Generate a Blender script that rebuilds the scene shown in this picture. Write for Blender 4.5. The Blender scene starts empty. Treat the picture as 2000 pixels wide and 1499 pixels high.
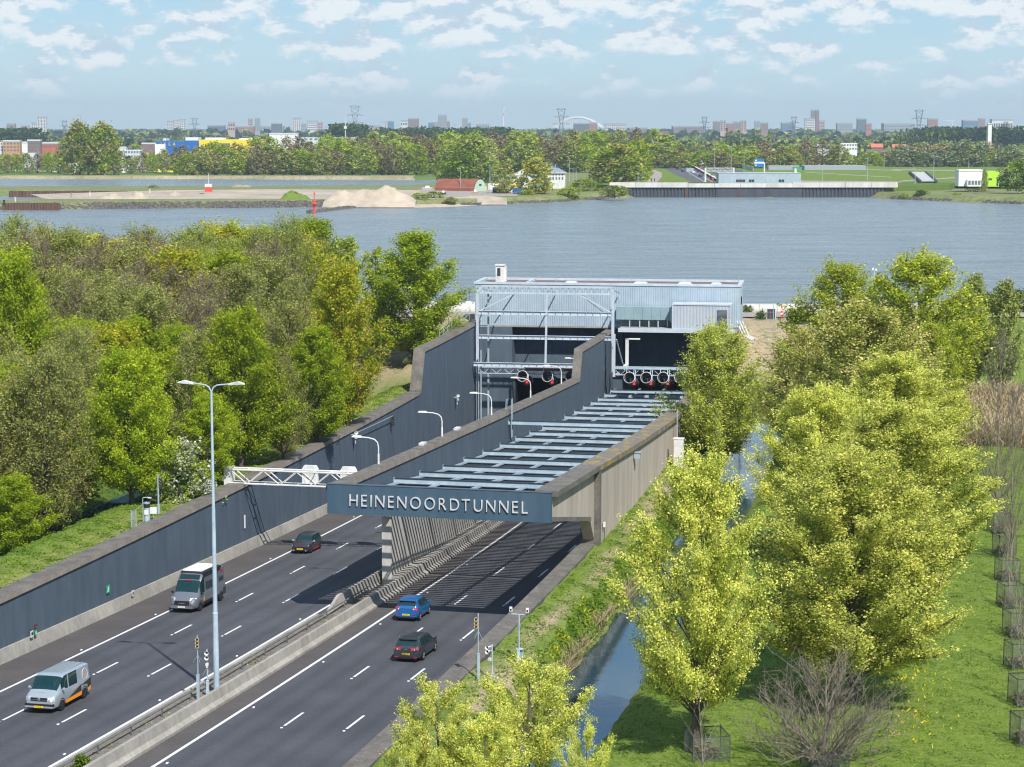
import bpy, bmesh, math, random
import numpy as np
from mathutils import Vector, Matrix
R_ = math.radians
sc = bpy.context.scene
rng = np.random.default_rng(7)
random.seed(7)
# ---------------------------------------------------------------- camera, world, sun, exposure
CAM_Z = 32.0; FOC = 4050.0; HORIZON = 250.0
PITCH = math.atan((749.5 - HORIZON) / FOC)
cam_d = bpy.data.cameras.new('camera'); cam = bpy.data.objects.new('camera', cam_d)
sc.collection.objects.link(cam); sc.camera = cam
cam.location = (0, 0, CAM_Z); cam.rotation_euler = (math.pi/2 - PITCH, 0, 0)
cam_d.sensor_fit = 'HORIZONTAL'; cam_d.sensor_width = 36; cam_d.lens = FOC / 2000 * 36
cam_d.clip_start = 1; cam_d.clip_end = 60000
SUN_EL, SUN_AZ = R_(49), R_(156)          # azimuth clockwise from +y
sun_d = bpy.data.lights.new('sun', 'SUN'); sun = bpy.data.objects.new('sun', sun_d)
sc.collection.objects.link(sun)
sun_d.energy = 4.8; sun_d.angle = R_(0.55); sun_d.color = (1, .955, .89)
sdir = Vector((math.sin(SUN_AZ)*math.cos(SUN_EL), math.cos(SUN_AZ)*math.cos(SUN_EL), math.sin(SUN_EL)))
sun.rotation_euler = sdir.to_track_quat('Z', 'Y').to_euler(); sun.location = (40, -60, 90)
w = bpy.data.worlds.new('World'); sc.world = w; w.use_nodes = True
def world():
    nt = w.node_tree; N = nt.nodes; L = nt.links; N.clear()
    out = N.new('ShaderNodeOutputWorld'); bg = N.new('ShaderNodeBackground'); bg.inputs[1].default_value = .13
    sky = N.new('ShaderNodeTexSky'); sky.sky_type = 'NISHITA'; sky.sun_disc = False
    sky.sun_elevation = SUN_EL; sky.sun_rotation = SUN_AZ
    sky.altitude = 0; sky.air_density = 1.0; sky.dust_density = .35; sky.ozone_density = 1.0
    tc = N.new('ShaderNodeTexCoord')
    sep = N.new('ShaderNodeSeparateXYZ'); L.new(tc.outputs['Generated'], sep.inputs[0])
    def m(op, a, b=None, c=None):
        n = N.new('ShaderNodeMath'); n.operation = op
        for i, v in enumerate((a, b, c)):
            if v is None: continue
            if isinstance(v, (int, float)): n.inputs[i].default_value = v
            else: L.new(v, n.inputs[i])
        return n.outputs[0]
    def noise(off, sc_, det, rough=.55):
        cx = m('MULTIPLY', sep.outputs[0], 1.0); cz = m('MULTIPLY', m('ADD', sep.outputs[2], off), 2.1)
        cmb = N.new('ShaderNodeCombineXYZ'); L.new(cx, cmb.inputs[0]); L.new(sep.outputs[1], cmb.inputs[1]); L.new(cz, cmb.inputs[2])
        n = N.new('ShaderNodeTexNoise'); n.inputs['Scale'].default_value = sc_; n.inputs['Detail'].default_value = det
        n.inputs['Roughness'].default_value = rough; L.new(cmb.outputs[0], n.inputs['Vector']); return n.outputs['Fac']
    a = noise(0, 36, 7, .6); b = noise(-.0045, 36, 7, .6); big = noise(.3, 9, 2)
    z = sep.outputs[2]
    def rmp(v, lo, hi):
        n = N.new('ShaderNodeMapRange'); n.interpolation_type = 'SMOOTHSTEP'; L.new(v, n.inputs[0])
        n.inputs[1].default_value = lo; n.inputs[2].default_value = hi; return n.outputs[0]
    amt = m('ADD', m('ADD', a, m('MULTIPLY', m('SUBTRACT', big, .5), .45)), m('SUBTRACT', m('MULTIPLY', rmp(z, .014, .052), .13), m('MULTIPLY', rmp(z, .07, .35), .12)))
    mask = rmp(amt, .50, .66)
    low = rmp(z, .006, .03)
    mask = m('MULTIPLY', mask, m('ADD', m('MULTIPLY', low, .72), .14))
    lit = rmp(m('SUBTRACT', b, a), -.06, .06)     # upper edges of each heap are the bright ones
    mix = N.new('ShaderNodeMix'); mix.data_type = 'RGBA'; L.new(lit, mix.inputs[0])
    mix.inputs[6].default_value = (5.6, 5.8, 5.9, 1); mix.inputs[7].default_value = (3.4, 4.2, 4.9, 1)
    mx = N.new('ShaderNodeMix'); mx.data_type = 'RGBA'; L.new(mask, mx.inputs[0])
    grad = N.new('ShaderNodeValToRGB'); L.new(z, grad.inputs[0]); cr = grad.color_ramp
    cr.elements[0].position = 0; cr.elements[0].color = (2.85, 4.15, 5.0, 1); cr.elements[1].position = 1; cr.elements[1].color = (.55, 1.25, 3.0, 1)
    for p_, c_ in ((.03, (2.35, 3.8, 4.85, 1)), (.065, (1.8, 3.35, 4.7, 1)), (.30, (1.2, 2.5, 4.4, 1))): e_ = cr.elements.new(p_); e_.color = c_
    tint = N.new('ShaderNodeMix'); tint.data_type = 'RGBA'; tint.inputs[0].default_value = .8
    L.new(sky.outputs[0], tint.inputs[6]); L.new(grad.outputs[0], tint.inputs[7])
    L.new(tint.outputs[2], mx.inputs[6]); L.new(mix.outputs[2], mx.inputs[7])
    L.new(mx.outputs[2], bg.inputs[0]); L.new(bg.outputs[0], out.inputs[0])
world()
sc.view_settings.view_transform = 'Standard'; sc.view_settings.look = 'None'
sc.view_settings.exposure = 0.38; sc.view_settings.gamma = 1; sc.view_settings.use_curve_mapping = False
sc.render.engine = 'CYCLES'
sc.cycles.use_denoising = True
sc.cycles.max_bounces = 6; sc.cycles.diffuse_bounces = 3; sc.cycles.glossy_bounces = 3; sc.cycles.transmission_bounces = 4
sc.cycles.transparent_max_bounces = 8; sc.cycles.volume_bounces = 0
sc.cycles.caustics_reflective = False; sc.cycles.caustics_refractive = False
sc.cycles.use_adaptive_sampling = True; sc.cycles.adaptive_threshold = .02; sc.cycles.filter_width = 1.15

# ---------------------------------------------------------------- helpers
def link(o): sc.collection.objects.link(o); return o
def tag(o, label=None, cat=None, group=None, kind=None):
    if label: o['label'] = label
    if cat: o['category'] = cat
    if group: o['group'] = group
    if kind: o['kind'] = kind
    return o
def thing(name, label, cat, loc=(0, 0, 0), rz=0, group=None):
    o = link(bpy.data.objects.new(name, None)); o.empty_display_size = .2
    o.location = loc; o.rotation_euler = (0, 0, rz); return tag(o, label, cat, group)
def setup(name, kind='structure', loc=(0, 0, 0)):
    o = link(bpy.data.objects.new(name, None)); o.location = loc; o['kind'] = kind; return o
def kids(o): return [c for c in bpy.data.objects if c.parent == o]
_kidcache = {}
def copy_tree(o, loc=None, rz=None, scale=None, label=None, group=None, children=None):
    def kc(p):
        k = p.name
        if k not in _kidcache: _kidcache[k] = [c for c in bpy.data.objects if c.parent == p]
        return _kidcache[k]
    def rec(a, par):
        c = a.copy(); sc.collection.objects.link(c)
        if par is not None: c.parent = par
        for ch in kc(a): rec(ch, c)
        return c
    r = rec(o, None)
    if loc is not None: r.location = loc
    if rz is not None: r.rotation_euler = (0, 0, rz)
    if scale is not None: r.scale = scale if hasattr(scale, '__len__') else (scale,)*3
    if label: r['label'] = label
    if group: r['group'] = group
    return r
def Rz(a): return np.array([[math.cos(a), -math.sin(a), 0], [math.sin(a), math.cos(a), 0], [0, 0, 1]])
class MB:
    def __init__(s): s.v = []; s.f = []; s.m = []; s.n = 0; s.cur = 0
    def add(s, vs, fs):
        s.v.extend([tuple(map(float, q)) for q in vs]); s.f.extend([tuple(i + s.n for i in f) for f in fs])
        s.m.extend([s.cur]*len(fs)); s.n += len(vs); return s
    def box(s, c, d, rot=None, taper=1.0):
        x, y, z = [q/2 for q in d]; t = taper
        P = np.array([(-x, -y, -z), (x, -y, -z), (x, y, -z), (-x, y, -z), (-x*t, -y*t, z), (x*t, -y*t, z), (x*t, y*t, z), (-x*t, y*t, z)])
        if rot is not None: P = P @ np.asarray(rot).T
        P = P + np.array(c)
        return s.add(P, [(0, 3, 2, 1), (4, 5, 6, 7), (0, 1, 5, 4), (1, 2, 6, 5), (2, 3, 7, 6), (3, 0, 4, 7)])
    def bb(s, x0, x1, y0, y1, z0, z1): return s.box(((x0+x1)/2, (y0+y1)/2, (z0+z1)/2), (abs(x1-x0), abs(y1-y0), abs(z1-z0)))
    def tube(s, pts, r, n=6, caps=True):
        pts = [np.array(p, float) for p in pts]; rs = r if hasattr(r, '__len__') else [r]*len(pts)
        up = None; base = s.n; vs = []; fs = []
        for i, p in enumerate(pts):
            d = (pts[min(i+1, len(pts)-1)] - pts[max(i-1, 0)]); d = d/(np.linalg.norm(d)+1e-9)
            if up is None: up = np.array([0, 0, 1.]) if abs(d[2]) < .9 else np.array([1., 0, 0])
            a = np.cross(d, up); a /= (np.linalg.norm(a)+1e-9); b = np.cross(d, a); up = -b if np.dot(-b, up) > 0 else b
            b = np.cross(d, a)
            for k in range(n):
                t = 2*math.pi*(k+.5)/n; vs.append(p + rs[i]*(a*math.cos(t) + b*math.sin(t)))
        for i in range(len(pts)-1):
            for k in range(n):
                k2 = (k+1) % n; fs.append((i*n+k, i*n+k2, (i+1)*n+k2, (i+1)*n+k))
        if caps: fs.append(tuple(range(n-1, -1, -1))); fs.append(tuple((len(pts)-1)*n+k for k in range(n)))
        return s.add(vs, fs)
    def bar(s, p0, p1, w_, h):           # rectangular bar
        p0 = np.array(p0, float); p1 = np.array(p1, float); d = p1-p0; L = np.linalg.norm(d); d = d/L
        up = np.array([0, 0, 1.]) if abs(d[2]) < .95 else np.array([0, 1., 0])
        a = np.cross(d, up); a /= np.linalg.norm(a); b = np.cross(a, d)
        return s.box((p0+p1)/2, (w_, L, h), rot=np.stack([a, d, b], 1))
    def lathe(s, prof, c=(0, 0, 0), axis='z', n=16, a0=0, a1=2*math.pi):
        vs = []; fs = []; full = abs(a1-a0-2*math.pi) < 1e-6; m = n if full else n+1
        for (r, h) in prof:
            for k in range(m):
                t = a0+(a1-a0)*k/n; x, y = r*math.cos(t), r*math.sin(t)
                p = (x, y, h) if axis == 'z' else ((x, h, y) if axis == 'y' else (h, x, y))
                vs.append(np.array(p)+np.array(c))
        for i in range(len(prof)-1):
            for k in range(n):
                k2 = (k+1) % m; fs.append((i*m+k, i*m+k2, (i+1)*m+k2, (i+1)*m+k))
        return s.add(vs, fs)
    def poly(s, pts, h0, h1):            # vertical prism over xy polygon (ccw)
        n = len(pts); vs = [(x, y, h0) for x, y in pts] + [(x, y, h1) for x, y in pts]
        fs = [tuple(range(n-1, -1, -1)), tuple(range(n, 2*n))] + [(i, (i+1) % n, n+(i+1) % n, n+i) for i in range(n)]
        return s.add(vs, fs)
    def strip(s, rows, closed=True, caps=True):   # rows: list of rings (equal length)
        k = len(rows[0]); vs = [p for r in rows for p in r]; fs = []
        for i in range(len(rows)-1):
            for j in range(k if closed else k-1):
                j2 = (j+1) % k; fs.append((i*k+j, i*k+j2, (i+1)*k+j2, (i+1)*k+j))
        if caps and closed: fs.append(tuple(range(k-1, -1, -1))); fs.append(tuple((len(rows)-1)*k+j for j in range(k)))
        return s.add(vs, fs)
    def quads(s, V): # V: (n,4,3)
        n = len(V); s.add(V.reshape(-1, 3), [(4*i, 4*i+1, 4*i+2, 4*i+3) for i in range(n)])
        return s
    def build(s, name, mats, parent=None, origin=None, smooth=False, loc=None):
        me = bpy.data.meshes.new(name)
        if not isinstance(mats, (list, tuple)): mats = [mats]
        V = np.array(s.v, float).reshape(-1, 3)
        if origin is not None: V = V - np.array(origin)
        me.from_pydata(V.tolist(), [], s.f)
        for m_ in mats: me.materials.append(m_)
        if len(mats) > 1: me.polygons.foreach_set('material_index', s.m)
        if smooth: me.polygons.foreach_set('use_smooth', [True]*len(s.f))
        me.update()
        o = link(bpy.data.objects.new(name, me))
        if parent is not None: o.parent = parent
        if loc is not None: o.location = loc
        return o
def inst(name, mesh_obj, parent, loc, rz=0, scale=None):
    o = link(bpy.data.objects.new(name, mesh_obj.data)); o.parent = parent; o.location = loc; o.rotation_euler = (0, 0, rz)
    if scale: o.scale = scale
    return o
def fast_mesh(name, V, nper, mats, parent=None, midx=None, smooth=False):
    V = np.asarray(V, np.float32).reshape(-1, 3); nf = len(V)//nper
    me = bpy.data.meshes.new(name); me.vertices.add(len(V)); me.vertices.foreach_set('co', V.ravel())
    me.loops.add(len(V)); me.loops.foreach_set('vertex_index', np.arange(len(V), dtype=np.int32))
    me.polygons.add(nf); me.polygons.foreach_set('loop_start', np.arange(nf, dtype=np.int32)*nper)
    try: me.polygons.foreach_set('loop_total', np.full(nf, nper, np.int32))
    except Exception: pass
    for m_ in (mats if isinstance(mats, (list, tuple)) else [mats]): me.materials.append(m_)
    if midx is not None: me.polygons.foreach_set('material_index', midx)
    me.update(calc_edges=True)
    o = link(bpy.data.objects.new(name, me))
    if parent is not None: o.parent = parent
    return o
# ---------------------------------------------------------------- road frame (s along, l to the right)
_ds = .5; _S = np.arange(-160, 420, _ds); HD, KK, K2 = .249, .000565, 1e-6
_Hd = HD - KK*_S - .5*K2*_S**2
def _b():
    i0 = int(160/_ds)
    sx = np.concatenate([[0], np.cumsum((np.sin(_Hd[1:])+np.sin(_Hd[:-1]))/2*_ds)])
    sy = np.concatenate([[0], np.cumsum((np.cos(_Hd[1:])+np.cos(_Hd[:-1]))/2*_ds)])
    return sx-sx[i0]-28.28, sy-sy[i0]+111.99
_X, _Y = _b()
def hd(s): return float(np.interp(s, _S, _Hd))
def xy(s, l):
    x = np.interp(s, _S, _X); y = np.interp(s, _S, _Y); h = np.interp(s, _S, _Hd)
    return x + l*np.cos(h), y - l*np.sin(h)
def rz(s):
    s = np.minimum(s, 260.); z = -.647-.034*s-.5*.000111*s*s
    return np.where(np.asarray(s) < -30, -.647-.034*s-.5*.000111*s*s, z)
def rl(s, l):   # surface height at s,l
    return float(rz(s)) + (.0238*l if l < 9 else .133)
def W(s, l, z):
    x, y = xy(s, l); return (float(x), float(y), float(z))
def at(px, py, D):       # point at depth y = D that the photograph shows at (px, py)
    a = (px-1000)/FOC; b = (749.5-py)/FOC; c, sn = math.cos(PITCH), math.sin(PITCH)
    y = c+b*sn; z = -sn+b*c; t = D/y; return (a*t, D, CAM_Z+z*t)
def zat(py, D): return at(1000, py, D)[2]
def xat(px, D): return at(px, 400, D)[0]
def inv(x, y):
    s = y-112.
    for _ in range(12):
        cx, cy = xy(s, 0); h = np.interp(s, _S, _Hd); s = s+(x-cx)*np.sin(h)+(y-cy)*np.cos(h)
    cx, cy = xy(s, 0); h = np.interp(s, _S, _Hd); return s, (x-cx)*np.cos(h)-(y-cy)*np.sin(h)
def sweep(mb, ss, prof, caps=True, closed=True):  # prof(s) -> [(l, z), ...]
    mb.strip([[W(s, l, z) for l, z in prof(s)] for s in ss], closed=closed, caps=caps); return mb
def rng_s(a, b, d): n = max(1, int(round((b-a)/d))); return [a+(b-a)*i/n for i in range(n+1)]

# ---------------------------------------------------------------- materials
M = {}
def mat(name, col, rough=.85, col2=None, scale=1.0, amt=.5, bump=0, bscale=None, metal=0, coords='pos', stretch=None, detail=6, spec=.3, fine=None, lo=.35, hi=.65):
    m_ = bpy.data.materials.new(name); m_.use_nodes = True; nt = m_.node_tree; N = nt.nodes; L = nt.links
    p = N['Principled BSDF']; p.inputs['Roughness'].default_value = rough; p.inputs['Metallic'].default_value = metal
    p.inputs['Specular IOR Level'].default_value = spec
    c4 = (*col, 1); p.inputs['Base Color'].default_value = c4
    if col2 is None: col2 = tuple(c*(1-.35*amt) for c in col)
    src = N.new('ShaderNodeNewGeometry').outputs['Position'] if coords == 'pos' else N.new('ShaderNodeTexCoord').outputs['Object']
    if stretch:
        mp = N.new('ShaderNodeMapping'); mp.inputs['Scale'].default_value = stretch; L.new(src, mp.inputs[0]); src = mp.outputs[0]
    nz = N.new('ShaderNodeTexNoise'); nz.inputs['Scale'].default_value = scale; nz.inputs['Detail'].default_value = detail
    nz.inputs['Roughness'].default_value = .62; L.new(src, nz.inputs['Vector'])
    mr = N.new('ShaderNodeMapRange'); L.new(nz.outputs['Fac'], mr.inputs[0]); mr.inputs[1].default_value = lo; mr.inputs[2].default_value = hi
    mx = N.new('ShaderNodeMix'); mx.data_type = 'RGBA'; L.new(mr.outputs[0], mx.inputs[0])
    mx.inputs[6].default_value = c4; mx.inputs[7].default_value = (*col2, 1); outc = mx.outputs[2]
    if fine:
        n2 = N.new('ShaderNodeTexNoise'); n2.inputs['Scale'].default_value = fine[0]; n2.inputs['Detail'].default_value = 3; L.new(src, n2.inputs['Vector'])
        r2 = N.new('ShaderNodeMapRange'); L.new(n2.outputs['Fac'], r2.inputs[0]); r2.inputs[1].default_value = .3; r2.inputs[2].default_value = .7
        r2.inputs[3].default_value = 1-fine[1]; r2.inputs[4].default_value = 1+fine[1]
        m2 = N.new('ShaderNodeVectorMath'); m2.operation = 'SCALE'; L.new(outc, m2.inputs[0]); L.new(r2.outputs[0], m2.inputs['Scale']); outc = m2.outputs[0]
    L.new(outc, p.inputs['Base Color'])
    if bump:
        nb = N.new('ShaderNodeTexNoise'); nb.inputs['Scale'].default_value = bscale or scale*6; nb.inputs['Detail'].default_value = 4; L.new(src, nb.inputs['Vector'])
        bp = N.new('ShaderNodeBump'); bp.inputs['Strength'].default_value = bump; bp.inputs['Distance'].default_value = .05
        L.new(nb.outputs['Fac'], bp.inputs['Height']); L.new(bp.outputs[0], p.inputs['Normal'])
    M[name] = m_; return m_
def flat(name, col, rough=.5, metal=0, coat=0, spec=.4):
    m_ = bpy.data.materials.new(name); m_.use_nodes = True; p = m_.node_tree.nodes['Principled BSDF']
    p.inputs['Base Color'].default_value = (*col, 1); p.inputs['Roughness'].default_value = rough; p.inputs['Metallic'].default_value = metal
    p.inputs['Coat Weight'].default_value = coat; p.inputs['Coat Roughness'].default_value = .06; p.inputs['Specular IOR Level'].default_value = spec
    M[name] = m_; return m_
def leafmat(name, a, b, c=None, trans=.35, nscale=.7, rnd=.12):
    m_ = bpy.data.materials.new(name); m_.use_nodes = True; nt = m_.node_tree; N = nt.nodes; L = nt.links; N.clear()
    out = N.new('ShaderNodeOutputMaterial'); geo = N.new('ShaderNodeNewGeometry'); oi = N.new('ShaderNodeObjectInfo')
    nz = N.new('ShaderNodeTexNoise'); nz.inputs['Scale'].default_value = nscale; nz.inputs['Detail'].default_value = 3; L.new(geo.outputs['Position'], nz.inputs['Vector'])
    mr = N.new('ShaderNodeMapRange'); L.new(nz.outputs['Fac'], mr.inputs[0]); mr.inputs[1].default_value = .35; mr.inputs[2].default_value = .65
    mx = N.new('ShaderNodeMix'); mx.data_type = 'RGBA'; L.new(mr.outputs[0], mx.inputs[0]); mx.inputs[6].default_value = (*a, 1); mx.inputs[7].default_value = (*b, 1)
    isl = N.new('ShaderNodeMapRange'); L.new(geo.outputs['Random Per Island'], isl.inputs[0]); isl.inputs[3].default_value = .62; isl.inputs[4].default_value = 1.38
    ob = N.new('ShaderNodeMapRange'); L.new(oi.outputs['Random'], ob.inputs[0]); ob.inputs[3].default_value = 1-rnd; ob.inputs[4].default_value = 1+rnd
    mul = N.new('ShaderNodeMath'); mul.operation = 'MULTIPLY'; L.new(isl.outputs[0], mul.inputs[0]); L.new(ob.outputs[0], mul.inputs[1])
    sc2 = N.new('ShaderNodeVectorMath'); sc2.operation = 'SCALE'; L.new(mx.outputs[2], sc2.inputs[0]); L.new(mul.outputs[0], sc2.inputs['Scale'])
    d = N.new('ShaderNodeBsdfDiffuse'); t = N.new('ShaderNodeBsdfTranslucent'); L.new(sc2.outputs[0], d.inputs[0])
    tc = N.new('ShaderNodeVectorMath'); tc.operation = 'MULTIPLY'; L.new(sc2.outputs[0], tc.inputs[0]); tc.inputs[1].default_value = (1.15, 1.2, .7); L.new(tc.outputs[0], t.inputs[0])
    ms = N.new('ShaderNodeMixShader'); ms.inputs[0].default_value = trans; L.new(d.outputs[0], ms.inputs[1]); L.new(t.outputs[0], ms.inputs[2])
    L.new(ms.outputs[0], out.inputs[0]); M[name] = m_; return m_
def water_mat(name, col, rough, bump, sx, sy, dist=.3, streak=(.006, .035), var=1.35, ior=1.33):
    m_ = bpy.data.materials.new(name); m_.use_nodes = True; nt = m_.node_tree; N = nt.nodes; L = nt.links
    p = N['Principled BSDF']; p.inputs['Roughness'].default_value = rough; p.inputs['IOR'].default_value = ior
    g = N.new('ShaderNodeNewGeometry')
    def nz(a_, b_, det):
        mp = N.new('ShaderNodeMapping'); mp.inputs['Scale'].default_value = (a_, b_, 1); L.new(g.outputs['Position'], mp.inputs[0])
        n1 = N.new('ShaderNodeTexNoise'); n1.inputs['Scale'].default_value = 1; n1.inputs['Detail'].default_value = det; n1.inputs['Roughness'].default_value = .65; L.new(mp.outputs[0], n1.inputs['Vector']); return n1.outputs['Fac']
    ad = N.new('ShaderNodeMath'); ad.operation = 'ADD'; L.new(nz(sx, sy, 7), ad.inputs[0])
    mu = N.new('ShaderNodeMath'); mu.operation = 'MULTIPLY'; L.new(nz(sx*.22, sy*.3, 4), mu.inputs[0]); mu.inputs[1].default_value = 2.0; L.new(mu.outputs[0], ad.inputs[1])
    bp = N.new('ShaderNodeBump'); bp.inputs['Strength'].default_value = bump; bp.inputs['Distance'].default_value = dist
    L.new(ad.outputs[0], bp.inputs['Height']); L.new(bp.outputs[0], p.inputs['Normal'])
    mr = N.new('ShaderNodeMapRange'); L.new(nz(*streak, 6), mr.inputs[0]); mr.inputs[1].default_value = .35; mr.inputs[2].default_value = .65
    mx = N.new('ShaderNodeMix'); mx.data_type = 'RGBA'; L.new(mr.outputs[0], mx.inputs[0]); mx.inputs[6].default_value = (*col, 1); mx.inputs[7].default_value = (*[c*var for c in col], 1)
    L.new(mx.outputs[2], p.inputs['Base Color'])
    m2 = N.new('ShaderNodeMapRange'); L.new(nz(streak[0]*4, streak[1]*4, 6), m2.inputs[0]); m2.inputs[1].default_value = .3; m2.inputs[2].default_value = .7; m2.inputs[3].default_value = rough*.5; m2.inputs[4].default_value = rough*1.6; L.new(m2.outputs[0], p.inputs['Roughness'])
    M[name] = m_; return m_
water_mat('river_water', (.135, .17, .185), .25, 1.0, .5, 1.0, 1.1, (.03, .26), 1.75)
water_mat('ditch_water', (.02, .045, .06), .03, .08, 1.2, 1.2, .04, ior=1.95)
mat('asphalt', (.074, .076, .085), .8, (.055, .057, .064), .12, fine=(6, .12), bump=.15, bscale=18)
mat('asphalt_shoulder', (.092, .083, .080), .88, (.072, .066, .065), .3, fine=(6, .12), bump=.15, bscale=18)
mat('line_paint', (.72, .72, .70), .6, (.5, .5, .49), 3, lo=.5, hi=.75)
mat('concrete', (.36, .33, .285), .9, (.23, .21, .18), .5, fine=(5, .15), bump=.2, bscale=9)
mat('concrete_barrier', (.36, .34, .30), .9, (.26, .245, .22), .35, fine=(2.5, .12), bump=.25, bscale=7, stretch=(1, 1, .6))
mat('concrete_cap', (.17, .155, .135), .95, (.105, .097, .085), .8, fine=(7, .22), bump=.3, bscale=12)
mat('concrete_face', (.45, .395, .34), .93, (.35, .305, .265), .45, fine=(2, .10), bump=.2, bscale=6, stretch=(1.3, 1.3, .12))
mat('coping_edge', (.30, .26, .215), .95, (.22, .19, .16), .8, fine=(6, .15))
mat('lichen', (.36, .25, .04), .95, (.17, .15, .125), 1.0, lo=.34, hi=.5, fine=(7, .2))
mat('blue_panel', (.080, .108, .140), .75, (.070, .097, .128), .7, fine=(1.2, .14), stretch=(1, 1, .22), bump=.35, bscale=9)
mat('blue_beam', (.045, .085, .125), .7, (.062, .106, .146), .9, stretch=(1, 1, .15), bump=.1, bscale=9)
mat('steel_paint', (.42, .52, .585), .5, (.33, .42, .49), .8, spec=.5, fine=(3, .08))
mat('steel_light', (.52, .58, .64), .5, (.42, .48, .55), .8, spec=.5)
mat('steel_dark', (.03, .05, .055), .6, (.05, .045, .06), .6)
mat('galv', (.42, .50, .54), .45, (.33, .40, .44), 1.5, metal=.25, spec=.5)
mat('white_paint', (.72, .72, .70), .5, (.55, .55, .53), 1.2)
mat('clad_blue', (.38, .46, .52), .5, (.32, .40, .47), .3, spec=.5, fine=(1, .05))
mat('clad_light', (.44, .48, .52), .5, (.38, .42, .47), .3)
mat('duct_teal', (.27, .37, .40), .45, (.21, .31, .34), .5, spec=.5)
mat('roof_brown', (.20, .145, .12), .95, (.13, .10, .09), .8)
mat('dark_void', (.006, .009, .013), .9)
mat('black_rubber', (.018, .018, .019), .8)
mat('gravel', (.20, .185, .16), .98, (.12, .11, .095), 2.5, fine=(9, .3), bump=.6, bscale=14)
mat('sand', (.50, .41, .30), .98, (.36, .29, .21), .15, fine=(1.2, .12), bump=.5, bscale=1.2)
mat('dirt', (.36, .27, .19), .98, (.25, .19, .13), 1.2, bump=.4)
mat('bark', (.12, .10, .08), .95, (.07, .058, .045), 3)
mat('bark_pale', (.30, .25, .19), .95, (.20, .165, .125), 2)
mat('bark_grey', (.21, .18, .145), .95, (.14, .12, .095), 2)
leafmat('leaf_yellow', (.72, .70, .19), (.60, .62, .14), trans=.4)
leafmat('leaf_yellow_under', (.42, .46, .09), (.32, .38, .06), trans=.4)
leafmat('leaf_tan', (.60, .54, .20), (.46, .44, .13), trans=.3)
leafmat('leaf_lime', (.42, .48, .035), (.31, .38, .027), trans=.4)
leafmat('leaf_maple', (.32, .41, .025), (.21, .30, .02), trans=.4)
leafmat('leaf_olive', (.38, .36, .09), (.28, .28, .065), trans=.3)
leafmat('leaf_gold', (.52, .45, .04), (.36, .35, .03), trans=.35)
leafmat('leaf_grey', (.38, .42, .13), (.28, .32, .09), trans=.35)
leafmat('leaf_willow', (.56, .58, .09), (.42, .46, .065), trans=.4)
leafmat('leaf_dark', (.065, .105, .02), (.045, .08, .015), trans=.3)
leafmat('leaf_silver', (.30, .33, .22), (.22, .26, .15), trans=.3)
leafmat('leaf_brown', (.26, .20, .12), (.19, .15, .09), trans=.2)
leafmat('blossom', (.62, .62, .50), (.45, .47, .33), trans=.3)
leafmat('grass_blade', (.17, .26, .03), (.10, .18, .02), trans=.35)
leafmat('reed_blade', (.46, .37, .24), (.36, .29, .18), trans=.25)
leafmat('flower_yellow', (.62, .52, .02), (.5, .45, .03), trans=.2)
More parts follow.
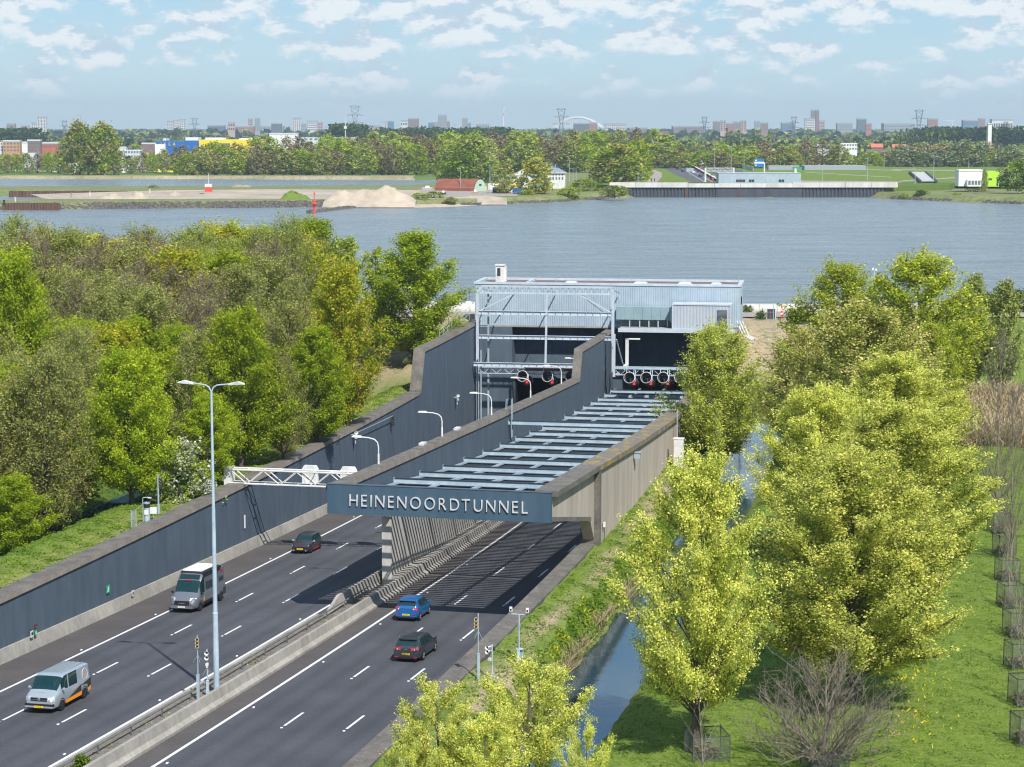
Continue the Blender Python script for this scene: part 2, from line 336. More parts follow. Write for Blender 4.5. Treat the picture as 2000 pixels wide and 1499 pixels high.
def m_ground(name, greens, dirt, dry):
    """grass with tone patches; attribute 'cover' mixes in bare dirt (r), dry grass (g) and dark weeds (b)"""
    m_ = bpy.data.materials.new(name); m_.use_nodes = True; nt = m_.node_tree; N = nt.nodes; L = nt.links
    p = N['Principled BSDF']; p.inputs['Roughness'].default_value = .97; p.inputs['Specular IOR Level'].default_value = .1
    g = N.new('ShaderNodeNewGeometry')
    def nz(s_, d=4):
        n = N.new('ShaderNodeTexNoise'); n.inputs['Scale'].default_value = s_; n.inputs['Detail'].default_value = d; n.inputs['Roughness'].default_value = .65; L.new(g.outputs['Position'], n.inputs['Vector']); return n.outputs['Fac']
    def rmp(v, lo, hi, a=0, b=1):
        n = N.new('ShaderNodeMapRange'); L.new(v, n.inputs[0]); n.inputs[1].default_value = lo; n.inputs[2].default_value = hi; n.inputs[3].default_value = a; n.inputs[4].default_value = b; return n.outputs[0]
    def mix(f, a, b):
        n = N.new('ShaderNodeMix'); n.data_type = 'RGBA'; L.new(f, n.inputs[0])
        for i, v in ((6, a), (7, b)):
            if isinstance(v, tuple): n.inputs[i].default_value = (*v, 1)
            else: L.new(v, n.inputs[i])
        return n.outputs[2]
    def mth(op, a, b):
        n = N.new('ShaderNodeMath'); n.operation = op; n.use_clamp = True
        for i, v in ((0, a), (1, b)):
            if isinstance(v, (int, float)): n.inputs[i].default_value = v
            else: L.new(v, n.inputs[i])
        return n.outputs[0]
    c = mix(rmp(nz(.35), .36, .64), greens[0], greens[1]); c = mix(rmp(nz(2.2), .4, .68), c, greens[2])
    at_ = N.new('ShaderNodeAttribute'); at_.attribute_name = 'cover'; se = N.new('ShaderNodeSeparateColor'); L.new(at_.outputs['Color'], se.inputs[0])
    def cov(o, k): return mth('MULTIPLY', mth('ADD', o, mth('MULTIPLY', mth('SUBTRACT', nz(k), .5), o) if False else 0.0), rmp(nz(k), .38, .52))
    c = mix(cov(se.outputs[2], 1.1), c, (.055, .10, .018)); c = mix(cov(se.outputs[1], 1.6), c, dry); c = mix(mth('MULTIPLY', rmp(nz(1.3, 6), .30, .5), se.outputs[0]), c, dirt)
    f = rmp(nz(9, 3), .3, .7, .72, 1.28); v = N.new('ShaderNodeVectorMath'); v.operation = 'SCALE'; L.new(c, v.inputs[0]); L.new(f, v.inputs['Scale'])
    L.new(v.outputs[0], p.inputs['Base Color'])
    bp = N.new('ShaderNodeBump'); bp.inputs['Strength'].default_value = .9; bp.inputs['Distance'].default_value = .12; L.new(nz(7, 5), bp.inputs['Height']); L.new(bp.outputs[0], p.inputs['Normal'])
    M[name] = m_; return m_
m_ground('meadow', ((.135, .205, .028), (.09, .15, .02), (.185, .235, .05)), (.42, .32, .22), (.28, .27, .08))
m_ground('far_land', ((.10, .17, .03), (.075, .13, .025), (.13, .18, .045)), (.42, .35, .26), (.30, .25, .12))

def road_mat():
    m_ = M['asphalt']; nt = m_.node_tree; N = nt.nodes; L = nt.links; p = N['Principled BSDF']; src = p.inputs['Base Color'].links[0].from_socket
    at_ = N.new('ShaderNodeAttribute'); at_.attribute_name = 'wear'; mx = N.new('ShaderNodeVectorMath'); mx.operation = 'MULTIPLY'; L.new(src, mx.inputs[0]); L.new(at_.outputs['Color'], mx.inputs[1]); L.new(mx.outputs[0], p.inputs['Base Color'])
road_mat()
# ---------------------------------------------------------------- near ground, dike, ditches
def sst(v, a, b):
    t = np.clip((v-a)/(b-a), 0, 1); return t*t*(3-2*t)
def near_z(s, l, x, y):
    hum = .10*np.sin(x*.9+1.3*np.sin(y*.4))*np.sin(y*.7)+.06*np.sin(x*2.3+y*1.7)
    sh = 2.4*(1-sst(s, 92, 122)); q = np.where(-l > 11, np.maximum(11, -l-sh), -l)
    zl = np.interp(q, [8, 8.6, 11, 12.5, 14.3, 15, 17.5, 18.5, 21, 400], [2.62, 2.6, 2.45, 2.1, .25, -.3, -.3, .5, 1.6, 1.6])
    zr = np.interp(l, [24, 24.6, 26.8, 28.1, 28.7, 30.5, 32.5, 33.1, 34.3, 400], [1.15, 1.12, .9, -.45, -1.2, -1.5, -1.2, -.65, -.05, .05])
    end = sst(s, 127, 133)                                     # both ditches end before the dike
    zl = zl*(1-end)+end*np.interp(-l, [8, 12, 400], [2.6, 2.2, 1.7]); zr = zr*(1-end)+end*.4
    z = np.where(l < 8, zl, zr)
    up = sst(y, 250, 281); dn = sst(y, 307, 336)
    zz = z*(1-up)+5.5*up; zz = zz*(1-dn)-2.5*dn
    side = np.where((l < -8) & (l > -14), sst(y, 238, 268)*1.4*(1-sst(y, 280, 290)), 0)
    amp = np.where((np.abs(l-30.5) < 1.2), 0, 1.0)*np.where((l > 26.5) & (l < 29), 2.2, 1)
    return zz + side*(1-dn) + hum*amp*(1-.7*up)
def ground_near():
    ls = list(np.arange(-300, -60, 12)) + list(np.arange(-60, -22, 3)) + list(np.arange(-22, -9, .75)) + [-8.45] + list(np.arange(-4, 24, 4)) + [24.3] + \
        list(np.arange(25, 36, .45)) + list(np.arange(36.5, 60, 1.5)) + list(np.arange(62, 90, 4)) + list(np.arange(95, 330, 15))
    ss = list(np.arange(-90, 190, 1.0)) + list(np.arange(191, 246, 2.0))
    S, Lg = np.meshgrid(ss, ls, indexing='ij'); X, Y = xy(S, Lg); Z = near_z(S, Lg, X, Y)
    nl = len(ls); V = np.stack([X, Y, Z], -1).reshape(-1, 3); F = []
    for i in range(len(ss)-1):
        for j in range(nl-1):
            if ls[j] >= -8.5 and ls[j+1] <= 24.35 and ss[i] < 181: continue
            F.append((i*nl+j, i*nl+j+1, (i+1)*nl+j+1, (i+1)*nl+j))
    me = bpy.data.meshes.new('ground'); me.from_pydata(V.tolist(), [], F); me.materials.append(M['meadow'])
    me.polygons.foreach_set('use_smooth', [True]*len(F))
    s, l, x, y = S.ravel(), Lg.ravel(), X.ravel(), Y.ravel()
    wob = .5*np.sin(s*.21)+.3*np.sin(s*.53+1)
    dirt = np.exp(-((l-25.9-wob*.5)/.55)**2)*(.62+.38*np.sin(s*.35))*(s < 100)
    dirt = np.maximum(dirt, np.exp(-((l-26.2)/1.3)**2)*sst(s, 58, 66)*(s < 104))
    dirt = np.maximum(dirt, np.exp(-((l-26.3)/1.5)**2)*np.exp(-((s-10)/5)**2)*.9)
    dirt = np.maximum(dirt, (l > 25)*(l < 38)*sst(y, 252, 262)*(1-sst(y, 296, 301))*.95)
    dirt = np.maximum(dirt, (l < -9)*(l > -60)*sst(y, 236, 250)*(1-sst(y, 300, 306))*.75)
    dirt = np.maximum(dirt, ((l < -8.5)*(l > -9.6))*.35)
    dry = np.maximum(np.exp(-((l+10.6)/1.0)**2)*.75*(s < 130), np.exp(-((l-28.0)/.5)**2)*.6*(s < 120))
    dry = np.maximum(dry, np.exp(-((l-33.3)/.6)**2)*.3)
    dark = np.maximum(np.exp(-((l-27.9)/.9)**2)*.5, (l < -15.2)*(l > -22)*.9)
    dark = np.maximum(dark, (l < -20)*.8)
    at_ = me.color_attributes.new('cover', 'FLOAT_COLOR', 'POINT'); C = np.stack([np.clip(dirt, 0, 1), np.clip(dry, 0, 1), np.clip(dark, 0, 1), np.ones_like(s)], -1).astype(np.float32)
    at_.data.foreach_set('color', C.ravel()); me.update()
    o = link(bpy.data.objects.new('ground', me)); o['kind'] = 'structure'
ground_near()
def gz(x, y):
    s, l = inv(x, y); return float(near_z(np.array(float(s)), np.array(float(l)), np.array(float(x)), np.array(float(y))))
def ribbon(name, ss, l0, l1, z, m_, kind='structure'):
    mb = MB(); mb.strip([[W(s, l0(s) if callable(l0) else l0, z), W(s, l1(s) if callable(l1) else l1, z)] for s in ss], closed=False, caps=False)
    o = mb.build(name, m_); o['kind'] = kind; return o
ribbon('ditch_water', rng_s(-60, 131, 4), 27.7, 33.6, -.8, M['ditch_water'])
ribbon('ditch_water', rng_s(-60, 132, 4), lambda s: -18.4-2.4*(1-float(sst(s, 92, 122))), lambda s: -14.0-2.4*(1-float(sst(s, 92, 122))), .28, M['ditch_water'])
mb = MB(); mb.add([(-30000, 322, 0), (30000, 322, 0), (30000, 45000, 0), (-30000, 45000, 0)], [(0, 1, 2, 3)]); o = mb.build('river', M['river_water']); o['kind'] = 'structure'
# ---------------------------------------------------------------- motorway
road = setup('motorway')
SS = rng_s(-85, 214, 3)
def surf(name, l0, l1, m_, dz=0.0, ss=SS, par=road):
    mb = MB(); mb.strip([[W(s, l0, rl(s, l0)+dz), W(s, l1, rl(s, l1)+dz)] for s in ss], closed=False, caps=False); return mb.build(name, m_, par)
def carriageway(l0, l1, lanes):
    ls = np.arange(l0, l1+.01, (l1-l0)/round((l1-l0)/.3)); mb = MB(); mb.strip([[W(s, l, rl(s, l if l < 9 else 20)) for l in ls] for s in SS], closed=False, caps=False); o = mb.build('carriageway', M['asphalt'], road)
    rg = np.random.default_rng(int(l1)); ca = o.data.color_attributes.new('wear', 'FLOAT_COLOR', 'POINT'); C = []
    slow = np.interp(np.arange(len(SS)), np.arange(0, len(SS), 6), rg.normal(size=len(range(0, len(SS), 6))))
    for i, s in enumerate(SS):
        for l in ls:
            v = 1.1
            for c in lanes:
                for d in (-.78, .78): v -= .2*math.exp(-((l-c-d)/.34)**2)
                v += .04*math.exp(-((l-c)/.3)**2)
            v += .015*slow[i]; C += [v, v*1.005, v*1.015, 1]
    ca.data.foreach_set('color', np.array(C, np.float32))
surf('hard_shoulder', -7.3, -3.75, M['asphalt_shoulder']); carriageway(-3.75, 7.3, (-1.75, 1.75, 5.3))
surf('inner_shoulder', 7.3, 7.9, M['asphalt_shoulder'])
surf('inner_shoulder', 10.6, 11.95, M['asphalt_shoulder']); carriageway(11.95, 23.15, (13.85, 17.35, 20.85))
mbm = MB(); mbm.strip([[W(s, 7.9, rl(s, 7.9)), W(s, 8.15, rl(s, 8)+.12), W(s, 10.4, rl(s, 10)+.16), W(s, 10.6, rl(s, 10.6))] for s in rng_s(-85, 46, 3)], closed=False, caps=False)
mbm.build('median_strip', M['gravel'], road)
for l, wd in ((-3.5, .2), (7.13, .2), (12.07, .2)):
    surf('edge_line', l-wd/2, l+wd/2, M['line_paint'], .004)
surf('edge_line', 22.5, 22.7, M['line_paint'], .004, rng_s(-85, 200, 3))
def dash_mesh(s, l):
    mb = MB(); w2 = .075
    mb.strip([[W(q, l-w2, rl(q, l)+.004), W(q, l+w2, rl(q, l)+.004)] for q in (s, s+1.5, s+3)], closed=False, caps=False); mb.build('lane_dash', M['line_paint'], road)
for s_ in (-14, 14.2, 15.9, 30.5, 51, 67): surf('road_joint', -3.7, 7.0, M['asphalt_shoulder'], .003, [s_, s_+.06])
for s_ in (-3, 11, 26, 48): surf('road_joint', 12.2, 23.0, M['asphalt_shoulder'], .003, [s_, s_+.06])
studs = MB()
for l, off in ((0, 0), (3.5, .18), (15.59, 2.69), (19.09, 2.98)):
    for n in range(-6, 14):
        s = off+12*n; dash_mesh(s, l)
        x, y = xy(s-.45, l); studs.box((x, y, rl(s, l)+.012), (.14, .22, .03))
for n in range(-6, 12):
    for l in (-3.9, 6.75, 12.5):
        s = n*12+6; x, y = xy(s, l); studs.box((x, y, rl(s, l)+.012), (.12, .25, .03))
so = studs.build('road_studs', M['line_paint'], road); so['kind'] = 'stuff'
# ---------------------------------------------------------------- left retaining wall
wl = thing('retaining_wall', 'long dark blue retaining wall with stone coping left of the oncoming lanes', 'wall', W(0, -7.3, 0))
OR = W(0, -7.3, 0)
def LT(s): return float(np.interp(s, [-200, 119.3, 121.6, 400], [2.85, 2.85, 7.35, 7.35]))
def lwall(sl, g=0): mb = MB(); mb.strip([[W(s, -7.28-g, rl(s, -7.3)+.1), W(s, -7.32-g, LT(s)-.36), W(s, -8.3, LT(s)-.36), W(s, -8.3, float(rz(s))-.5)] for s in sl]); mb.build('wall_panel', M['blue_panel'], wl, OR)
for a_, b_ in zip(list(np.arange(-85, 119, 6.0))+[119.3, 121.6, 127.6, 133.6, 139.6, 145.6, 151.6], list(np.arange(-79, 119, 6.0))+[119.3, 121.6, 127.6, 133.6, 139.6, 145.6, 151.6, 157.6]):
    lwall([a_+(.012 if a_ != 121.6 else 0), (a_+b_)/2, b_-(.012 if b_ != 121.6 else 0)])
for s0 in np.arange(-84, 150, 6.0):     # base barrier, cast in 6 m lengths
    mb = MB(); sweep(mb, [s0+.02, s0+3, s0+5.98], lambda s: [(-6.98, rl(s, -7)), (-7.04, rl(s, -7)+.3), (-7.17, rl(s, -7)+.86), (-7.278, rl(s, -7)+.88), (-7.278, rl(s, -7))])
    mb.build('base_barrier', M['concrete_barrier'], wl, OR)
def cap_piece(par, org, s0, s1, l0, l1, top, m_, h=.38, name='coping_stone'):
    mb = MB(); n = 2; sweep(mb, [s0, (s0+s1)/2, s1], lambda s: [(l0, top(s)-h), (l0, top(s)), (l1, top(s)-.03), (l1, top(s)-h)]); mb.m = [1 if i % 4 == 0 and i < 8 else 0 for i in range(len(mb.f))]; return mb.build(name, [m_, M['coping_edge']], par, org)
for s0 in np.arange(-84, 118, 2.5): cap_piece(wl, OR, s0+.012, min(s0+2.488, 119.3), -7.2, -8.52, LT, M['concrete_cap'])
cap_piece(wl, OR, 119.31, 121.6, -7.2, -8.52, LT, M['concrete_cap'])
for s0 in np.arange(121.62, 157, 4): cap_piece(wl, OR, s0, s0+3.98, -7.2, -8.52, LT, M['concrete_cap'])
# ---------------------------------------------------------------- median barriers and rail
jb = thing('jersey_barrier', 'pale concrete safety barrier running along the central reservation', 'barrier', W(0, 10.3, 0)); OJ = W(0, 10.3, 0)
for s0 in np.arange(-84, 160, 6.0):
    mb = MB(); sweep(mb, [s0+.02, s0+3, s0+5.98], lambda s: [(9.98, rl(s, 10)), (10.03, rl(s, 10)+.55), (10.05, rl(s, 10)+.87), (10.27, rl(s, 10)+.87), (10.36, rl(s, 10)+.35), (10.6, rl(s, 10)+.16), (10.6, rl(s, 10))])
    mb.build('barrier_segment', M['concrete_barrier'], jb, OJ)
jl = thing('barrier_wedge', 'concrete barrier with sloping nose beside the tunnel wall end', 'barrier', W(34, 8.2, 0)); OL = W(34, 8.2, 0)
for s0 in np.arange(31.6, 160, 6.0):
    def prof(s, s0=s0):
        h = float(np.interp(s, [31.6, 34], [.25, 1.0])); b = rl(s, 8)
        return [(7.75, b), (7.98, b+.3*h), (8.06, b+h), (8.28, b+h), (8.36, b+.3*h), (8.5, b)]
    mb = MB(); sweep(mb, [s0+.02]+([34.] if s0 < 32 else [])+[s0+3, s0+5.98], prof); mb.build('barrier_segment', M['concrete_barrier'], jl, OL)
kb = thing('low_kerb_barrier', 'low mossy concrete kerb on the oncoming side of the central reservation', 'kerb', W(0, 8, 0)); OK_ = W(0, 8, 0)
for s0 in np.arange(-84, 30, 6.0):
    mb = MB(); sweep(mb, [s0+.02, s0+3, s0+5.98], lambda s: [(7.86, rl(s, 8)), (7.92, rl(s, 8)+.40), (8.14, rl(s, 8)+.42), (8.14, rl(s, 8))]); mb.build('kerb_stone', M['concrete_barrier'], kb, OK_)
mat('rail_grey', (.16, .165, .17), .55, (.10, .10, .10), 2)
gr = thing('guard_rail', 'steel pipe guard rail on short posts in the gravel of the central reservation', 'guard rail', W(0, 8.6, 0)); OG = W(0, 8.6, 0)
mb = MB(); mb.tube([W(s, 8.62, rl(s, 8.6)+.56) for s in rng_s(-84, 40, 3)], .06, 6); mb.build('rail', M['rail_grey'], gr, OG)
pm = MB().box((0, 0, .28), (.06, .08, .55)).build('post', M['rail_grey'], gr, loc=Vector(W(-82, 8.66, rl(-82, 8.6)))-Vector(OG))
for s in np.arange(-78, 40, 4.0): inst('post', pm, gr, Vector(W(s, 8.66, rl(s, 8.6)))-Vector(OG), -hd(s))
# ---------------------------------------------------------------- central tunnel wall
def CT(s): return float(np.interp(s, [30, 32.5, 48.5, 64.4, 85.5, 105, 128, 130.2, 155, 168], [7.85, 7.77, 7.2, 6.62, 5.72, 4.8, 3.6, 6.75, 6.05, 5.7]))
def RT(s): return float(np.interp(s, [30.8, 47.4, 68, 90, 126], [7.98, 7.2, 6.0, 4.85, 3.3]))
def ST(s): return float(np.interp(s, [30, 44, 58, 73, 88, 102, 118, 134, 150, 162], [7.1, 6.1, 4.75, 3.7, 2.75, 1.75, .75, -.2, -1.25, -1.9]))
def CB(s): return float(np.interp(s, [30.5, 43.3, 43.31, 400], [5.86, 3.25, -3, -12]))
cw = thing('tunnel_centre_wall', 'dark blue wall with coping between the two carriageways, stepped up near the portal', 'wall', W(44, 9, 0)); OC = W(44, 9, 0)
def wallpiece(name, s0, s1, l0, l1, zb, zt, m_, par, org, step=4):
    mb = MB(); sweep(mb, rng_s(s0, s1, step), lambda s: [(l0, zb(s)), (l0, zt(s)), (l1, zt(s)), (l1, zb(s))]); return mb.build(name, m_, par, org)
ss = rng_s(30.6, 43.29, 3)+rng_s(47, 128, 4)+[130.2]+rng_s(134, 168, 4)
def lowz(s): return max(ST(s)-.75, CB(s)) if s < 43.3 else ST(s)-.75
ed = [30.6, 36.9, 43.29, 49.3, 55.3, 61.3, 67.3, 73.3, 79.3, 85.3, 91.3, 97.3, 103.3, 109.3, 115.3, 121.3, 128, 130.2, 136, 142, 148, 154, 160, 168]
for a_, b_ in zip(ed[:-1], ed[1:]):
    mb = MB(); g0 = .012 if a_ != 130.2 else 0; g1 = .012 if b_ != 130.2 else 0; sweep(mb, [a_+g0, (a_+b_)/2, b_-g1], lambda s: [(8.62, lowz(s)), (8.62, CT(s)-.38), (9.4, CT(s)-.38), (9.4, lowz(s))]); mb.build('wall_panel', M['blue_panel'], cw, OC)
mb = MB(); sweep(mb, [30.6, 36, 43.29], lambda s: [(8.64, CB(s)), (8.64, ST(s)-.75), (9.38, ST(s)-.75), (9.38, CB(s))]); mb.build('cantilever', M['concrete_face'], cw, OC)
for s0 in np.arange(43.3, 168, 6.0):
    mb = MB(); e = min(s0+5.97, 168); sweep(mb, [s0, (s0+e)/2, e], lambda s: [(8.64, rl(s, 10)-.3), (8.64, ST(s)-.752), (9.38, ST(s)-.752), (9.38, rl(s, 10)-.3)]); mb.build('wall_panel', M['white_concrete'] if 'white_concrete' in M else mat('white_concrete', (.50, .48, .44), .9, (.36, .34, .31), .6, stretch=(1, 1, .2), fine=(3, .1)), cw, OC)
mb = MB(); sweep(mb, rng_s(43.3, 160, 4), lambda s: [(9.38, rl(s, 10)), (9.38, rl(s, 10)+.86), (10.02, rl(s, 10)+.80), (10.02, rl(s, 10))]); mb.build('footing', M['concrete_barrier'], cw, OC)
for s0 in np.arange(30.55, 127.5, 2.5): cap_piece(cw, OC, s0+.012, min(s0+2.488, 127.98), 9.5, 8.52, CT, M['concrete_cap'], .42)
cap_piece(cw, OC, 128, 130.2, 9.5, 8.52, CT, M['concrete_cap'], .42)
for s0 in np.arange(130.22, 164, 4): cap_piece(cw, OC, s0, s0+3.98, 9.5, 8.52, CT, M['concrete_cap'], .42)
# ---------------------------------------------------------------- right tunnel wall and parapet
rw = thing('tunnel_side_wall', 'weathered brownish concrete tunnel wall with lichen on its coping', 'wall', W(47, 24, 0)); ORW = W(47, 24, 0)
def RB(s): return float(np.interp(s, [30.8, 44.5], [5.9, 3.35]))
mb = MB(); sweep(mb, [30.8, 36, 41, 44.5, 46.3], lambda s: [(23.4, RB(s) if s < 46 else 1.3), (23.4, RT(s)-.4), (24.22, RT(s)-.4), (24.22, RB(s) if s < 46 else 1.3)]); mb.build('cantilever', M['concrete_face'], rw, ORW)
mb = MB(); sweep(mb, [30.8, 36, 41, 44.5], lambda s: [(23.5, RB(s)), (23.5, RB(s)+.3), (24.30, RB(s)+.3), (24.30, RB(s))]); mb.build('drip_ledge', M['concrete_cap'], rw, ORW)
mb = MB(); sweep(mb, [46.0, 46.8], lambda s: [(23.2, -3), (23.2, RT(s)-.1), (24.62, RT(s)-.1), (24.62, -3)]); mb.build('pilaster', M['concrete_cap'], rw, ORW)
for s0 in np.arange(46.8, 150, 6.4):
    e = min(s0+6.37, 150); mb = MB(); sweep(mb, [s0, (s0+e)/2, e], lambda s: [(23.2, rl(s, 20)-.2), (23.2, RT(s)-.4), (24.4, RT(s)-.4), (24.4, rl(s, 20)-.2)]); mb.build('wall_panel', M['concrete_face'], rw, ORW)
for s0 in np.arange(30.8, 150, 3.0): cap_piece(rw, ORW, s0+.01, min(s0+2.99, 150), 23.1, 24.66, RT, M['concrete_cap'] if s0 < 45 else M['lichen'], .42)
pp = thing('parapet_wall', 'low wide concrete parapet with stained flat top beside the right lanes', 'wall', W(10, 23.7, 0)); OPP = W(10, 23.7, 0)
for s0 in np.arange(-83.3, 44, 2.4):
    mb = MB(); e = min(s0+2.385, 46.0); sweep(mb, [s0, e], lambda s: [(23.15, 1.0), (23.1, 1.34), (24.3, 1.30), (24.26, 1.0)]); mb.build('coping_stone', M['concrete_cap'], pp, OPP)
mb = MB(); sweep(mb, rng_s(-84, 46, 4), lambda s: [(23.2, rl(s, 20)-.1), (23.2, 1.0), (24.2, 1.0), (24.2, .4)]); mb.build('wall_face', M['concrete_cap'], pp, OPP)
# ---------------------------------------------------------------- sign beam with lettering
SB = 30.55; th = -hd(SB)
sb = thing('tunnel_sign_beam', 'dark blue concrete beam lettered HEINENOORDTUNNEL over the right lanes', 'sign', W(SB, 8.7, 5.88), th)
mb = MB(); mb.bb(0, 15.62, -.28, .05, 0, 2.03); mb.build('beam', M['blue_beam'], sb)
mb = MB(); mb.bb(-.02, 15.64, -.31, .08, 2.034, 2.07); mb.build('top_flashing', M['blue_panel'], sb)
def glyph(ch, h, ext, bold=.0, sx=.86):
    cu = bpy.data.curves.new('glyph', 'FONT'); cu.body = ch; cu.size = h/.729; cu.extrude = ext; cu.offset = bold; cu.resolution_u = 4
    ob = bpy.data.objects.new('glyph', cu); sc.collection.objects.link(ob); bpy.context.view_layer.update()
    me = bpy.data.meshes.new_from_object(ob.evaluated_get(bpy.context.evaluated_depsgraph_get())); bpy.data.objects.remove(ob)
    co = np.zeros(len(me.vertices)*3); me.vertices.foreach_get('co', co); co = co.reshape(-1, 3); co[:, 0] *= sx; x0, x1 = co[:, 0].min(), co[:, 0].max(); co[:, 0] -= x0
    me.vertices.foreach_set('co', co.ravel()); me.update(); return me, x1-x0
def lettering(txt, par, x0, width, z0, h, y, m_, ext=.03, bold=.0, name='letter', faces=-1):
    cache = {}; ws = []
    for c in txt:
        if c != ' ' and c not in cache: cache[c] = glyph(c, h, ext, bold)
    adv = [cache[c][1] if c != ' ' else h*.45 for c in txt]; gap = (width-sum(adv))/max(1, len(txt)-1); x = x0
    for c, a in zip(txt, adv):
        if c != ' ':
            me = cache[c][0]
            if not me.materials: me.materials.append(m_)
            o = link(bpy.data.objects.new(name, me)); o.parent = par; o.location = (x, y, z0)
            o.rotation_euler = (math.pi/2, 0, 0) if faces < 0 else (math.pi/2, 0, faces)
        x += a+gap-(h*.09 if c == 'D' else 0)
flat('letter_grey', (.52, .52, .53), .5)
lettering('HEINENOORDTUNNEL', sb, 1.62, 12.5, .58, .88, -.34, M['letter_grey'], .05, -.012)
# ---------------------------------------------------------------- struts, stringers and louvres over the right lanes
STS = [44.0+7.28*i for i in range(17)]
def strut(s, zt, l0=9.42, l1=23.08, cat=True, label=None, dp=.40, mt='steel_paint'):
    t = thing('steel_strut', label, 'steel beam', W(s, l0, zt-dp), -hd(s), 'steel struts spanning the right carriageway')
    Lx = l1-l0; mb = MB(); mb.bb(0, Lx, -.04, .04, .05, dp-.05); mb.build('web', M[mt], t)
    mb = MB(); mb.bb(0, Lx, -.11, .11, dp-.03, dp); mb.build('flange', M['steel_dark'], t); mb = MB(); mb.bb(0, Lx, -.12, .12, 0, .04); mb.build('flange', M[mt], t)
    mb = MB(); mb.bb(.0, .03, -.2, .2, -.03, dp+.03); mb.build('end_plate', M[mt], t); return t
ordn = ['nearest the sign beam', 'second from the sign beam', 'third from the sign beam', 'fourth from the sign beam', 'fifth from the sign beam', 'sixth from the sign beam', 'seventh from the sign beam', 'eighth from the sign beam', 'ninth, just behind the long raised cable beam', 'tenth from the sign beam', 'eleventh from the sign beam', 'twelfth from the sign beam', 'thirteenth from the sign beam', 'fourteenth from the sign beam', 'third before the jet fans', 'second before the jet fans', 'last one before the jet fans']
for i, s in enumerate(STS): strut(s, ST(s), label='pale blue steel strut above the louvres, '+ordn[i])
t = strut(84.2, 4.85, label='long raised steel beam crossing above the other struts beside the ladder')
mat('louvre', (.035, .060, .066), .6, (.05, .055, .075), 2)
edges = [31.2]+STS+[166]
lg = thing('louvre_deck', 'deck of fine dark daylight louvres hung under the steel struts', 'louvres', W(44, 16, 5))
OLD = W(44, 16, 5)
for a_, b_ in zip(edges[:-1], edges[1:]):
    mb = MB(); mb.m
    for s in np.arange(a_+.36, b_-.1, .728):
        z = ST(s)-.52; h = hd(s); x, y = xy(s, 16.25); mb.box((x, y, z-.21), (13.5, .03, .42), rot=Rz(-h))
    o = mb.build('louvre_slats', M['louvre'], lg, OLD); o['kind'] = 'stuff'
    for l in (9.75, 12.9, 16.1, 19.4, 22.6):
        mb = MB()
        for dl in (-.09, .09): mb.bar(W(a_+.2, l+dl, ST(a_)-.34), W(b_-.2, l+dl, ST(b_)-.34), .06, .14)
        mb.build('stringer', M['steel_paint'], lg, OLD)
# ---------------------------------------------------------------- portal building (local frame: x = lateral, y = along, z = world height)
PS = 153.0; PH = hd(PS); PO = W(PS, 0, 0)
def PW(x, y, z): c, s_ = math.cos(PH), math.sin(PH); return (PO[0]+x*c+y*s_, PO[1]-x*s_+y*c, z)
pb = thing('portal_building', 'long pale blue clad tunnel portal building with flat brown roof above the dike', 'building', PO, -PH)
Y0, Y1 = 10.0, 18.5
def clad(mb, x0, x1, y, z0, z1, pitch=.30, d=.05):    # vertical ribbed sheet on plane y facing -y
    n = int(round((x1-x0)/pitch)); p = (x1-x0)/n; pts = []
    for i in range(n):
        x = x0+i*p; pts += [(x, y), (x+p*.35, y), (x+p*.45, y-d), (x+p*.9, y-d)]
    pts.append((x1, y)); vs = [(a, b, z0) for a, b in pts]+[(a, b, z1) for a, b in pts]; m = len(pts)
    mb.add(vs, [(i, i+1, m+i+1, m+i) for i in range(m-1)])
mb = MB(); clad(mb, -8.9, 26.0, Y0, 6.15, 11.55); mb.build('cladding', M['clad_blue'], pb)
mb = MB(); mb.bb(-8.9, 26.0, Y0+.06, Y1, 5.9, 11.2); mb.build('wall', M['clad_blue'], pb)
mb = MB()
for (a0, a1, b0, b1) in ((-9.0, 26.1, Y0-.12, Y0+.35), (-9.0, 26.1, Y1-.3, Y1), (-9.0, -8.5, Y0+.35, Y1-.3), (25.6, 26.1, Y0+.35, Y1-.3), (-2.2, -1.85, Y0+.35, Y1-.3)): mb.bb(a0, a1, b0, b1, 11.55, 11.85)
mb.build('parapet', M['steel_light'], pb)
mb = MB(); mb.bb(-8.5, 25.6, Y0+.35, Y1-.3, 11.2, 11.56); mb.build('roof', M['roof_brown'], pb)
mb = MB(); mb.bb(-7.2, 10.3, Y0-.05, Y0+.5, 5.95, 6.15); mb.build('soffit_strip', M['concrete'], pb)
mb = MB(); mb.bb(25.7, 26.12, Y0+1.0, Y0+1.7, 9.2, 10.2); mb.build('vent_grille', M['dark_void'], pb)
for (x, y, wd, dp, hh) in ((3.4, Y0+4, 1.6, 1.6, .22), (12.6, Y0+4.5, 1.8, 1.8, .2), (18.5, Y0+4, 1.9, 1.2, .26), (22.6, Y0+4.5, 1.4, 1.4, .2)):
    mb = MB(); mb.box((x, y, 11.56+hh/2), (wd, dp, hh), taper=.7); mb.build('skylight', M['steel_light'], pb)
for x in (1.6, 11.4, 25.6): mb = MB(); mb.tube([(x, Y0+3, 11.5), (x, Y0+3, 12.9)], .03, 5); mb.build('lightning_rod', M['galv'], pb)
ck = thing('roof_vent_box', 'white upright ventilation box with dark grille on the portal roof corner', 'vent box', PW(-6.0, Y0+3.2, 11.5), -PH)
mb = MB(); mb.bb(-.55, .55, -.5, .5, 0, 2.3); mb.build('body', M['white_paint'], ck)
mb = MB(); mb.bb(-.66, .66, -.6, .6, 2.3, 2.48); mb.build('hood', M['white_paint'], ck)
mb = MB(); mb.bb(-.33, .1, -.53, -.501, .95, 2.0); mb.build('grille', M['steel_dark'], ck)
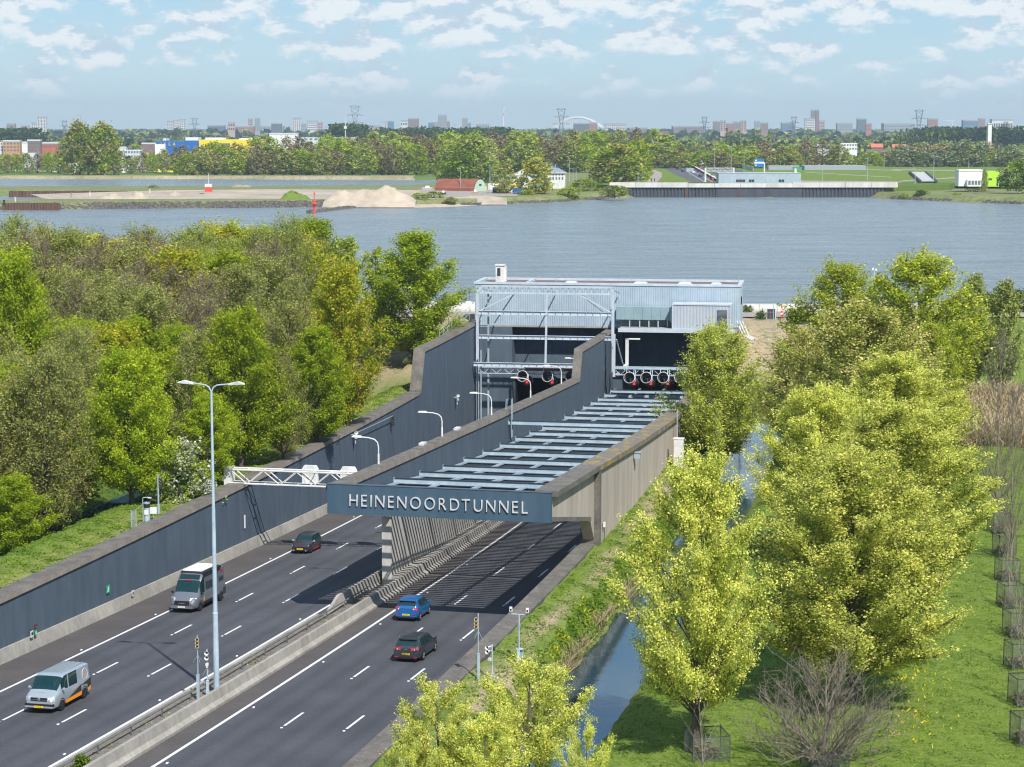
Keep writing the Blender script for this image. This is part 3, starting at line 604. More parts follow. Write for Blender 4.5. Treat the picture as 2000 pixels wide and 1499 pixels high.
mb = MB(); mb.bb(.55, .85, -.3, .4, .2, 2.2); mb.build('side_duct', M['white_paint'], ck)
# plant container, duct
pc = thing('plant_container', 'pale grey plant container with dark grille in front of the portal building', 'container', PW(21.2, Y0-2.0, 6.35), -PH)
mb = MB(); clad(mb, -3.7, 3.7, -1.5, 0, 3.05, .42, .03); mb.bb(-3.7, 3.7, -1.48, 1.5, 0, 3.05); mb.build('body', M['clad_light'], pc)
mb = MB(); mb.bb(-3.8, 3.8, -1.6, 1.6, 3.05, 3.2); mb.build('roof', M['steel_light'], pc)
mb = MB(); mb.bb(-3.8, 3.8, -1.6, -1.46, -.12, 0); mb.bb(-3.8, -3.65, -1.62, -1.46, 0, 3.05); mb.bb(3.65, 3.8, -1.62, -1.46, 0, 3.05); mb.build('corner_frame', M['steel_light'], pc)
mb = MB(); mb.bb(2.0, 3.25, -1.6, -1.55, .35, 2.45); g_ = mb.build('grille', M['steel_dark'], pc)
mb = MB()
for k in range(14): mb.box((2.62, -1.63, .45+k*.145), (1.2, .06, .035))
o = mb.build('louvres', M['galv'], g_)
dc = thing('ventilation_duct', 'teal sheet metal duct on posts leading to the plant container', 'duct', PW(11.2, Y0-1.3, 6.35), -PH)
for k in range(6):
    x0, x1 = -1.15+k*1.15, k*1.15-.02; mb = MB(); mb.bb(x0, x1, -.7, .9, .95, 2.6); mb.build('duct_section', M['duct_teal'], dc)
mb = MB(); mb.add([(5.75, -.7, .95), (5.75, .9, .95), (5.75, .9, 2.5), (5.75, -.7, 2.5), (6.25, -1.3, .3), (6.25, .9, .3), (6.25, .9, 3.0), (6.25, -1.3, 3.0)], [(0, 3, 2, 1), (4, 5, 6, 7), (0, 1, 5, 4), (1, 2, 6, 5), (2, 3, 7, 6), (3, 0, 4, 7)]); mb.build('transition', M['duct_teal'], dc)
for x in (.6, 1.9, 3.1, 4.3, 5.5): mb = MB(); mb.bb(x-.07, x+.07, -.6, -.5, 0, .94); mb.build('support', M['steel_paint'], dc)
# portal substructure: side, flank and back walls, tube mouths, deck
pw = thing('tunnel_portal', 'dark blue recessed tunnel portal with two black tube mouths under the building', 'tunnel portal', PO, -PH)
def pbx(nm, x0, x1, y0, y1, z0, z1, mt): mb = MB(); mb.bb(x0, x1, y0, y1, z0, z1); return mb.build(nm, M[mt], pw)
pbx('flank_wall', -8.2, -3.9, 9.6, 12.8, -9, 5.93, 'blue_panel'); pbx('flank_wall', 8.6, 10.6, 11, 12.8, -9, 5.88, 'blue_panel')
pbx('back_wall', -3.9, 8.6, 12.8, 13.8, -1.1, 5.88, 'blue_panel'); pbx('back_wall', 10.6, 24, 12.8, 13.8, -1.1, 5.88, 'blue_panel')
pbx('centre_pier', 8.6, 10.6, 12.8, 30, -12, 5.88, 'blue_panel'); pbx('side_wall', 23.9, 25.6, -2, 20, -9, 5.3, 'concrete_face')
pbx('tube_dark_end', -3.9, 9.4, 30, 30.5, -12, 5, 'dark_void'); pbx('tube_dark_end', 10.6, 24, 30, 30.5, -12, 5, 'dark_void')  # near-black end plates: the unlit depth of the tubes put into colour
pbx('tube_roof', -3.9, 8.6, 13.8, 30, -1.1, -.6, 'dark_void'); pbx('tube_roof', 10.6, 24, 13.8, 30, -1.1, -.6, 'dark_void'); pbx('tube_side', -4.4, -3.9, 12.8, 30, -12, -.6, 'dark_void')  # roofs and side in the same near-black, darkness of the tubes painted on
mb = MB(); mb.bb(10.6, 26.4, Y0-3.75, Y0+.05, 5.95, 6.33); mb.build('deck_slab', M['concrete'], pw)
mb = MB(); mb.bb(10.5, 25.5, Y0-3.95, Y0-3.75, 5.85, 6.38); mb.build('deck_edge', M['steel_light'], pw)
# steel frame across the left tube
fr = thing('lattice_structure', 'white steel lattice frame standing across the left tunnel mouth', 'steel frame', PO, -PH)
def fm(nm, pts, wd, h, mt='steel_light'):
    mb = MB()
    for a_, b_ in zip(pts[:-1], pts[1:]): mb.bar(a_, b_, wd, h)
    return mb.build(nm, M[mt], fr)
FZ = [12.0, 8.7, 5.6, 2.25]
lean = lambda z: (12-z)*-.0
for x, zb in ((-6.85, -7.2), (10.45, 1.3)):
    fm('post', [(x, 0, zb), (x, 0, 11.3)], .34, .34)
fm('post', [(-5.6, .9, -7), (-5.6, .9, 11)], .22, .22, 'galv'); fm('post', [(-6.2, -1.2, -7), (-6.2, -1.2, 4)], .16, .16, 'galv')
fm('knee', [(-6.85, 0, 11.3), (-6.2, 0, 12.0)], .34, .34); fm('knee', [(10.45, 0, 11.3), (10.3, 0, 12.0)], .34, .34)
fm('top_chord', [(-6.3, 0, 12.05), (10.5, 0, 12.05)], .34, .22); fm('top_chord', [(-6.6, 0, 11.2), (10.3, 0, 11.2)], .2, .2)
for k in range(23): x = -6.2+k*.73; fm('stiffener', [(x, 0, 11.2), (x+.06, 0, 12.0)], .09, .05)
def ibeam(z, x0, x1, y=0):
    mb = MB(); mb.bb(x0, x1, y-.03, y+.03, z-.22, z+.22); mb.bb(x0, x1, y-.17, y+.17, z+.2, z+.25); mb.bb(x0, x1, y-.17, y+.17, z-.25, z-.2)
    b = mb.build('crossbeam', M['steel_light'], fr)
    for k in range(int((x1-x0)/.95)):
        mb = MB(); mb.bb(x0+.5+k*.95-.015, x0+.5+k*.95+.015, y-.17, y-.031, z-.2, z+.2); mb.build('stiffener', M['galv'], b)
for z in FZ[1:3]: ibeam(z, -6.8, 10.3)
ibeam(FZ[3], -7.1, 9.4, -1.5)
fm('centre_post', [(1.9, -.05, 2.3), (2.05, 0, 11.1)], .26, .2)
for a_, b_ in (((-6.6, .0, 8.9), (-2.2, .0, 11.1)), ((10.2, 0, 8.9), (6.2, 0, 11.1))): fm('brace', [a_, b_], .14, .14)
for a_, b_ in (((-6.2, 9.6, 6.5), (-2.2, .1, 11.1)), ((10.2, 9.6, 6.6), (6.4, .1, 11.1)), ((10.3, 9.5, 10.6), (10.4, 0, 11.8)), ((-6.4, 9.5, 10.6), (-6.5, 0, 11.8)), ((2.0, 9.6, 10.6), (2.0, .1, 11.5))): fm('brace', [a_, b_], .12, .12, 'galv')
# cable tray and fan truss below the frame
def truss_row(x0, x1, z, y, name, label):
    t = thing(name, label, 'truss', PW(0, y, 0), -PH)
    mb = MB(); mb.bar((x0, 0, z+.55), (x1, 0, z+.55), .3, .14); mb.build('top_chord', M['steel_paint'], t)
    mb = MB(); mb.bar((x0, 0, z-.25), (x1, 0, z-.25), .12, .1); mb.build('bottom_chord', M['steel_light'], t)
    mb = MB(); n = int((x1-x0)/.8)
    for k in range(n): a_ = x0+(x1-x0)*k/n; b_ = x0+(x1-x0)*(k+1)/n; mb.bar((a_, 0, z-.22 if k % 2 else z+.5), (b_, 0, z+.5 if k % 2 else z-.22), .06, .06)
    mb.build('web_lattice', M['steel_light'], t)
    mb = MB(); mb.bb(x0, x1, .1, 1.4, z+.62, z+.7); mb.build('tray', M['galv'], t); return t
truss_row(-6.9, 9.4, 1.15, .3, 'fan_truss', 'steel lattice girder carrying jet fans over the left tube')
truss_row(10.7, 23.8, 1.35, -.6, 'fan_truss', 'steel lattice girder carrying jet fans over the right tube')
cc = thing('catch_trough', 'brown mesh trough with white dividers under the lattice frame', 'trough', PW(2, -1.0, 1.55), -PH)
mb = MB(); mb.bb(-2.6, 7.4, 0, .9, -.1, .25); mb.build('mesh', M['roof_brown'], cc)
for x in (-2.6, -.2, 2.3, 4.8, 7.2): mb = MB(); mb.bb(x-.06, x+.06, -.08, .95, -.15, .4); mb.build('divider', M['steel_light'], cc)
flat('fan_white', (.50, .48, .47), .4); flat('fan_grey', (.11, .115, .13), .6); flat('signal_red', (.75, .03, .02), .5); flat('fan_casing', (.10, .085, .085), .6)
def jet_fan(loc, label):
    t = thing('jet_fan', label, 'jet fan', loc, -PH-.12, 'jet fans above the tube mouths'); t.rotation_euler = (R_(-17), 0, -PH-.10)
    prof_out = [(.66, 0), (.72, .02), (.66, .1), (.60, .5), (.60, 3.0), (.68, 3.3)]
    mb = MB(); mb.lathe(prof_out, axis='y', n=24); mb.build('casing', M['fan_casing'], t, smooth=True)
    mb = MB(); mb.lathe([(.655, -.03), (.70, -.05), (.75, 0), (.72, .08), (.66, .08), (.655, -.03)], axis='y', n=28); mb.build('inlet_ring', M['fan_white'], t, smooth=True)
    mb = MB(); mb.lathe([(.62, 0.02), (.58, .5), (.58, 2.9)], axis='y', n=24); mb.build('duct_lining', M['fan_grey'], t, smooth=True)
    mb = MB(); mb.lathe([(0, .9), (.16, 1.0), (.17, 1.4), (0, 1.4)], axis='y', n=12); mb.build('hub', M['galv'], t)
    for k in range(3):
        a_ = k*2*math.pi/3+.5; mb = MB(); mb.bar((.12*math.cos(a_), 1.1, .12*math.sin(a_)), (.57*math.cos(a_), 1.15, .57*math.sin(a_)), .12, .04); mb.build('blade', M['galv'], t)
    mb = MB(); mb.bb(.42, .72, .3, .65, -.85, -.5); mb.build('junction_box', M['signal_red'], t)
    mb = MB(); mb.bb(-.5, -.42, .4, .5, .5, 1.15); mb.bb(.42, .5, .4, .5, .5, 1.15); mb.bb(.62, .7, .5, .6, -.4, 1.1); mb.build('hanger', M['steel_light'], t); return t
for i, (px, nm) in enumerate(((1020, 'leftmost of the three over the left tube'), (1069, 'middle of the three over the left tube'), (1115, 'half hidden behind the centre wall, over the left tube'))):
    jet_fan(at(px, 735+i*.5, 260.5), 'round white rimmed jet fan, '+nm)
for i, (px, nm) in enumerate(((1229, 'leftmost over the right tube'), (1262, 'second from the left over the right tube'), (1295, 'third from the left over the right tube'), (1328, 'fourth over the right tube, partly behind the willow'), (1361, 'fifth over the right tube, behind the willow'))):
    jet_fan(at(px, 738, 257.5), 'round white rimmed jet fan, '+nm)
# right portal post and duct
rp = thing('portal_post', 'pale steel post with white elbow duct at the left edge of the right tube', 'post', PW(10.75, -1.2, 0), -PH)
mb = MB(); mb.bar((0, 0, .9), (0, 0, 6.3), .3, .3); mb.build('post', M['steel_light'], rp)
mb = MB(); mb.bar((.25, .2, 5.6), (.75, 4, 1.9), .14, .14); mb.build('brace', M['steel_paint'], rp)
mb = MB(); mb.bb(1.05, 1.45, 3.8, 4.2, 2.0, 5.4); mb.bb(1.05, 2.9, 3.8, 4.2, 5.25, 5.4); mb.bar((1.25, 4, 2.0), (.35, .6, 1.1), .4, .35); mb.build('elbow_duct', M['white_paint'], rp)
# bollard light, ladder on the side of centre wall
ld = thing('wall_ladder', 'small hooped steel ladder on the centre wall beside the raised cable beam', 'ladder', W(84.0, 9.5, 3))
def tubes(par, nm, lst, r, mt, n=5, org=(0, 0, 0)):
    mb = MB()
    for p_ in lst: mb.tube(p_, r, n)
    return mb.build(nm, M[mt], par, org)
O_ = W(84.0, 9.5, 3)
for ds in (0, .5): tubes(ld, 'rail', [[W(84+ds, 9.2, 5.8), W(84+ds, 9.25, 6.8), W(84+ds, 9.75, 6.85), W(84+ds, 9.75, 3.2)]], .04, 'galv', org=O_)
for k in range(9): tubes(ld, 'rung', [[W(84, 9.75, 3.4+k*.35), W(84.5, 9.75, 3.4+k*.35)]], .025, 'galv', org=O_)
ld = thing('wall_ladder', 'hooped steel ladder on the outer side of the right tunnel wall', 'ladder', W(88, 24.6, 1)); O_ = W(88, 24.6, 1)
for ds in (0, .5): tubes(ld, 'rail', [[W(88+ds, 23.2, 4.8), W(88+ds, 23.3, 5.6), W(88+ds, 24.8, 5.7), W(88+ds, 24.85, 1.3)]], .04, 'galv', org=O_)
for k in range(11): tubes(ld, 'rung', [[W(88, 24.85, 1.6+k*.35), W(88.5, 24.85, 1.6+k*.35)]], .025, 'galv', org=O_)
# white cabinet, wall lamp, socket box
cb = thing('utility_cabinet', 'tall white utility cabinet with red edge beside the tunnel side wall', 'cabinet', W(83.8, 25.5, 1.0), -hd(84))
mb = MB(); mb.bb(-.45, .45, -.35, .35, .1, 2.6); mb.build('body', M['white_paint'], cb); mb = MB(); mb.bb(-.5, .5, -.4, .4, 2.6, 2.68); mb.build('roof', M['white_paint'], cb)
mb = MB(); mb.bb(-.5, -.455, -.3, .3, .3, 2.4); mb.build('red_edge', M['signal_red'], cb); mb = MB(); mb.bb(-.42, .4, -.37, -.352, .2, 2.5); d_ = mb.build('door', M['white_paint'], cb)
mb = MB(); mb.bb(.25, .3, -.40, -.372, 1.2, 1.4); mb.build('handle', M['steel_dark'], d_); mb = MB(); mb.bb(-.55, .55, -.45, .45, -.3, .1); mb.build('plinth', M['concrete'], cb)
wb = thing('wall_box', 'grey metal box fixed under the coping of the tunnel side wall', 'box', W(63, 24.7, 5.35), -hd(63)); mb = MB(); mb.bb(-.25, .3, -.25, .25, -.25, .2); mb.build('body', M['galv'], wb); mb = MB(); mb.bb(-.3, .35, -.3, .3, .2, .25); mb.build('lid', M['galv'], wb)
sk = thing('socket_box', 'small white socket box with cable low on the tunnel side wall', 'box', W(48.5, 24.5, 2.3), -hd(48)); mb = MB(); mb.bb(-.02, .14, -.15, .15, -.15, .2); mb.build('body', M['white_paint'], sk); mb = MB(); mb.tube([(.05, 0, -.15), (.05, 0, -1.4)], .025, 5); mb.build('cable', M['steel_dark'], sk)
# stair railing behind the left wall top
sr = thing('stair_railing', 'grey tubular stair railing climbing beside the left wall top', 'railing', W(135, -9, 7)); O_ = W(135, -9, 7)
RP = [(s, -8.9, 6.0+(s-138)*.045) for s in np.arange(138, 161, 2.6)]
for (s, l, z) in RP: tubes(sr, 'post', [[W(s, l, z), W(s, l, z+1.9)]], .04, 'galv', org=O_)
for h in (1.9, 1.45, 1.0): tubes(sr, 'rail', [[W(s, l, z+h) for s, l, z in RP]], .035, 'galv', org=O_)
# ---------------------------------------------------------------- gantry over the oncoming lanes
G_S = 57.6; gy = thing('sign_gantry', 'white steel lattice sign gantry over the oncoming lanes', 'gantry', W(G_S, -8.4, 2.8), -hd(G_S))
L_ = 17.2
for y, z in ((-.45, 0), (.45, 0), (-.45, 1.15), (.45, 1.15)): mb = MB(); mb.tube([(0, y, z), (L_, y, z)], .075, 6); mb.build('chord', M['white_paint'], gy)
for y in (-.45, .45):
    for k in range(12):
        a_, b_ = k*L_/12, (k+1)*L_/12; mb = MB(); mb.tube([(a_, y, 0 if k % 2 else 1.15), (b_, y, 1.15 if k % 2 else 0)], .045, 5); mb.build('diagonal', M['white_paint'], gy)
for k in range(13):
    x = k*L_/12; mb = MB(); mb.tube([(x, -.45, 1.15), (x, .45, 1.15)], .04, 5); mb.tube([(x, -.45, 0), (x, .45, 0)], .04, 5); mb.build('crossbar', M['white_paint'], gy)
mb = MB(); mb.bb(-.5, .05, -.6, .6, -.15, 1.3); mb.build('end_bracket', M['white_paint'], gy)
mb = MB(); mb.bb(-.1, .5, -.2, .2, -1.6, -.15); mb.build('wall_bracket', M['galv'], gy)
for k, (l, nm) in enumerate(((6.6, 'left'), (9.9, 'middle'), (13.3, 'right'))):
    sg = thing('matrix_sign', 'white backed lane signal box on the gantry, '+('clear of the centre wall' if k == 0 else 'beside the centre wall' if k == 1 else 'hidden past the coping of the centre wall'), 'sign', W(G_S, l-8.4, 2.8), -hd(G_S), 'lane signals on the gantry')
    pts = [(-.68, -.2), (.68, -.2), (.68, 1.15), (.5, 1.45), (-.5, 1.45), (-.68, 1.15)]
    mb = MB(); vs = [(x, .5, z+.1) for x, z in pts]+[(x, .8, z+.1) for x, z in pts]; n = 6
    mb.add(vs, [tuple(range(n)), tuple(range(2*n-1, n-1, -1))]+[(i, n+i, n+(i+1) % n, (i+1) % n) for i in range(n)]); mb.build('housing', M['white_paint'], sg)
    for x in (-.4, 0, .4): mb = MB(); mb.bb(x-.03, x+.03, .46, .498, .1, 1.4); mb.build('rib', M['white_paint'], sg)
# ---------------------------------------------------------------- short curved lamps on the centre wall
def wall_lamp(s, label, z0=None, l=8.85):
    z0 = CT(s) if z0 is None else z0; t = thing('wall_lamp', label, 'street lamp', W(s, l, z0), -hd(s), 'curved lamps on the centre wall')
    mb = MB(); mb.tube([(0, 0, 0), (0, 0, .75)], .075, 7); mb.build('base', M['white_paint'], t)
    mb = MB(); mb.tube([(0, 0, .75), (0, 0, 1.25), (-.07, 0, 1.6), (-.3, 0, 1.82), (-.75, 0, 1.93), (-1.35, 0, 1.97)], .048, 6); mb.build('arm', M['white_paint'], t)
    mb = MB(); mb.add([(-1.3, -.13, 1.93), (-1.3, .13, 1.93), (-2.05, .11, 1.95), (-2.05, -.11, 1.95), (-1.35, -.09, 2.08), (-1.35, .09, 2.08), (-1.95, .07, 2.06), (-1.95, -.07, 2.06)], [(0, 1, 2, 3), (4, 7, 6, 5), (0, 4, 5, 1), (1, 5, 6, 2), (2, 6, 7, 3), (3, 7, 4, 0)]); mb.build('lamp_head', M['white_paint'], t)
for s, nm in ((41.9, 'nearest the sign beam'), (60.5, 'second from the sign beam'), (79.3, 'third from the sign beam, before the frame posts'), (98.5, 'fourth, in front of the black tube mouth'), (118, 'fifth, in front of the jet fans')): wall_lamp(s, 'white curved lamp on the centre wall, '+nm)
wall_lamp(137, 'white curved lamp head peeping past the stepped centre wall', 2.85, 8.5)
for s, l_ in ((54.5, 'flat pale box lying on the centre wall coping, nearer one'), (66, 'flat pale box lying on the centre wall coping, farther one')):
    t = thing('junction_box', l_, 'box', W(s, 8.8, CT(s)), -hd(s)); mb = MB(); mb.bb(-.2, .2, -.5, .5, 0, .14); mb.build('body', M['white_paint'], t); mb = MB(); mb.bb(-.22, .22, -.52, .52, .14, .17); mb.build('lid', M['white_paint'], t)
# ---------------------------------------------------------------- tall double lamp on the central reservation
lp = thing('street_lamp', 'tall pale blue double armed street lamp on the central reservation', 'street lamp', W(7.97, 9.45, rl(8, 10)+.1), -hd(8)+.06)
mb = MB(); mb.lathe([(.34, 0), (.34, .05), (.22, .25)], n=8); mb.build('base_flange', M['galv'], lp)
mb = MB(); mb.tube([(0, 0, .0), (0, 0, 4.8)], [.175, .155], 10); mb.build('lower_pole', M['steel_paint'], lp)
mb = MB(); mb.tube([(0, 0, 4.8), (0, 0, 4.9), (0, 0, 11)], [.17, .135, .105], 10); mb.build('middle_pole', M['steel_paint'], lp)
mb = MB(); mb.tube([(0, 0, 11), (0, 0, 17.8)], [.095, .06], 8); mb.build('upper_pole', M['steel_paint'], lp)
for sx in (-1, 1):
    mb = MB(); mb.tube([(0, 0, 17.7), (sx*.12, 0, 17.98), (sx*.35, 0, 18.12), (sx*1.1, 0, 18.2)], .042, 6); a_ = mb.build('arm', M['steel_paint'], lp)
    mb = MB(); c = [(1.05, -.11, 18.14), (1.05, .11, 18.14), (2.0, .09, 18.2), (2.0, -.09, 18.2), (1.1, -.1, 18.26), (1.1, .1, 18.26), (1.6, .13, 18.36), (1.6, -.13, 18.36), (1.95, .06, 18.27), (1.95, -.06, 18.27)]
    mb.add([(sx*x, y, z) for x, y, z in c], [(0, 1, 2, 3), (4, 5, 6, 7), (7, 6, 8, 9), (0, 4, 5, 1), (3, 2, 8, 9), (1, 5, 6), (1, 6, 2), (2, 6, 8), (0, 4, 7), (0, 7, 3), (3, 7, 9)]); mb.build('lamp_head', M['white_paint'], lp)
# ---------------------------------------------------------------- loudspeaker, signal and camera poles
flat('signal_amber', (.72, .55, .30), .5); flat('signal_black', (.02, .02, .02), .5); flat('horn_white', (.78, .76, .74), .45)
def round_signal(t, x, z, r=.115):
    mb = MB(); mb.lathe([(r, -.03), (r, .02), (r*.7, .1), (0, .11)], c=(x, -.1, z), axis='y', n=14); h_ = mb.build('signal_head', M['signal_amber'], t)
    mb = MB(); mb.lathe([(0, -.04), (r*.55, -.035), (r*.55, -.031)], c=(x, -.1, z), axis='y', n=12); mb.build('lens', M['signal_black'], h_)
    mb = MB(); mb.lathe([(r*.6, -.04), (r, -.09), (r*.92, -.09), (r*.55, -.04)], c=(x, -.1, z), axis='y', n=12, a0=-.2, a1=math.pi+.2); mb.build('hood', M['signal_amber'], h_)
def horn(t, x, z, r=.125, ln=1.0, yaw=0):
    mb = MB(); mb.lathe([(.03, .25*ln), (.045, .1), (r*.7, -.03), (r, -.12), (r*.9, -.115), (.04, .08)], c=(x, -.1, z), axis='y', n=14); h_ = mb.build('horn', M['horn_white'], t)
    mb = MB(); mb.lathe([(0, -.06), (.05, -.02), (.05, .02)], c=(x, -.1, z), axis='y', n=10); mb.build('driver', M['steel_dark'], h_)
def mast(name, label, loc, rz_, w_, h0, top, cat, spike, m1='galv'):
    t = thing(name, label, cat, loc, rz_); mb = MB(); mb.box((0, 0, h0/2), (w_, w_, h0)); mb.box((0, 0, h0+.015), (w_*1.15, w_*1.15, .03)); mb.build('base_column', M[m1], t)
    mb = MB(); mb.tube([(0, 0, h0), (0, 0, top)], .038, 7); mb.build('pole', M[m1], t)
    mb = MB()
    for k in range(4): a_ = k*math.pi/2+.6; mb.tube([(0, 0, spike), (.3*math.cos(a_), .3*math.sin(a_), spike-.42)], .008, 4)
    mb.build('bird_spikes', M['galv'], t); return t
t = mast('signal_mast', 'grey mast with three round amber signal lamps on the central reservation', W(6.2, 9.05, rl(6, 9)+.1), .0, .17, 1.5, 3.05, 'signal mast', 2.72)
for z in (3.22, 3.42, 3.62): round_signal(t, 0, z)
mb = MB(); mb.tube([(0, 0, 3.0), (0, 0, 3.85)], .03, 6); mb.build('top_pin', M['galv'], t)
t = mast('loudspeaker_mast', 'slim pale blue mast with two white horn loudspeakers beside the tall lamp', W(7.1, 9.25, rl(7, 9)+.1), .0, .16, .98, 2.85, 'loudspeaker mast', 1.78, 'steel_paint')
for z in (2.38, 2.66): horn(t, 0, z)
mb = MB(); mb.box((0, -.03, 1.97), (.17, .16, .15)); mb.build('camera_box', M['white_paint'], t); mb = MB(); mb.box((0, -.03, 1.83), (.12, .12, .1)); mb.build('sensor', M['signal_amber'], t)
t = mast('signal_mast', 'brownish mast with three amber signal lamps beside the right parapet', W(8.3, 25.1, 1.0), .25, .16, 1.6, 3.95, 'signal mast', 2.95)
for z in (3.62, 3.4, 3.2): round_signal(t, -.16, z, .12)
t = mast('loudspeaker_mast', 'short slim mast with two white horn loudspeakers beside the right parapet', W(8.9, 25.75, .85), -.6, .11, .5, 2.2, 'loudspeaker mast', 1.02, 'steel_paint')
for z in (2.02, 1.77): horn(t, -.22, z, .125, 1.5)
mb = MB(); mb.box((-.12, -.05, 1.33), (.17, .16, .15)); mb.build('camera_box', M['white_paint'], t)
t = thing('camera_mast', 'pale blue mast with two white cameras on a crossbar by the right verge', 'camera mast', W(13.0, 26.3, .9), 0)
mb = MB(); mb.box((-.03, -.05, .43), (.18, .2, .86)); mb.build('cabinet', M['steel_paint'], t); mb = MB(); mb.lathe([(.13, 0), (.13, .84)], c=(.13, .1, 0), n=14); mb.build('drum', M['galv'], t)
mb = MB(); mb.box((.04, .02, .885), (.4, .36, .04)); mb.build('lid', M['steel_paint'], t)
mb = MB(); mb.tube([(0, 0, .9), (0, 0, 2.95)], [.042, .035], 8); mb.build('pole', M['steel_paint'], t)
mb = MB(); mb.tube([(-.48, 0, 3.15), (-.48, 0, 2.98), (.48, 0, 2.93), (.48, 0, 3.08)], .026, 6); mb.build('crossbar', M['steel_paint'], t)
for x, z in ((-.48, 3.28), (.48, 3.2)): mb = MB(); mb.box((x, -.03, z), (.19, .3, .22), taper=.85); c_ = mb.build('camera', M['white_paint'], t); mb = MB(); mb.bb(x-.05, x+.05, -.2, -.182, z-.05, z+.05); mb.build('lens', M['signal_black'], c_)
mb = MB()
for k in range(4): a_ = k*math.pi/2+.6; mb.tube([(0, 0, 2.42), (.28*math.cos(a_), .28*math.sin(a_), 2.05)], .008, 4)
mb.build('bird_spikes', M['galv'], t)
# left verge: warning lights, speed camera, fence, white box
t = thing('traffic_signal', 'traffic light with round lamps on the left grass verge', 'traffic light', W(43.9, -9.35, 2.55), 0); mb = MB(); mb.tube([(0, 0, 0), (0, 0, 3.1)], .07, 7); mb.build('mast', M['galv'], t); mb = MB(); mb.tube([(0, 0, 0), (0, 0, .8)], .12, 8); mb.build('base', M['galv'], t)
mb = MB(); mb.bb(.07, .30, -.1, .1, 2.1, 2.85); mb.build('signal_housing', M['signal_black'], t)
for z in (2.72, 2.48, 2.24): mb = MB(); mb.lathe([(.1, -.02), (.1, .05), (0, .05)], c=(.185, -.12, z), axis='y', n=12); mb.build('signal_lens', M['horn_white'], t)
t = thing('speed_camera', 'grey cylindrical speed camera column on the left verge', 'speed camera', W(40.8, -9.0, 2.55), 0)
mb = MB(); mb.lathe([(.25, 0), (.27, .1), (.23, .2), (.23, 1.1)], n=14); mb.build('column', M['galv'], t, smooth=True); mb = MB(); mb.lathe([(.23, 1.1), (.23, 1.4)], n=14); mb.build('camera_window', M['signal_black'], t)
mb = MB(); mb.lathe([(.25, 1.4), (.25, 1.5), (0, 1.54)], n=14); mb.build('cap', M['galv'], t); mb = MB(); mb.bb(-.16, .16, -.27, -.24, .6, .95); mb.build('notice_panel', M['white_paint'], t)
t = thing('notice_board', 'small white notice board beside the speed camera', 'sign', W(41.8, -8.9, 2.55), .1); mb = MB(); mb.bb(-.25, .25, -.03, .03, .45, .95); mb.build('board', M['white_paint'], t); mb = MB(); mb.tube([(0, .05, 0), (0, .05, .9)], .025, 5); mb.build('post', M['galv'], t)
t = thing('lamp_bracket', 'slim hooked lamp post beside the speed camera', 'lamp', W(40.4, -9.15, 2.5), 0); mb = MB(); mb.tube([(0, 0, 0), (0, 0, 1.9), (.05, 0, 1.98), (.42, 0, 1.98)], .035, 5); mb.build('post', M['galv'], t); mb = MB(); mb.bb(.4, .65, -.05, .05, 1.92, 2.0); mb.build('lamp_head', M['white_paint'], t)
t = thing('mesh_fence', 'short grey mesh fence panel beside the speed camera', 'fence', W(38.7, -9.0, 2.5), -hd(40)+.2); 
for x in (0, -.35): mb = MB(); mb.tube([(x, 0, 0), (x, 0, 1.35)], .035, 5); mb.build('post', M['galv'], t)
mb = MB(); mb.tube([(0, 0, 1.35), (.4, 2.2, 1.6)], .02, 4); mb.tube([(0, 0, .1), (.4, 2.2, .3)], .02, 4)
for k in range(12): mb.tube([(-.35+.35*k/11, 0, .05), (-.35+.35*k/11, 0, 1.3)], .008, 3)
for k in range(10): mb.tube([(-.35, 0, .1+k*.13), (0, 0, .1+k*.13)], .008, 3)
mb.build('mesh', M['galv'], t)
t = thing('verge_cabinet', 'low white cabinet on the left coping near the gantry', 'cabinet', W(53.5, -8.9, 2.55), -hd(53)); mb = MB(); mb.bb(-.25, .25, -.5, .5, 0, 1.0); mb.build('body', M['white_paint'], t); mb = MB(); mb.bb(-.28, .28, -.53, .53, 1.0, 1.05); mb.build('lid', M['white_paint'], t)
# fixtures on the left wall face
t = thing('wall_cable', 'thin cable conduit climbing along the left wall face', 'conduit', W(89.6, -7.15, 2.4)); O_ = W(89.6, -7.15, 2.4); tubes(t, 'conduit', [[W(s, -6.9, 2.35-.022*(s-89.6)) for s in rng_s(89.6, 104.6, 5)]], .035, 'galv', org=O_)
def horn_cam(s, z, lab):
    t = thing('wall_loudspeaker', lab, 'loudspeaker', W(s, -7.1, z), .3); mb = MB(); mb.lathe([(.05, .3), (.07, .1), (.2, -.1), (.18, -.09), (.05, .1)], c=(.25, 0, 0), axis='y', n=12); mb.build('horn', M['horn_white'], t); mb = MB(); mb.bb(-.3, .25, -.05, .05, -.25, -.15); mb.bb(.1, .22, -.06, .06, -1.1, -.2); mb.build('bracket', M['galv'], t); mb = MB(); mb.bb(.05, .35, -.2, .1, -.6, -.35); mb.build('speaker_box', M['galv'], t)
horn_cam(89.6, 2.4, 'white horn loudspeaker bracketed on the left wall above the first curved lamp'); horn_cam(139, -.2, 'white horn loudspeaker on the left wall close to the steel frame')
t = thing('wall_signal', 'small three lens signal hung on the left wall face', 'traffic light', W(104.8, -6.95, 1.0), .2); mb = MB(); mb.bb(-.14, .14, -.1, .12, -.1, .95); mb.build('signal_housing', M['signal_black'], t)
for z in (.8, .45, .1): mb = MB(); mb.lathe([(.1, -.03), (.1, .03), (0, .03)], c=(0, -.12, z), axis='y', n=10); mb.build('signal_lens', M['signal_amber'], t)
flat('sign_green', (.02, .38, .20), .5)
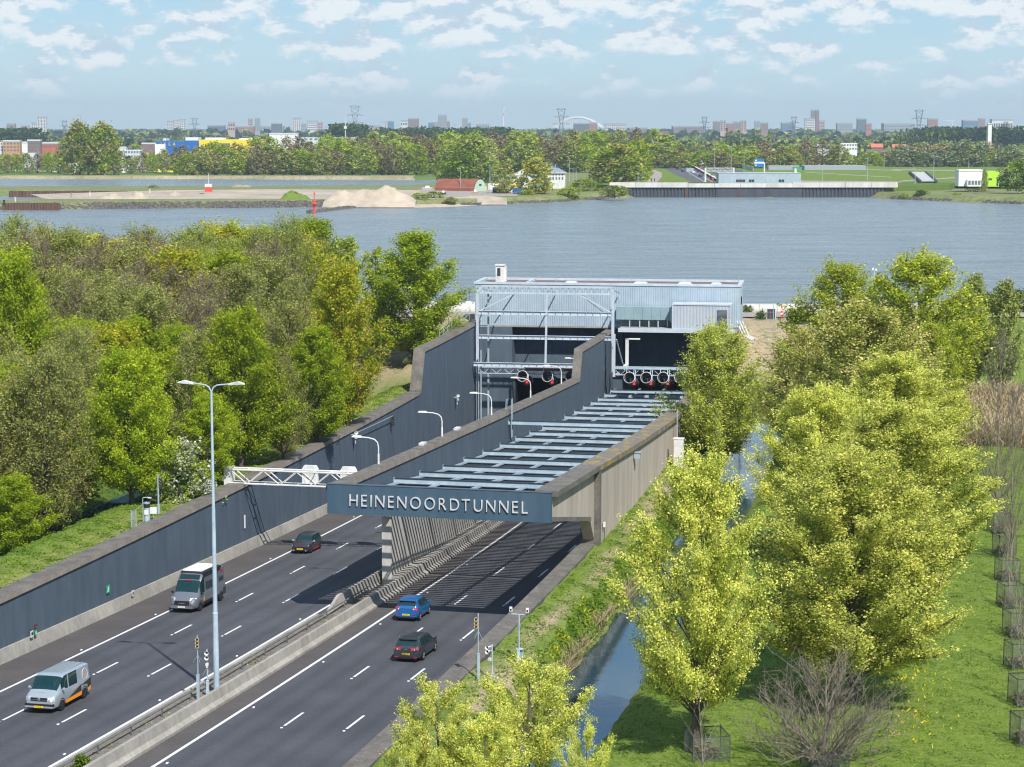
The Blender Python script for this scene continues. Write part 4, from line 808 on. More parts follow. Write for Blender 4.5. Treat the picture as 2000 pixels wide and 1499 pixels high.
def wplate(s, z, wd, h, mt, lab, l=-7.22, extra=None):
    t = thing('wall_plate', lab, 'sign', W(s, l, z), -hd(s)); mb = MB(); mb.bb(0, .03, -wd/2, wd/2, -h/2, h/2); mb.build('plate', M[mt], t)
    if extra:
        for (y0, y1, z0, z1, m2) in extra: mb = MB(); mb.bb(.03, .045, y0, y1, z0, z1); mb.build('symbol', M[m2], t)
wplate(29.5, -.05, .55, .55, 'sign_green', 'small green escape sign on the left wall behind the camper', extra=[(-.05, .1, -.05, .15, 'white_paint'), (-.15, 0, -.18, -.05, 'white_paint')])
wplate(17.3, -.33, .36, .42, 'white_paint', 'white square with black diamonds low on the left barrier', l=-7.0, extra=[(-.1, .1, -.05, .12, 'signal_black')])
wplate(17.85, -.35, .3, .36, 'sign_green', 'green plate low on the left barrier beside the silver van', l=-7.0, extra=[(-.05, .05, -.12, .05, 'white_paint')]); wplate(17.85, 0, .3, .3, 'signal_black', 'black square plate above the green plate on the left barrier', l=-7.0, extra=[(-.05, .05, -.08, .08, 'signal_red')])
wplate(33.2, -1.15, .35, .4, 'white_paint', 'white plate low on the left barrier above the camper', l=-7.0, extra=[(-.08, .08, -.1, .1, 'signal_black')])
wplate(57.2, -.4, .3, 1.1, 'horn_white', 'tall narrow white plate on the left wall under the gantry')
# ---------------------------------------------------------------- vehicles: x = right, y = forward, z up, wheels on z = 0
def paint(name, c, metal=.35): return flat(name, c, .32, metal, coat=.6)
paint('paint_silver', (.36, .42, .46)); paint('paint_grey', (.17, .185, .21)); paint('paint_anthracite', (.045, .052, .06)); paint('paint_darkred_grey', (.05, .045, .055)); paint('paint_blue', (.01, .12, .35), .2)
flat('glass', (.012, .03, .032), .05, 0, spec=.8); flat('glass_green', (.004, .028, .028), .06, spec=.8); flat('trim_black', (.015, .015, .017), .5); flat('chrome', (.6, .6, .62), .2, .9)
flat('plate_yellow', (.80, .55, .02), .5); flat('plate_white', (.75, .68, .66), .5); flat('lamp_red', (.55, .012, .012), .25, spec=.7); flat('lamp_clear', (.62, .64, .66), .15, spec=.8)
flat('rim_silver', (.42, .42, .42), .35, .6); flat('rim_dark', (.05, .05, .055), .4, .4); flat('orange_film', (.85, .30, .01), .4); flat('anthracite_film', (.03, .033, .037), .4); flat('pink_film', (.60, .34, .30), .5); flat('roof_white', (.85, .85, .84), .5); flat('lamp_amber', (.8, .35, .02), .4)
flat('seat_green', (.02, .33, .24), .8)
def interp(tab, y): return float(np.interp(y, [a[0] for a in tab], [a[1] for a in tab]))
def smooth_tab(tab, y, k=.10):      # rounded profile
    return sum(interp(tab, y+d*k) for d in (-1, -.5, 0, .5, 1))/5
class Car:
    """body lofted along y from side-profile tables; faces are split into body, panes and trim parts"""
    def __init__(s, name, label, cat, loc, rz_, L, Wd, top, belt, sill, wid, tumble, paint_, glass='glass', windows=(), shield=None, rear=None, wheels=(), wr=.32, rim='rim_silver', ny=72, group=None, grow=.13):
        s.t = thing(name, label, cat, loc, rz_, group); s.L = L; s.W = Wd; s.top = top; s.belt = belt; s.paint = M[paint_]
        s.wid = wid; s.tumble = tumble; s.sill = sill
        ys = [ -L/2 + L*i/ny for i in range(ny+1)]; rings = []
        for y in ys:
            rings.append(s.ring(y))
        m = len(rings[0]); groups = {}
        def addf(key, quad): groups.setdefault(key, []).append(quad)
        NB, NT = 6, 9        # indices in half ring: belt point, roof edge point
        H = s.H
        for i in range(ny):
            ym = (ys[i]+ys[i+1])/2
            for j in range(m-1):
                jj = j if j < H-1 else m-2-j     # symmetric index of the segment (0 at sill)
                key = 'body'
                if s.seg_win[0] <= jj <= s.seg_win[1]:
                    for k, (a, b) in enumerate(windows):
                        if a <= ym <= b: key = ('side_window', k, 1 if j < H-1 else -1)
                elif jj > s.seg_win[1]:
                    if shield and shield[0] <= ym <= shield[1]: key = 'windshield'
                    if rear and rear[0] <= ym <= rear[1]: key = 'rear_window'
                addf(key, [rings[i][j], rings[i+1][j], rings[i+1][j+1], rings[i][j+1]])
        groups['body'].append(None)
        for key, q in groups.items():
            mb = MB(); caps = q[-1] is None
            if caps: q = q[:-1]
            V = np.array(q).reshape(-1, 3); idx = {}; vs = []; fs = []
            for f in np.array(q):
                t_ = []
                for p in f:
                    k_ = tuple(np.round(p, 4))
                    if k_ not in idx: idx[k_] = len(vs); vs.append(k_)
                    t_.append(idx[k_])
                t_ = list(dict.fromkeys(t_))
                if len(t_) >= 3: fs.append(tuple(t_))
            mb.add(vs, fs)
            if caps:
                for r, flip in ((rings[0], 0), (rings[-1], 1)):
                    pts = r if not flip else r[::-1]; mb.add(pts, [tuple(range(len(pts)))])
            nm = 'body' if key == 'body' else (key if isinstance(key, str) else 'side_window')
            o = mb.build(nm, s.paint if nm == 'body' else M[glass], s.t, smooth=True)
            if nm == 'body': s.body = o; md = o.modifiers.new('edges', 'EDGE_SPLIT'); md.split_angle = R_(38)
        for (wy) in wheels:
            for sx in (-1, 1): s.wheel(sx, wy, wr, rim)
    def ring(s, y):
        L = s.L; e = 1.0
        w = smooth_tab(s.wid, y)*s.W/2; zt = smooth_tab(s.top, y, .12); zb = smooth_tab(s.belt, y, .1); zs = interp(s.sill, y)
        zb = min(zb, zt-.04); tum = interp(s.tumble, y); wt = w*(1-tum)
        g = zt-zb; P = [(w*.90, zs), (w*.97, zs+.06), (w*1.0, zs+.25), (w*1.0, zs+(zb-zs)*.62), (w*.985, zb-.03), (w*.955, zb+.015)]
        P += [(w*.95+(wt-w*.95)*.33, zb+g*.30), (w*.95+(wt-w*.95)*.72, zb+g*.66), (wt, zt-min(.08, g*.25)), (wt*.93, zt-min(.03, g*.1)), (wt*.72, zt), (wt*.36, zt+.012), (0, zt+.016)]
        s.H = len(P); s.seg_win = (5, 7)
        right = [(x, y, z) for x, z in P]; left = [(-x, y, z) for x, z in P[:-1]][::-1]
        return right+left
    def half_w(s, y): return smooth_tab(s.wid, y)*s.W/2
    def wheel(s, sx, wy, r, rim):
        x = sx*(s.half_w(wy)-.10); mb = MB(); w_ = .11
        mb.lathe([(r*.62, w_), (r*.9, w_), (r, w_*.7), (r, -w_*.7), (r*.9, -w_), (r*.5, -w_)], c=(x, wy, r), axis='x', n=22); t_ = mb.build('wheel', M['black_rubber'], s.t, smooth=False)
        mb = MB(); xo = x+sx*.085; mb.lathe([(0, sx*.02), (r*.2, sx*.02), (r*.2, 0), (r*.64, 0), (r*.66, sx*.02)], c=(xo-sx*.02, wy, r), axis='x', n=22); mb.build('rim', M['trim_black'] if rim != 'rim_dark' else M[rim], t_)
        mb = MB()
        for k in range(5):
            a = k*2*math.pi/5+.3; mb.bar((xo+sx*.015, wy, r), (xo+sx*.015, wy+r*.62*math.cos(a), r+r*.62*math.sin(a)), .03, r*.22)
        mb.build('spokes', M[rim], t_)
        mb = MB(); mb.lathe([(r*1.02, 0), (r*1.18, 0)], c=(sx*(s.half_w(wy)+.006), wy, r+.02), axis='x', n=20, a0=-.15, a1=math.pi+.15)
        mb.lathe([(0, 0), (r*1.06, 0)], c=(sx*(s.half_w(wy)-.004), wy, r+.02), axis='x', n=20) if False else None
        mb.build('wheel_arch', M['trim_black'], s.t)
        mb = MB(); mb.lathe([(r*1.04, 0), (r*1.04, sx*-.5)], c=(sx*(s.half_w(wy)+.004), wy, r+.01), axis='x', n=18, a0=-.1, a1=math.pi+.1)
    def part(s, nm, mt, fn, par=None): mb = MB(); fn(mb); return mb.build(nm, M[mt] if isinstance(mt, str) else mt, par or s.t)
    def bx(s, nm, mt, x0, x1, y0, y1, z0, z1, par=None, taper=1): return s.part(nm, mt, lambda mb: mb.box(((x0+x1)/2, (y0+y1)/2, (z0+z1)/2), (x1-x0, y1-y0, z1-z0), taper=taper), par)
    def mirrors(s, y, z, mt, d=.2):
        for sx in (-1, 1):
            w = s.half_w(y)*.94
            def f(mb): mb.lathe([(0, -.06), (.07, -.04), (.095, 0), (.08, .05), (0, .065)], c=(sx*(w+.16), y, z), axis='y', n=12); mb.bar((sx*(w-.02), y, z-.05), (sx*(w+.12), y, z-.02), .05, .05)
            s.part('wing_mirror', mt, f)
    def plate(s, front, z, mt, txt, w=.52):
        y = s.L/2 if front else -s.L/2; sg = 1 if front else -1; o = s.bx('number_plate', mt, -w/2, w/2, y+sg*.02-.01, y+sg*.02+.01, z-.055, z+.055)
        me = bpy.data.curves.new('txt', 'FONT'); me.body = txt; me.size = .10; me.extrude = .002; me.align_x = 'CENTER'
        ob = bpy.data.objects.new('t', me); sc.collection.objects.link(ob); bpy.context.view_layer.update(); ms = bpy.data.meshes.new_from_object(ob.evaluated_get(bpy.context.evaluated_depsgraph_get())); bpy.data.objects.remove(ob); ms.materials.append(M['trim_black'])
        c = link(bpy.data.objects.new('plate_characters', ms)); c.parent = o; c.location = (0, y+sg*.033, z-.035); c.rotation_euler = (math.pi/2, 0, math.pi if front else 0)
def wedge_lamp(mb, x0, x1, y0, y1, z0, z1, dx=.0):
    mb.add([(x0, y0, z0), (x1, y1, z0), (x1, y1-dx, z1), (x0, y0-dx, z1), (x0, y0-.15*np.sign(y0), z0), (x1, y1-.15*np.sign(y0), z0), (x1, y1-.15*np.sign(y0), z1), (x0, y0-.15*np.sign(y0), z1)], [(0, 1, 2, 3), (4, 7, 6, 5), (0, 4, 5, 1), (1, 5, 6, 2), (2, 6, 7, 3), (3, 7, 4, 0)])
def veh_loc(s, l): x, y = xy(s, l); return (float(x), float(y), rl(s, l)+.006)
def pitch_to_road(t, s, sgn):
    t.rotation_mode = 'XYZ'; g = math.atan((rl(s+2, 0)-rl(s-2, 0))/4); t.rotation_euler = (g*sgn, 0, t.rotation_euler[2])
# --- silver van (front faces the camera): forward = -road
sV = 5.1; q = veh_loc(4.15, 1.3)
c = Car('van', 'silver panel van with orange and black side film, nearest in the oncoming lanes', 'van', q, -hd(sV)+math.pi+.02, 4.95, 1.90,
    top=[(-2.48, 1.25), (-2.42, 1.86), (-2.2, 1.97), (.9, 1.99), (1.15, 1.92), (1.75, 1.32), (1.95, 1.19), (2.35, .98), (2.48, .72)], belt=[(-2.48, 1.1), (1.3, 1.14), (1.8, 1.10), (2.35, .90), (2.48, .62)],
    sill=[(-2.48, .38), (2.3, .28), (2.48, .32)], wid=[(-2.48, .90), (-2.3, .98), (-1, 1), (1.6, 1), (2.2, .95), (2.40, .86), (2.48, .76)], tumble=[(-2.48, .12), (1, .13), (1.8, .16), (2.48, .10)],
    paint_='paint_silver', glass='glass_green', windows=[(.62, 1.45), (-.62, .45)], shield=(1.16, 1.83), rear=(-2.47, -2.3), wheels=(-1.52, 1.48), wr=.33, rim='rim_dark')
c.mirrors(1.45, 1.25, 'paint_silver'); pitch_to_road(c.t, sV, -1)
for sx in (-1, 1):
    o = c.part('headlight', 'lamp_clear', lambda mb: wedge_lamp(mb, sx*.52, sx*.86, 2.485, 2.33, .72, .93, .06))
c.bx('grille', 'trim_black', -.50, .50, 2.44, 2.50, .74, .92); c.bx('grille_bar', 'chrome', -.5, .5, 2.495, 2.51, .80, .825); c.part('badge', 'chrome', lambda mb: mb.lathe([(0, .0), (.09, 0), (.10, -.01), (.08, -.03)], c=(0, 2.525, .83), axis='y', n=16))
c.bx('air_intake', 'trim_black', -.86, .86, 2.30, 2.50, .46, .58); c.bx('bumper', 'paint_silver', -.84, .84, 2.28, 2.51, .36, .455); c.bx('lower_intake', 'trim_black', -.7, .7, 2.3, 2.505, .30, .355); c.t; c.L = 5.04; c.plate(True, .42, 'plate_yellow', 'V 943 SD'); c.L = 4.95
for k in range(5): c.bx('roof_rib', 'paint_silver', -.56+k*.28-.03, -.56+k*.28+.03, -2.1, .8, 1.985, 2.012)
for sx in (-1, 1):
    x = sx*.955
    def tri(mb, x=x, sx=sx): mb.add([(x, 1.0, .42), (x, -1.05, .42), (x, -1.05, .98), (x+.001*sx, -.6, .86), (x, .6, .56)], [(0, 1, 2, 3, 4)])
    c.part('side_film', 'anthracite_film', tri)
    c.part('side_film', 'orange_film', lambda mb: mb.add([(x+sx*.004, 1.05, .33), (x+sx*.004, -1.08, .33), (x+sx*.004, -1.08, .57), (x+sx*.004, 1.05, .52)], [(0, 1, 2, 3)]))
    c.part('side_film', 'anthracite_film', lambda mb: mb.add([(x-sx*.002, -1.9, .60), (x-sx*.02, -2.4, .60), (x-sx*.02, -2.4, 1.10), (x, -1.05, .90), (x, -1.9, .82)], [(0, 1, 2, 3, 4)]))
    c.part('side_film', 'orange_film', lambda mb: mb.add([(x-sx*.0, -1.92, .36), (x-sx*.015, -2.38, .38), (x-sx*.015, -2.38, .62), (x, -1.92, .56)], [(0, 1, 2, 3)]))
    # house and ring emblem with lines of print
    yc, zc = -1.62, 1.42; xs = sx*.905
    def ringf(mb, r=.34, xs=xs):
        n = 22
        for k in range(3, n-2):
            a, b = 2*math.pi*k/n-1.57, 2*math.pi*(k+1)/n-1.57; P = [(xs-sx*(r*math.sin(a))*.10, yc+r*math.cos(a), zc+r*math.sin(a)), (xs-sx*(r*math.sin(b))*.10, yc+r*math.cos(b), zc+r*math.sin(b))]
            mb.bar(P[0], P[1], .012, .03)
    c.part('emblem_ring', 'roof_white', ringf)
    def house(mb, xs=xs):
        for (a, b) in (((-.16, .02), (0, .22)), ((0, .22), (.16, .02)), ((-.14, .04), (-.12, -.14)), ((.14, .04), (.12, -.14))): mb.bar((xs-sx*a[1]*.1+sx*.004, yc+a[0], zc+a[1]), (xs-sx*b[1]*.1+sx*.004, yc+b[0], zc+b[1]), .012, .045)
    c.part('emblem_house', 'pink_film', house); c.part('side_print', 'pink_film', lambda mb: [mb.bar((sx*.953, -.5, .98), (sx*.953, .15, .90), .01, .07), mb.bar((sx*.935, -1.9, 1.14), (sx*.935, -1.4, 1.10), .01, .06)])
c.bx('bonnet_print', 'pink_film', -.22, .22, 2.05, 2.1, 1.14, 1.152)
c.bx('seat', 'seat_green', .2, .55, .95, 1.05, 1.2, 1.62)
# --- grey camper van
sC = 34.6; q = veh_loc(sC-.9, -2.25)
c = Car('camper_van', 'grey high roofed camper van with white roof panel behind the lamp post', 'camper van', q, -hd(sC)+math.pi, 5.95, 2.05,
    top=[(-2.97, 1.6), (-2.93, 2.42), (-2.7, 2.52), (1.0, 2.52), (1.25, 2.46), (1.62, 2.06), (2.05, 1.45), (2.25, 1.26), (2.78, .98), (2.97, .70)], belt=[(-2.97, 1.25), (1.6, 1.22), (2.1, 1.17), (2.75, .88), (2.97, .60)],
    sill=[(-2.97, .40), (2.7, .30), (2.97, .34)], wid=[(-2.97, .93), (-2.8, .99), (0, 1), (1.9, 1), (2.5, .96), (2.8, .86), (2.97, .74)], tumble=[(-2.97, .10), (1, .12), (2.1, .18), (2.97, .1)],
    paint_='paint_grey', glass='glass_green', windows=[(1.05, 1.85)], shield=(1.60, 2.16), rear=None, wheels=(-2.0, 1.95), wr=.35, rim='rim_dark')
pitch_to_road(c.t, sC, -1); c.mirrors(1.9, 1.28, 'trim_black')
c.bx('roof_panel', 'roof_white', -.72, .72, -1.9, .98, 2.66, 2.72); c.bx('roof_rail', 'trim_black', -.86, .86, -2.1, 1.1, 2.52, 2.658, taper=.93); c.bx('awning', 'trim_black', -1.06, -.90, -1.9, 1.25, 2.5, 2.64)
c.part('roof_glass', 'glass', lambda mb: mb.add([(-.72, 1.28, 2.475), (.72, 1.28, 2.475), (.76, 1.55, 2.20), (-.76, 1.55, 2.20), ], [(0, 1, 2, 3)])); c.bx('roof_mark', 'lamp_red', -.2, .2, 1.62, 1.66, 2.09, 2.16)
for sx in (-1, 1):
    c.part('headlight', 'lamp_clear', lambda mb: wedge_lamp(mb, sx*.55, sx*.93, 2.90, 2.62, .86, 1.05, .1))
    c.part('bumper_wing', 'chrome', lambda mb: mb.bar((sx*.58, 2.95, .50), (sx*.86, 2.76, .60), .08, .10))
    c.bx('side_window', 'glass', *sorted((sx*.985, sx*1.008)), .05, .85, 1.38, 1.92); c.bx('side_window', 'glass', *sorted((sx*.985, sx*1.012)), -.55, -.05, 1.38, 1.92)
    for yy in (-2.35, -1.9): c.part('round_window', 'glass', lambda mb: mb.lathe([(0, sx*.02), (.17, sx*.02), (.19, 0)], c=(sx*.985, yy, 1.66), axis='x', n=14))
    c.bx('lower_trim', 'anthracite_film', *sorted((sx*.99, sx*1.03)), -2.9, -2.42, .45, .95); c.bx('side_trim', 'trim_black', *sorted((sx*1.005, sx*1.03)), -1.55, 1.4, .40, .60); c.bx('side_emblem', 'lamp_amber', *sorted((sx*1.02, sx*1.032)), 1.22, 1.36, .62, .95)
    c.bx('rear_mark', 'lamp_red', *sorted((sx*.93, sx*.955)), -2.4, -2.05, 2.15, 2.32)
c.bx('grille', 'trim_black', -.55, .55, 2.86, 2.99, .56, .86); c.bx('bumper', 'paint_grey', -.80, .80, 2.82, 3.02, .34, .55); c.bx('grille_name', 'chrome', -.22, .22, 2.99, 3.0, .69, .73); c.L = 6.06; c.plate(True, .45, 'plate_white', 'PX 3 20'); c.L = 5.95
c.bx('seat', 'seat_green', -.25, .0, 1.5, 1.56, 1.4, 1.8); c.bx('seat', 'seat_green', .15, .4, 1.5, 1.56, 1.45, 1.85)
# --- small dark hatchback, front
def hatch(name, label, q, rz_, L, Wd, Hh, pn, rim, gl, wr=.30, est=False, rev=False):
    h = L/2; k = Hh/1.49
    if est: top = [(-h, .78), (-h+.05, .98), (-h+.38, 1.30), (-h+.62, 1.44), (-h+1.2, 1.48), (.25, 1.47), (.55, 1.40), (1.25, 1.0), (1.42, .94), (h-.25, .80), (h-.03, .66), (h, .58)]
    else: top = [(-h, .80), (-h+.04, 1.0), (-h+.28, 1.34), (-h+.45, 1.45), (-h+.9, 1.49), (.2, 1.48), (.45, 1.40), (h-.80, 1.02), (h-.68, .96), (h-.20, .84), (h-.03, .70), (h, .60)]
    top = [(a, b*k) for a, b in top]
    belt = [(-h, .72), (-h+.1, .95), (-h+.6, .98), (h-1.0, .90), (h-.4, .78), (h-.05, .62), (h, .52)] if not est else [(-h, .70), (-h+.1, .94), (0, .92), (1.3, .88), (h-.3, .74), (h, .52)]
    if est: win = [(-h+.72, -.95), (-.88, .02), (.10, .98)]; sh = (.62, 1.24); re = (-h+.10, -h+.50)
    else: win = [(-h+.55, -.42), (-.34, h-1.02)]; sh = (.52, h-.80); re = (-h+.08, -h+.36)
    return Car(name, label, 'car', q, rz_, L, Wd, top, [(a, b*k) for a, b in belt], [(-h, .34), (-h+.3, .24), (h-.3, .20), (h, .26)], [(-h, .86), (-h+.2, .95), (-h+.8, 1), (h-1, 1), (h-.5, .95), (h-.12, .85), (h, .74)], [(-h, .14), (-h+.4, .22), (0, .23), (h-.9, .24), (h, .12)], pn, gl, win, sh, re, (-h+.66 if not est else -h+.95, h-.68 if not est else h-.9), wr, rim)
sP = 58.4; q = veh_loc(sP, -2.25)
c = hatch('small_car', 'small dark hatchback with red side trim driving below the gantry', q, -hd(sP)+math.pi, 3.65, 1.62, 1.49, 'paint_darkred_grey', 'rim_dark', 'glass_green', .29)
pitch_to_road(c.t, sP, -1); c.mirrors(.85, .98, 'paint_silver'); h = c.L/2
for sx in (-1, 1):
    c.part('headlight', 'lamp_clear', lambda mb: wedge_lamp(mb, sx*.42, sx*.68, h-.02, h-.14, .60, .72, .05)); c.part('fog_lamp', 'chrome', lambda mb: mb.lathe([(.05, 0), (.09, .02), (.09, -.02), (.05, 0)], c=(sx*.52, h+.0, .33), axis='y', n=12))
    c.bx('side_trim', 'lamp_red', *sorted((sx*.80, sx*.825)), -.75, .75, .24, .31)
c.bx('grille', 'trim_black', -.4, .4, h-.05, h+.01, .56, .64); c.bx('grille_bar', 'chrome', -.42, .42, h-.01, h+.018, .645, .665); c.bx('lower_intake', 'trim_black', -.42, .42, h-.06, h+.012, .30, .50); c.plate(True, .42, 'plate_yellow', 'K 302 HX')
# --- blue hatchback, rear
sB = 33.6; q = veh_loc(sB-.5, 13.95)
c = hatch('small_car', 'bright blue hatchback seen from behind in the right carriageway', q, -hd(sB), 3.72, 1.70, 1.50, 'paint_blue', 'rim_silver', 'glass', .30)
pitch_to_road(c.t, sB, 1); c.mirrors(.85, .98, 'paint_blue'); h = c.L/2
for sx in (-1, 1):
    c.part('tail_light', 'lamp_red', lambda mb: wedge_lamp(mb, sx*.46, sx*.79, -h-.04, -h+.05, .80, .98, -.03)); c.bx('tail_glint', 'lamp_clear', *sorted((sx*.50, sx*.58)), -h-.02, -h+.02, .84, .92); c.bx('rear_reflector', 'lamp_red', *sorted((sx*.50, sx*.68)), -h-.03, -h+.05, .42, .54)
c.bx('spoiler', 'paint_blue', -.58, .58, -h+.18, -h+.40, 1.40, 1.445); c.bx('bumper', 'paint_blue', -.74, .74, -h-.03, -h+.1, .34, .60); c.bx('lower_trim', 'trim_black', -.6, .6, -h-.02, -h+.08, .24, .335); c.bx('badge', 'chrome', -.07, .07, -h-.01, -h+.03, .86, .90)
c.L += .05; c.plate(False, .49, 'plate_yellow', 'G 278 KL'); c.L -= .05
for sx in (-1, 1): c.part('belt_trim', 'trim_black', lambda mb: mb.bar((sx*.83, -1.1, .97), (sx*.83, .8, .90), .02, .03))
# --- dark estate, rear
sE = 22.2; q = veh_loc(sE-.7, 17.5)
c = hatch('estate_car', 'dark grey estate car with roof rails seen from behind, nearest in the right lanes', q, -hd(sE), 4.60, 1.80, 1.47, 'paint_anthracite', 'rim_silver', 'glass', .33, True)
pitch_to_road(c.t, sE, 1); c.mirrors(1.0, .98, 'paint_anthracite'); h = c.L/2
for sx in (-1, 1):
    c.part('tail_light', 'lamp_red', lambda mb: wedge_lamp(mb, sx*.34, sx*.80, -h-.04, -h+.06, .77, .93, -.03)); c.bx('tail_glint', 'lamp_clear', *sorted((sx*.52, sx*.60)), -h-.02, -h+.02, .80, .86); c.bx('rear_reflector', 'lamp_red', *sorted((sx*.48, sx*.74)), -h-.03, -h+.05, .33, .37)
    c.part('roof_rail', 'chrome', lambda mb: mb.tube([(sx*.62, -h+.65, 1.44), (sx*.635, -h+.8, 1.505), (sx*.635, .1, 1.515), (sx*.62, .35, 1.45)], .022, 6))
    c.part('window_trim', 'chrome', lambda mb: mb.tube([(sx*.84, -h+.7, .965), (sx*.85, 1.0, .90)], .012, 4))
c.bx('spoiler', 'paint_anthracite', -.58, .58, -h+.34, -h+.60, 1.375, 1.43); c.bx('bumper', 'paint_anthracite', -.78, .78, -h-.03, -h+.1, .38, .62); c.bx('lower_trim', 'trim_black', -.7, .7, -h-.025, -h+.08, .24, .375); c.bx('badge', 'chrome', -.09, .09, -h-.01, -h+.03, .80, .84); c.plate(False, .55, 'plate_yellow', 'R 841 TV')
# ---------------------------------------------------------------- trees
def leaf_quads(C, size, rg, up=.45, sq=.75):
    """C (n,3) centres -> (n,4,3) randomly turned leaf sprays"""
    n = len(C); a = rg.normal(size=(n, 3)); a[:, 2] *= up; a /= np.linalg.norm(a, axis=1)[:, None]
    b = rg.normal(size=(n, 3)); b[:, 2] *= up; b -= (b*a).sum(1)[:, None]*a; b /= np.linalg.norm(b, axis=1)[:, None]
    s = size*(.6+.8*rg.random(n))[:, None]; a = a*s; b = b*s*sq; j = (.7+.6*rg.random((n, 4)))[:, :, None]
    return C[:, None, :] + np.stack([-a-b*.3, a*.2-b, a+b*.3, -a*.2+b], 1)*j*.5
def env_r(u, shape):
    if shape == 'round': return np.sqrt(np.clip(1-(2*u-1)**2, 0, 1))**.8
    if shape == 'egg': return np.clip(np.sin(math.pi*np.clip(u, 0, 1)**.75), 0, 1)**.65
    if shape == 'dome': return np.sqrt(np.clip(1-u**2.6, 0, 1))*np.clip(.55+u*2.5, 0, 1)
    if shape == 'column': return np.clip(1-(2*u-1)**4, 0, 1)**.6
    return np.sqrt(np.clip(1-u, 0, 1))
def make_tree(name, seed, H, Rr, c0, shape, leafm, barkm, limbs=30, br=9, clumps=5, per=12, size=.22, sig=.22, twig=0, rise=.3, tr=.18, leaf2=None, mix2=.3, twigm=None, trunk_r=None, lean=0, fork=False, droop=0):
    rg = np.random.default_rng(seed); pr = thing(name, None, None)
    mb = MB(); tp = []; n = 7
    for i in range(n+1):
        t = i/n; tp.append(np.array([lean*t*t+.12*math.sin(3*t+seed), .12*math.sin(2.3*t+seed*2), H*.9*t]))
    r0 = trunk_r or max(.10, H*.018)
    mb.tube(tp, [r0*(1-.85*i/n)*(1.35 if i == 0 else 1) for i in range(n+1)], 7)
    tw = MB(); cl = []; ph = rg.random(6)*6.28
    for k in range(limbs):
        f = (k+.5)/limbs; u = .02+.96*f**.85; ga = k*2.39996+rg.normal()*.25
        lump = 1+.16*math.sin(3*ga+ph[0]+u*5)+.12*math.sin(5*ga+ph[1]-u*7)+rg.normal()*.10
        z = H*(c0+(1-c0)*u); rad = Rr*env_r(u, shape)*max(.45, lump)
        tip = np.array([rad*math.cos(ga)+lean, rad*math.sin(ga), z-droop*rad])
        zs = max(H*c0*.85, z-rad*(.55+rise)); ts = min(.98, zs/(H*.9)); st = np.array([np.interp(ts, np.linspace(0, 1, n+1), [p[i] for p in tp]) for i in range(3)])
        mid = (st+tip)/2+np.array([0, 0, rad*.10])
        rl_ = r0*.42*(1-.6*u)
        mb.tube([st, mid, tip], [rl_, rl_*.6, rl_*.2], 4, caps=False)
        for b in range(br):
            t = .28+.72*(b+rg.random())/br; p = (1-t)**2*st+2*t*(1-t)*mid+t*t*tip
            d = rg.normal(size=3); d[2] = abs(d[2])*.5+rise-droop*1.5; out = (tip-st); out /= np.linalg.norm(out)+1e-6; d = d/np.linalg.norm(d)+out*.8; d /= np.linalg.norm(d)
            ln = Rr*(.20+.22*rg.random()); e = p+d*ln
            if twig: tw.tube([p, e], [r0*.09+.008, .008], 3, caps=False)
            for c in range(clumps):
                q = p+(e-p)*((c+rg.random())/clumps)+rg.normal(size=3)*sig*.5
                cl.append((q, 1.0))
                if twig > 1 and c % 2: w_ = q+rg.normal(size=3)*Rr*.10+np.array([0, 0, Rr*.05]); tw.tube([q, w_], [.012, .006], 3, caps=False)
    mb.build('trunk', M[barkm], pr)
    if twig: tw.build('twigs', M[twigm or barkm], pr)
    if per:
        P = np.array([c[0] for c in cl]); C = np.repeat(P, per, 0)+rg.normal(size=(len(P)*per, 3))*sig*np.array([1, 1, .75])
        V = leaf_quads(C, size, rg); mats = [M[leafm]]; mi = None
        if leaf2: mats.append(M[leaf2]); mi = (np.repeat(rg.random(len(P)) < mix2, per)).astype(np.int32)
        fast_mesh('crown', V, 4, mats, pr, mi)
    return pr
_used = set()
def plant(proto, x, y, z, sc_, rz_, label, cat='tree', group=None):
    if proto.name not in _used:
        _used.add(proto.name); r = proto; r.location = (x, y, z); r.rotation_euler = (0, 0, rz_); r.scale = sc_ if hasattr(sc_, '__len__') else (sc_,)*3
    else: r = copy_tree(proto, (x, y, z), rz_, sc_)
    r['label'] = label; r['category'] = cat
    if group: r['group'] = group
    elif 'group' in r: del r['group']
    return r
def xz(px, py_top, D, zb): """x position and height for a crown that tops out at py_top"""; return xat(px, D), zat(py_top, D)-zb
# yellow flowering maples on the right
YA = make_tree('field_maple', 11, 14, 4.6, .16, 'egg', 'leaf_yellow', 'bark', 54, 15, 4, 40, .118, .19, twig=1, leaf2='leaf_yellow_under', mix2=.22, rise=.45)
YB = make_tree('field_maple', 12, 14, 5.2, .12, 'egg', 'leaf_yellow', 'bark', 62, 16, 4, 40, .12, .20, twig=1, leaf2='leaf_yellow_under', mix2=.22, rise=.45)
YC = make_tree('flowering_maple', 13, 12, 3.3, .12, 'column', 'leaf_yellow', 'bark', 36, 14, 4, 34, .10, .16, twig=1, leaf2='leaf_yellow_under', mix2=.2, rise=.6)
TN = make_tree('flowering_maple', 14, 14, 6.0, .10, 'egg', 'leaf_tan', 'bark', 52, 13, 4, 20, .18, .26, twig=1, leaf2='leaf_yellow_under', mix2=.32, rise=.3)
LM = make_tree('lime_tree', 15, 14, 4.8, .10, 'egg', 'leaf_willow', 'bark', 48, 12, 4, 20, .19, .26, twig=1, leaf2='leaf_lime', mix2=.45, rise=.5)
GY = 'yellow flowering maples along the ditch'
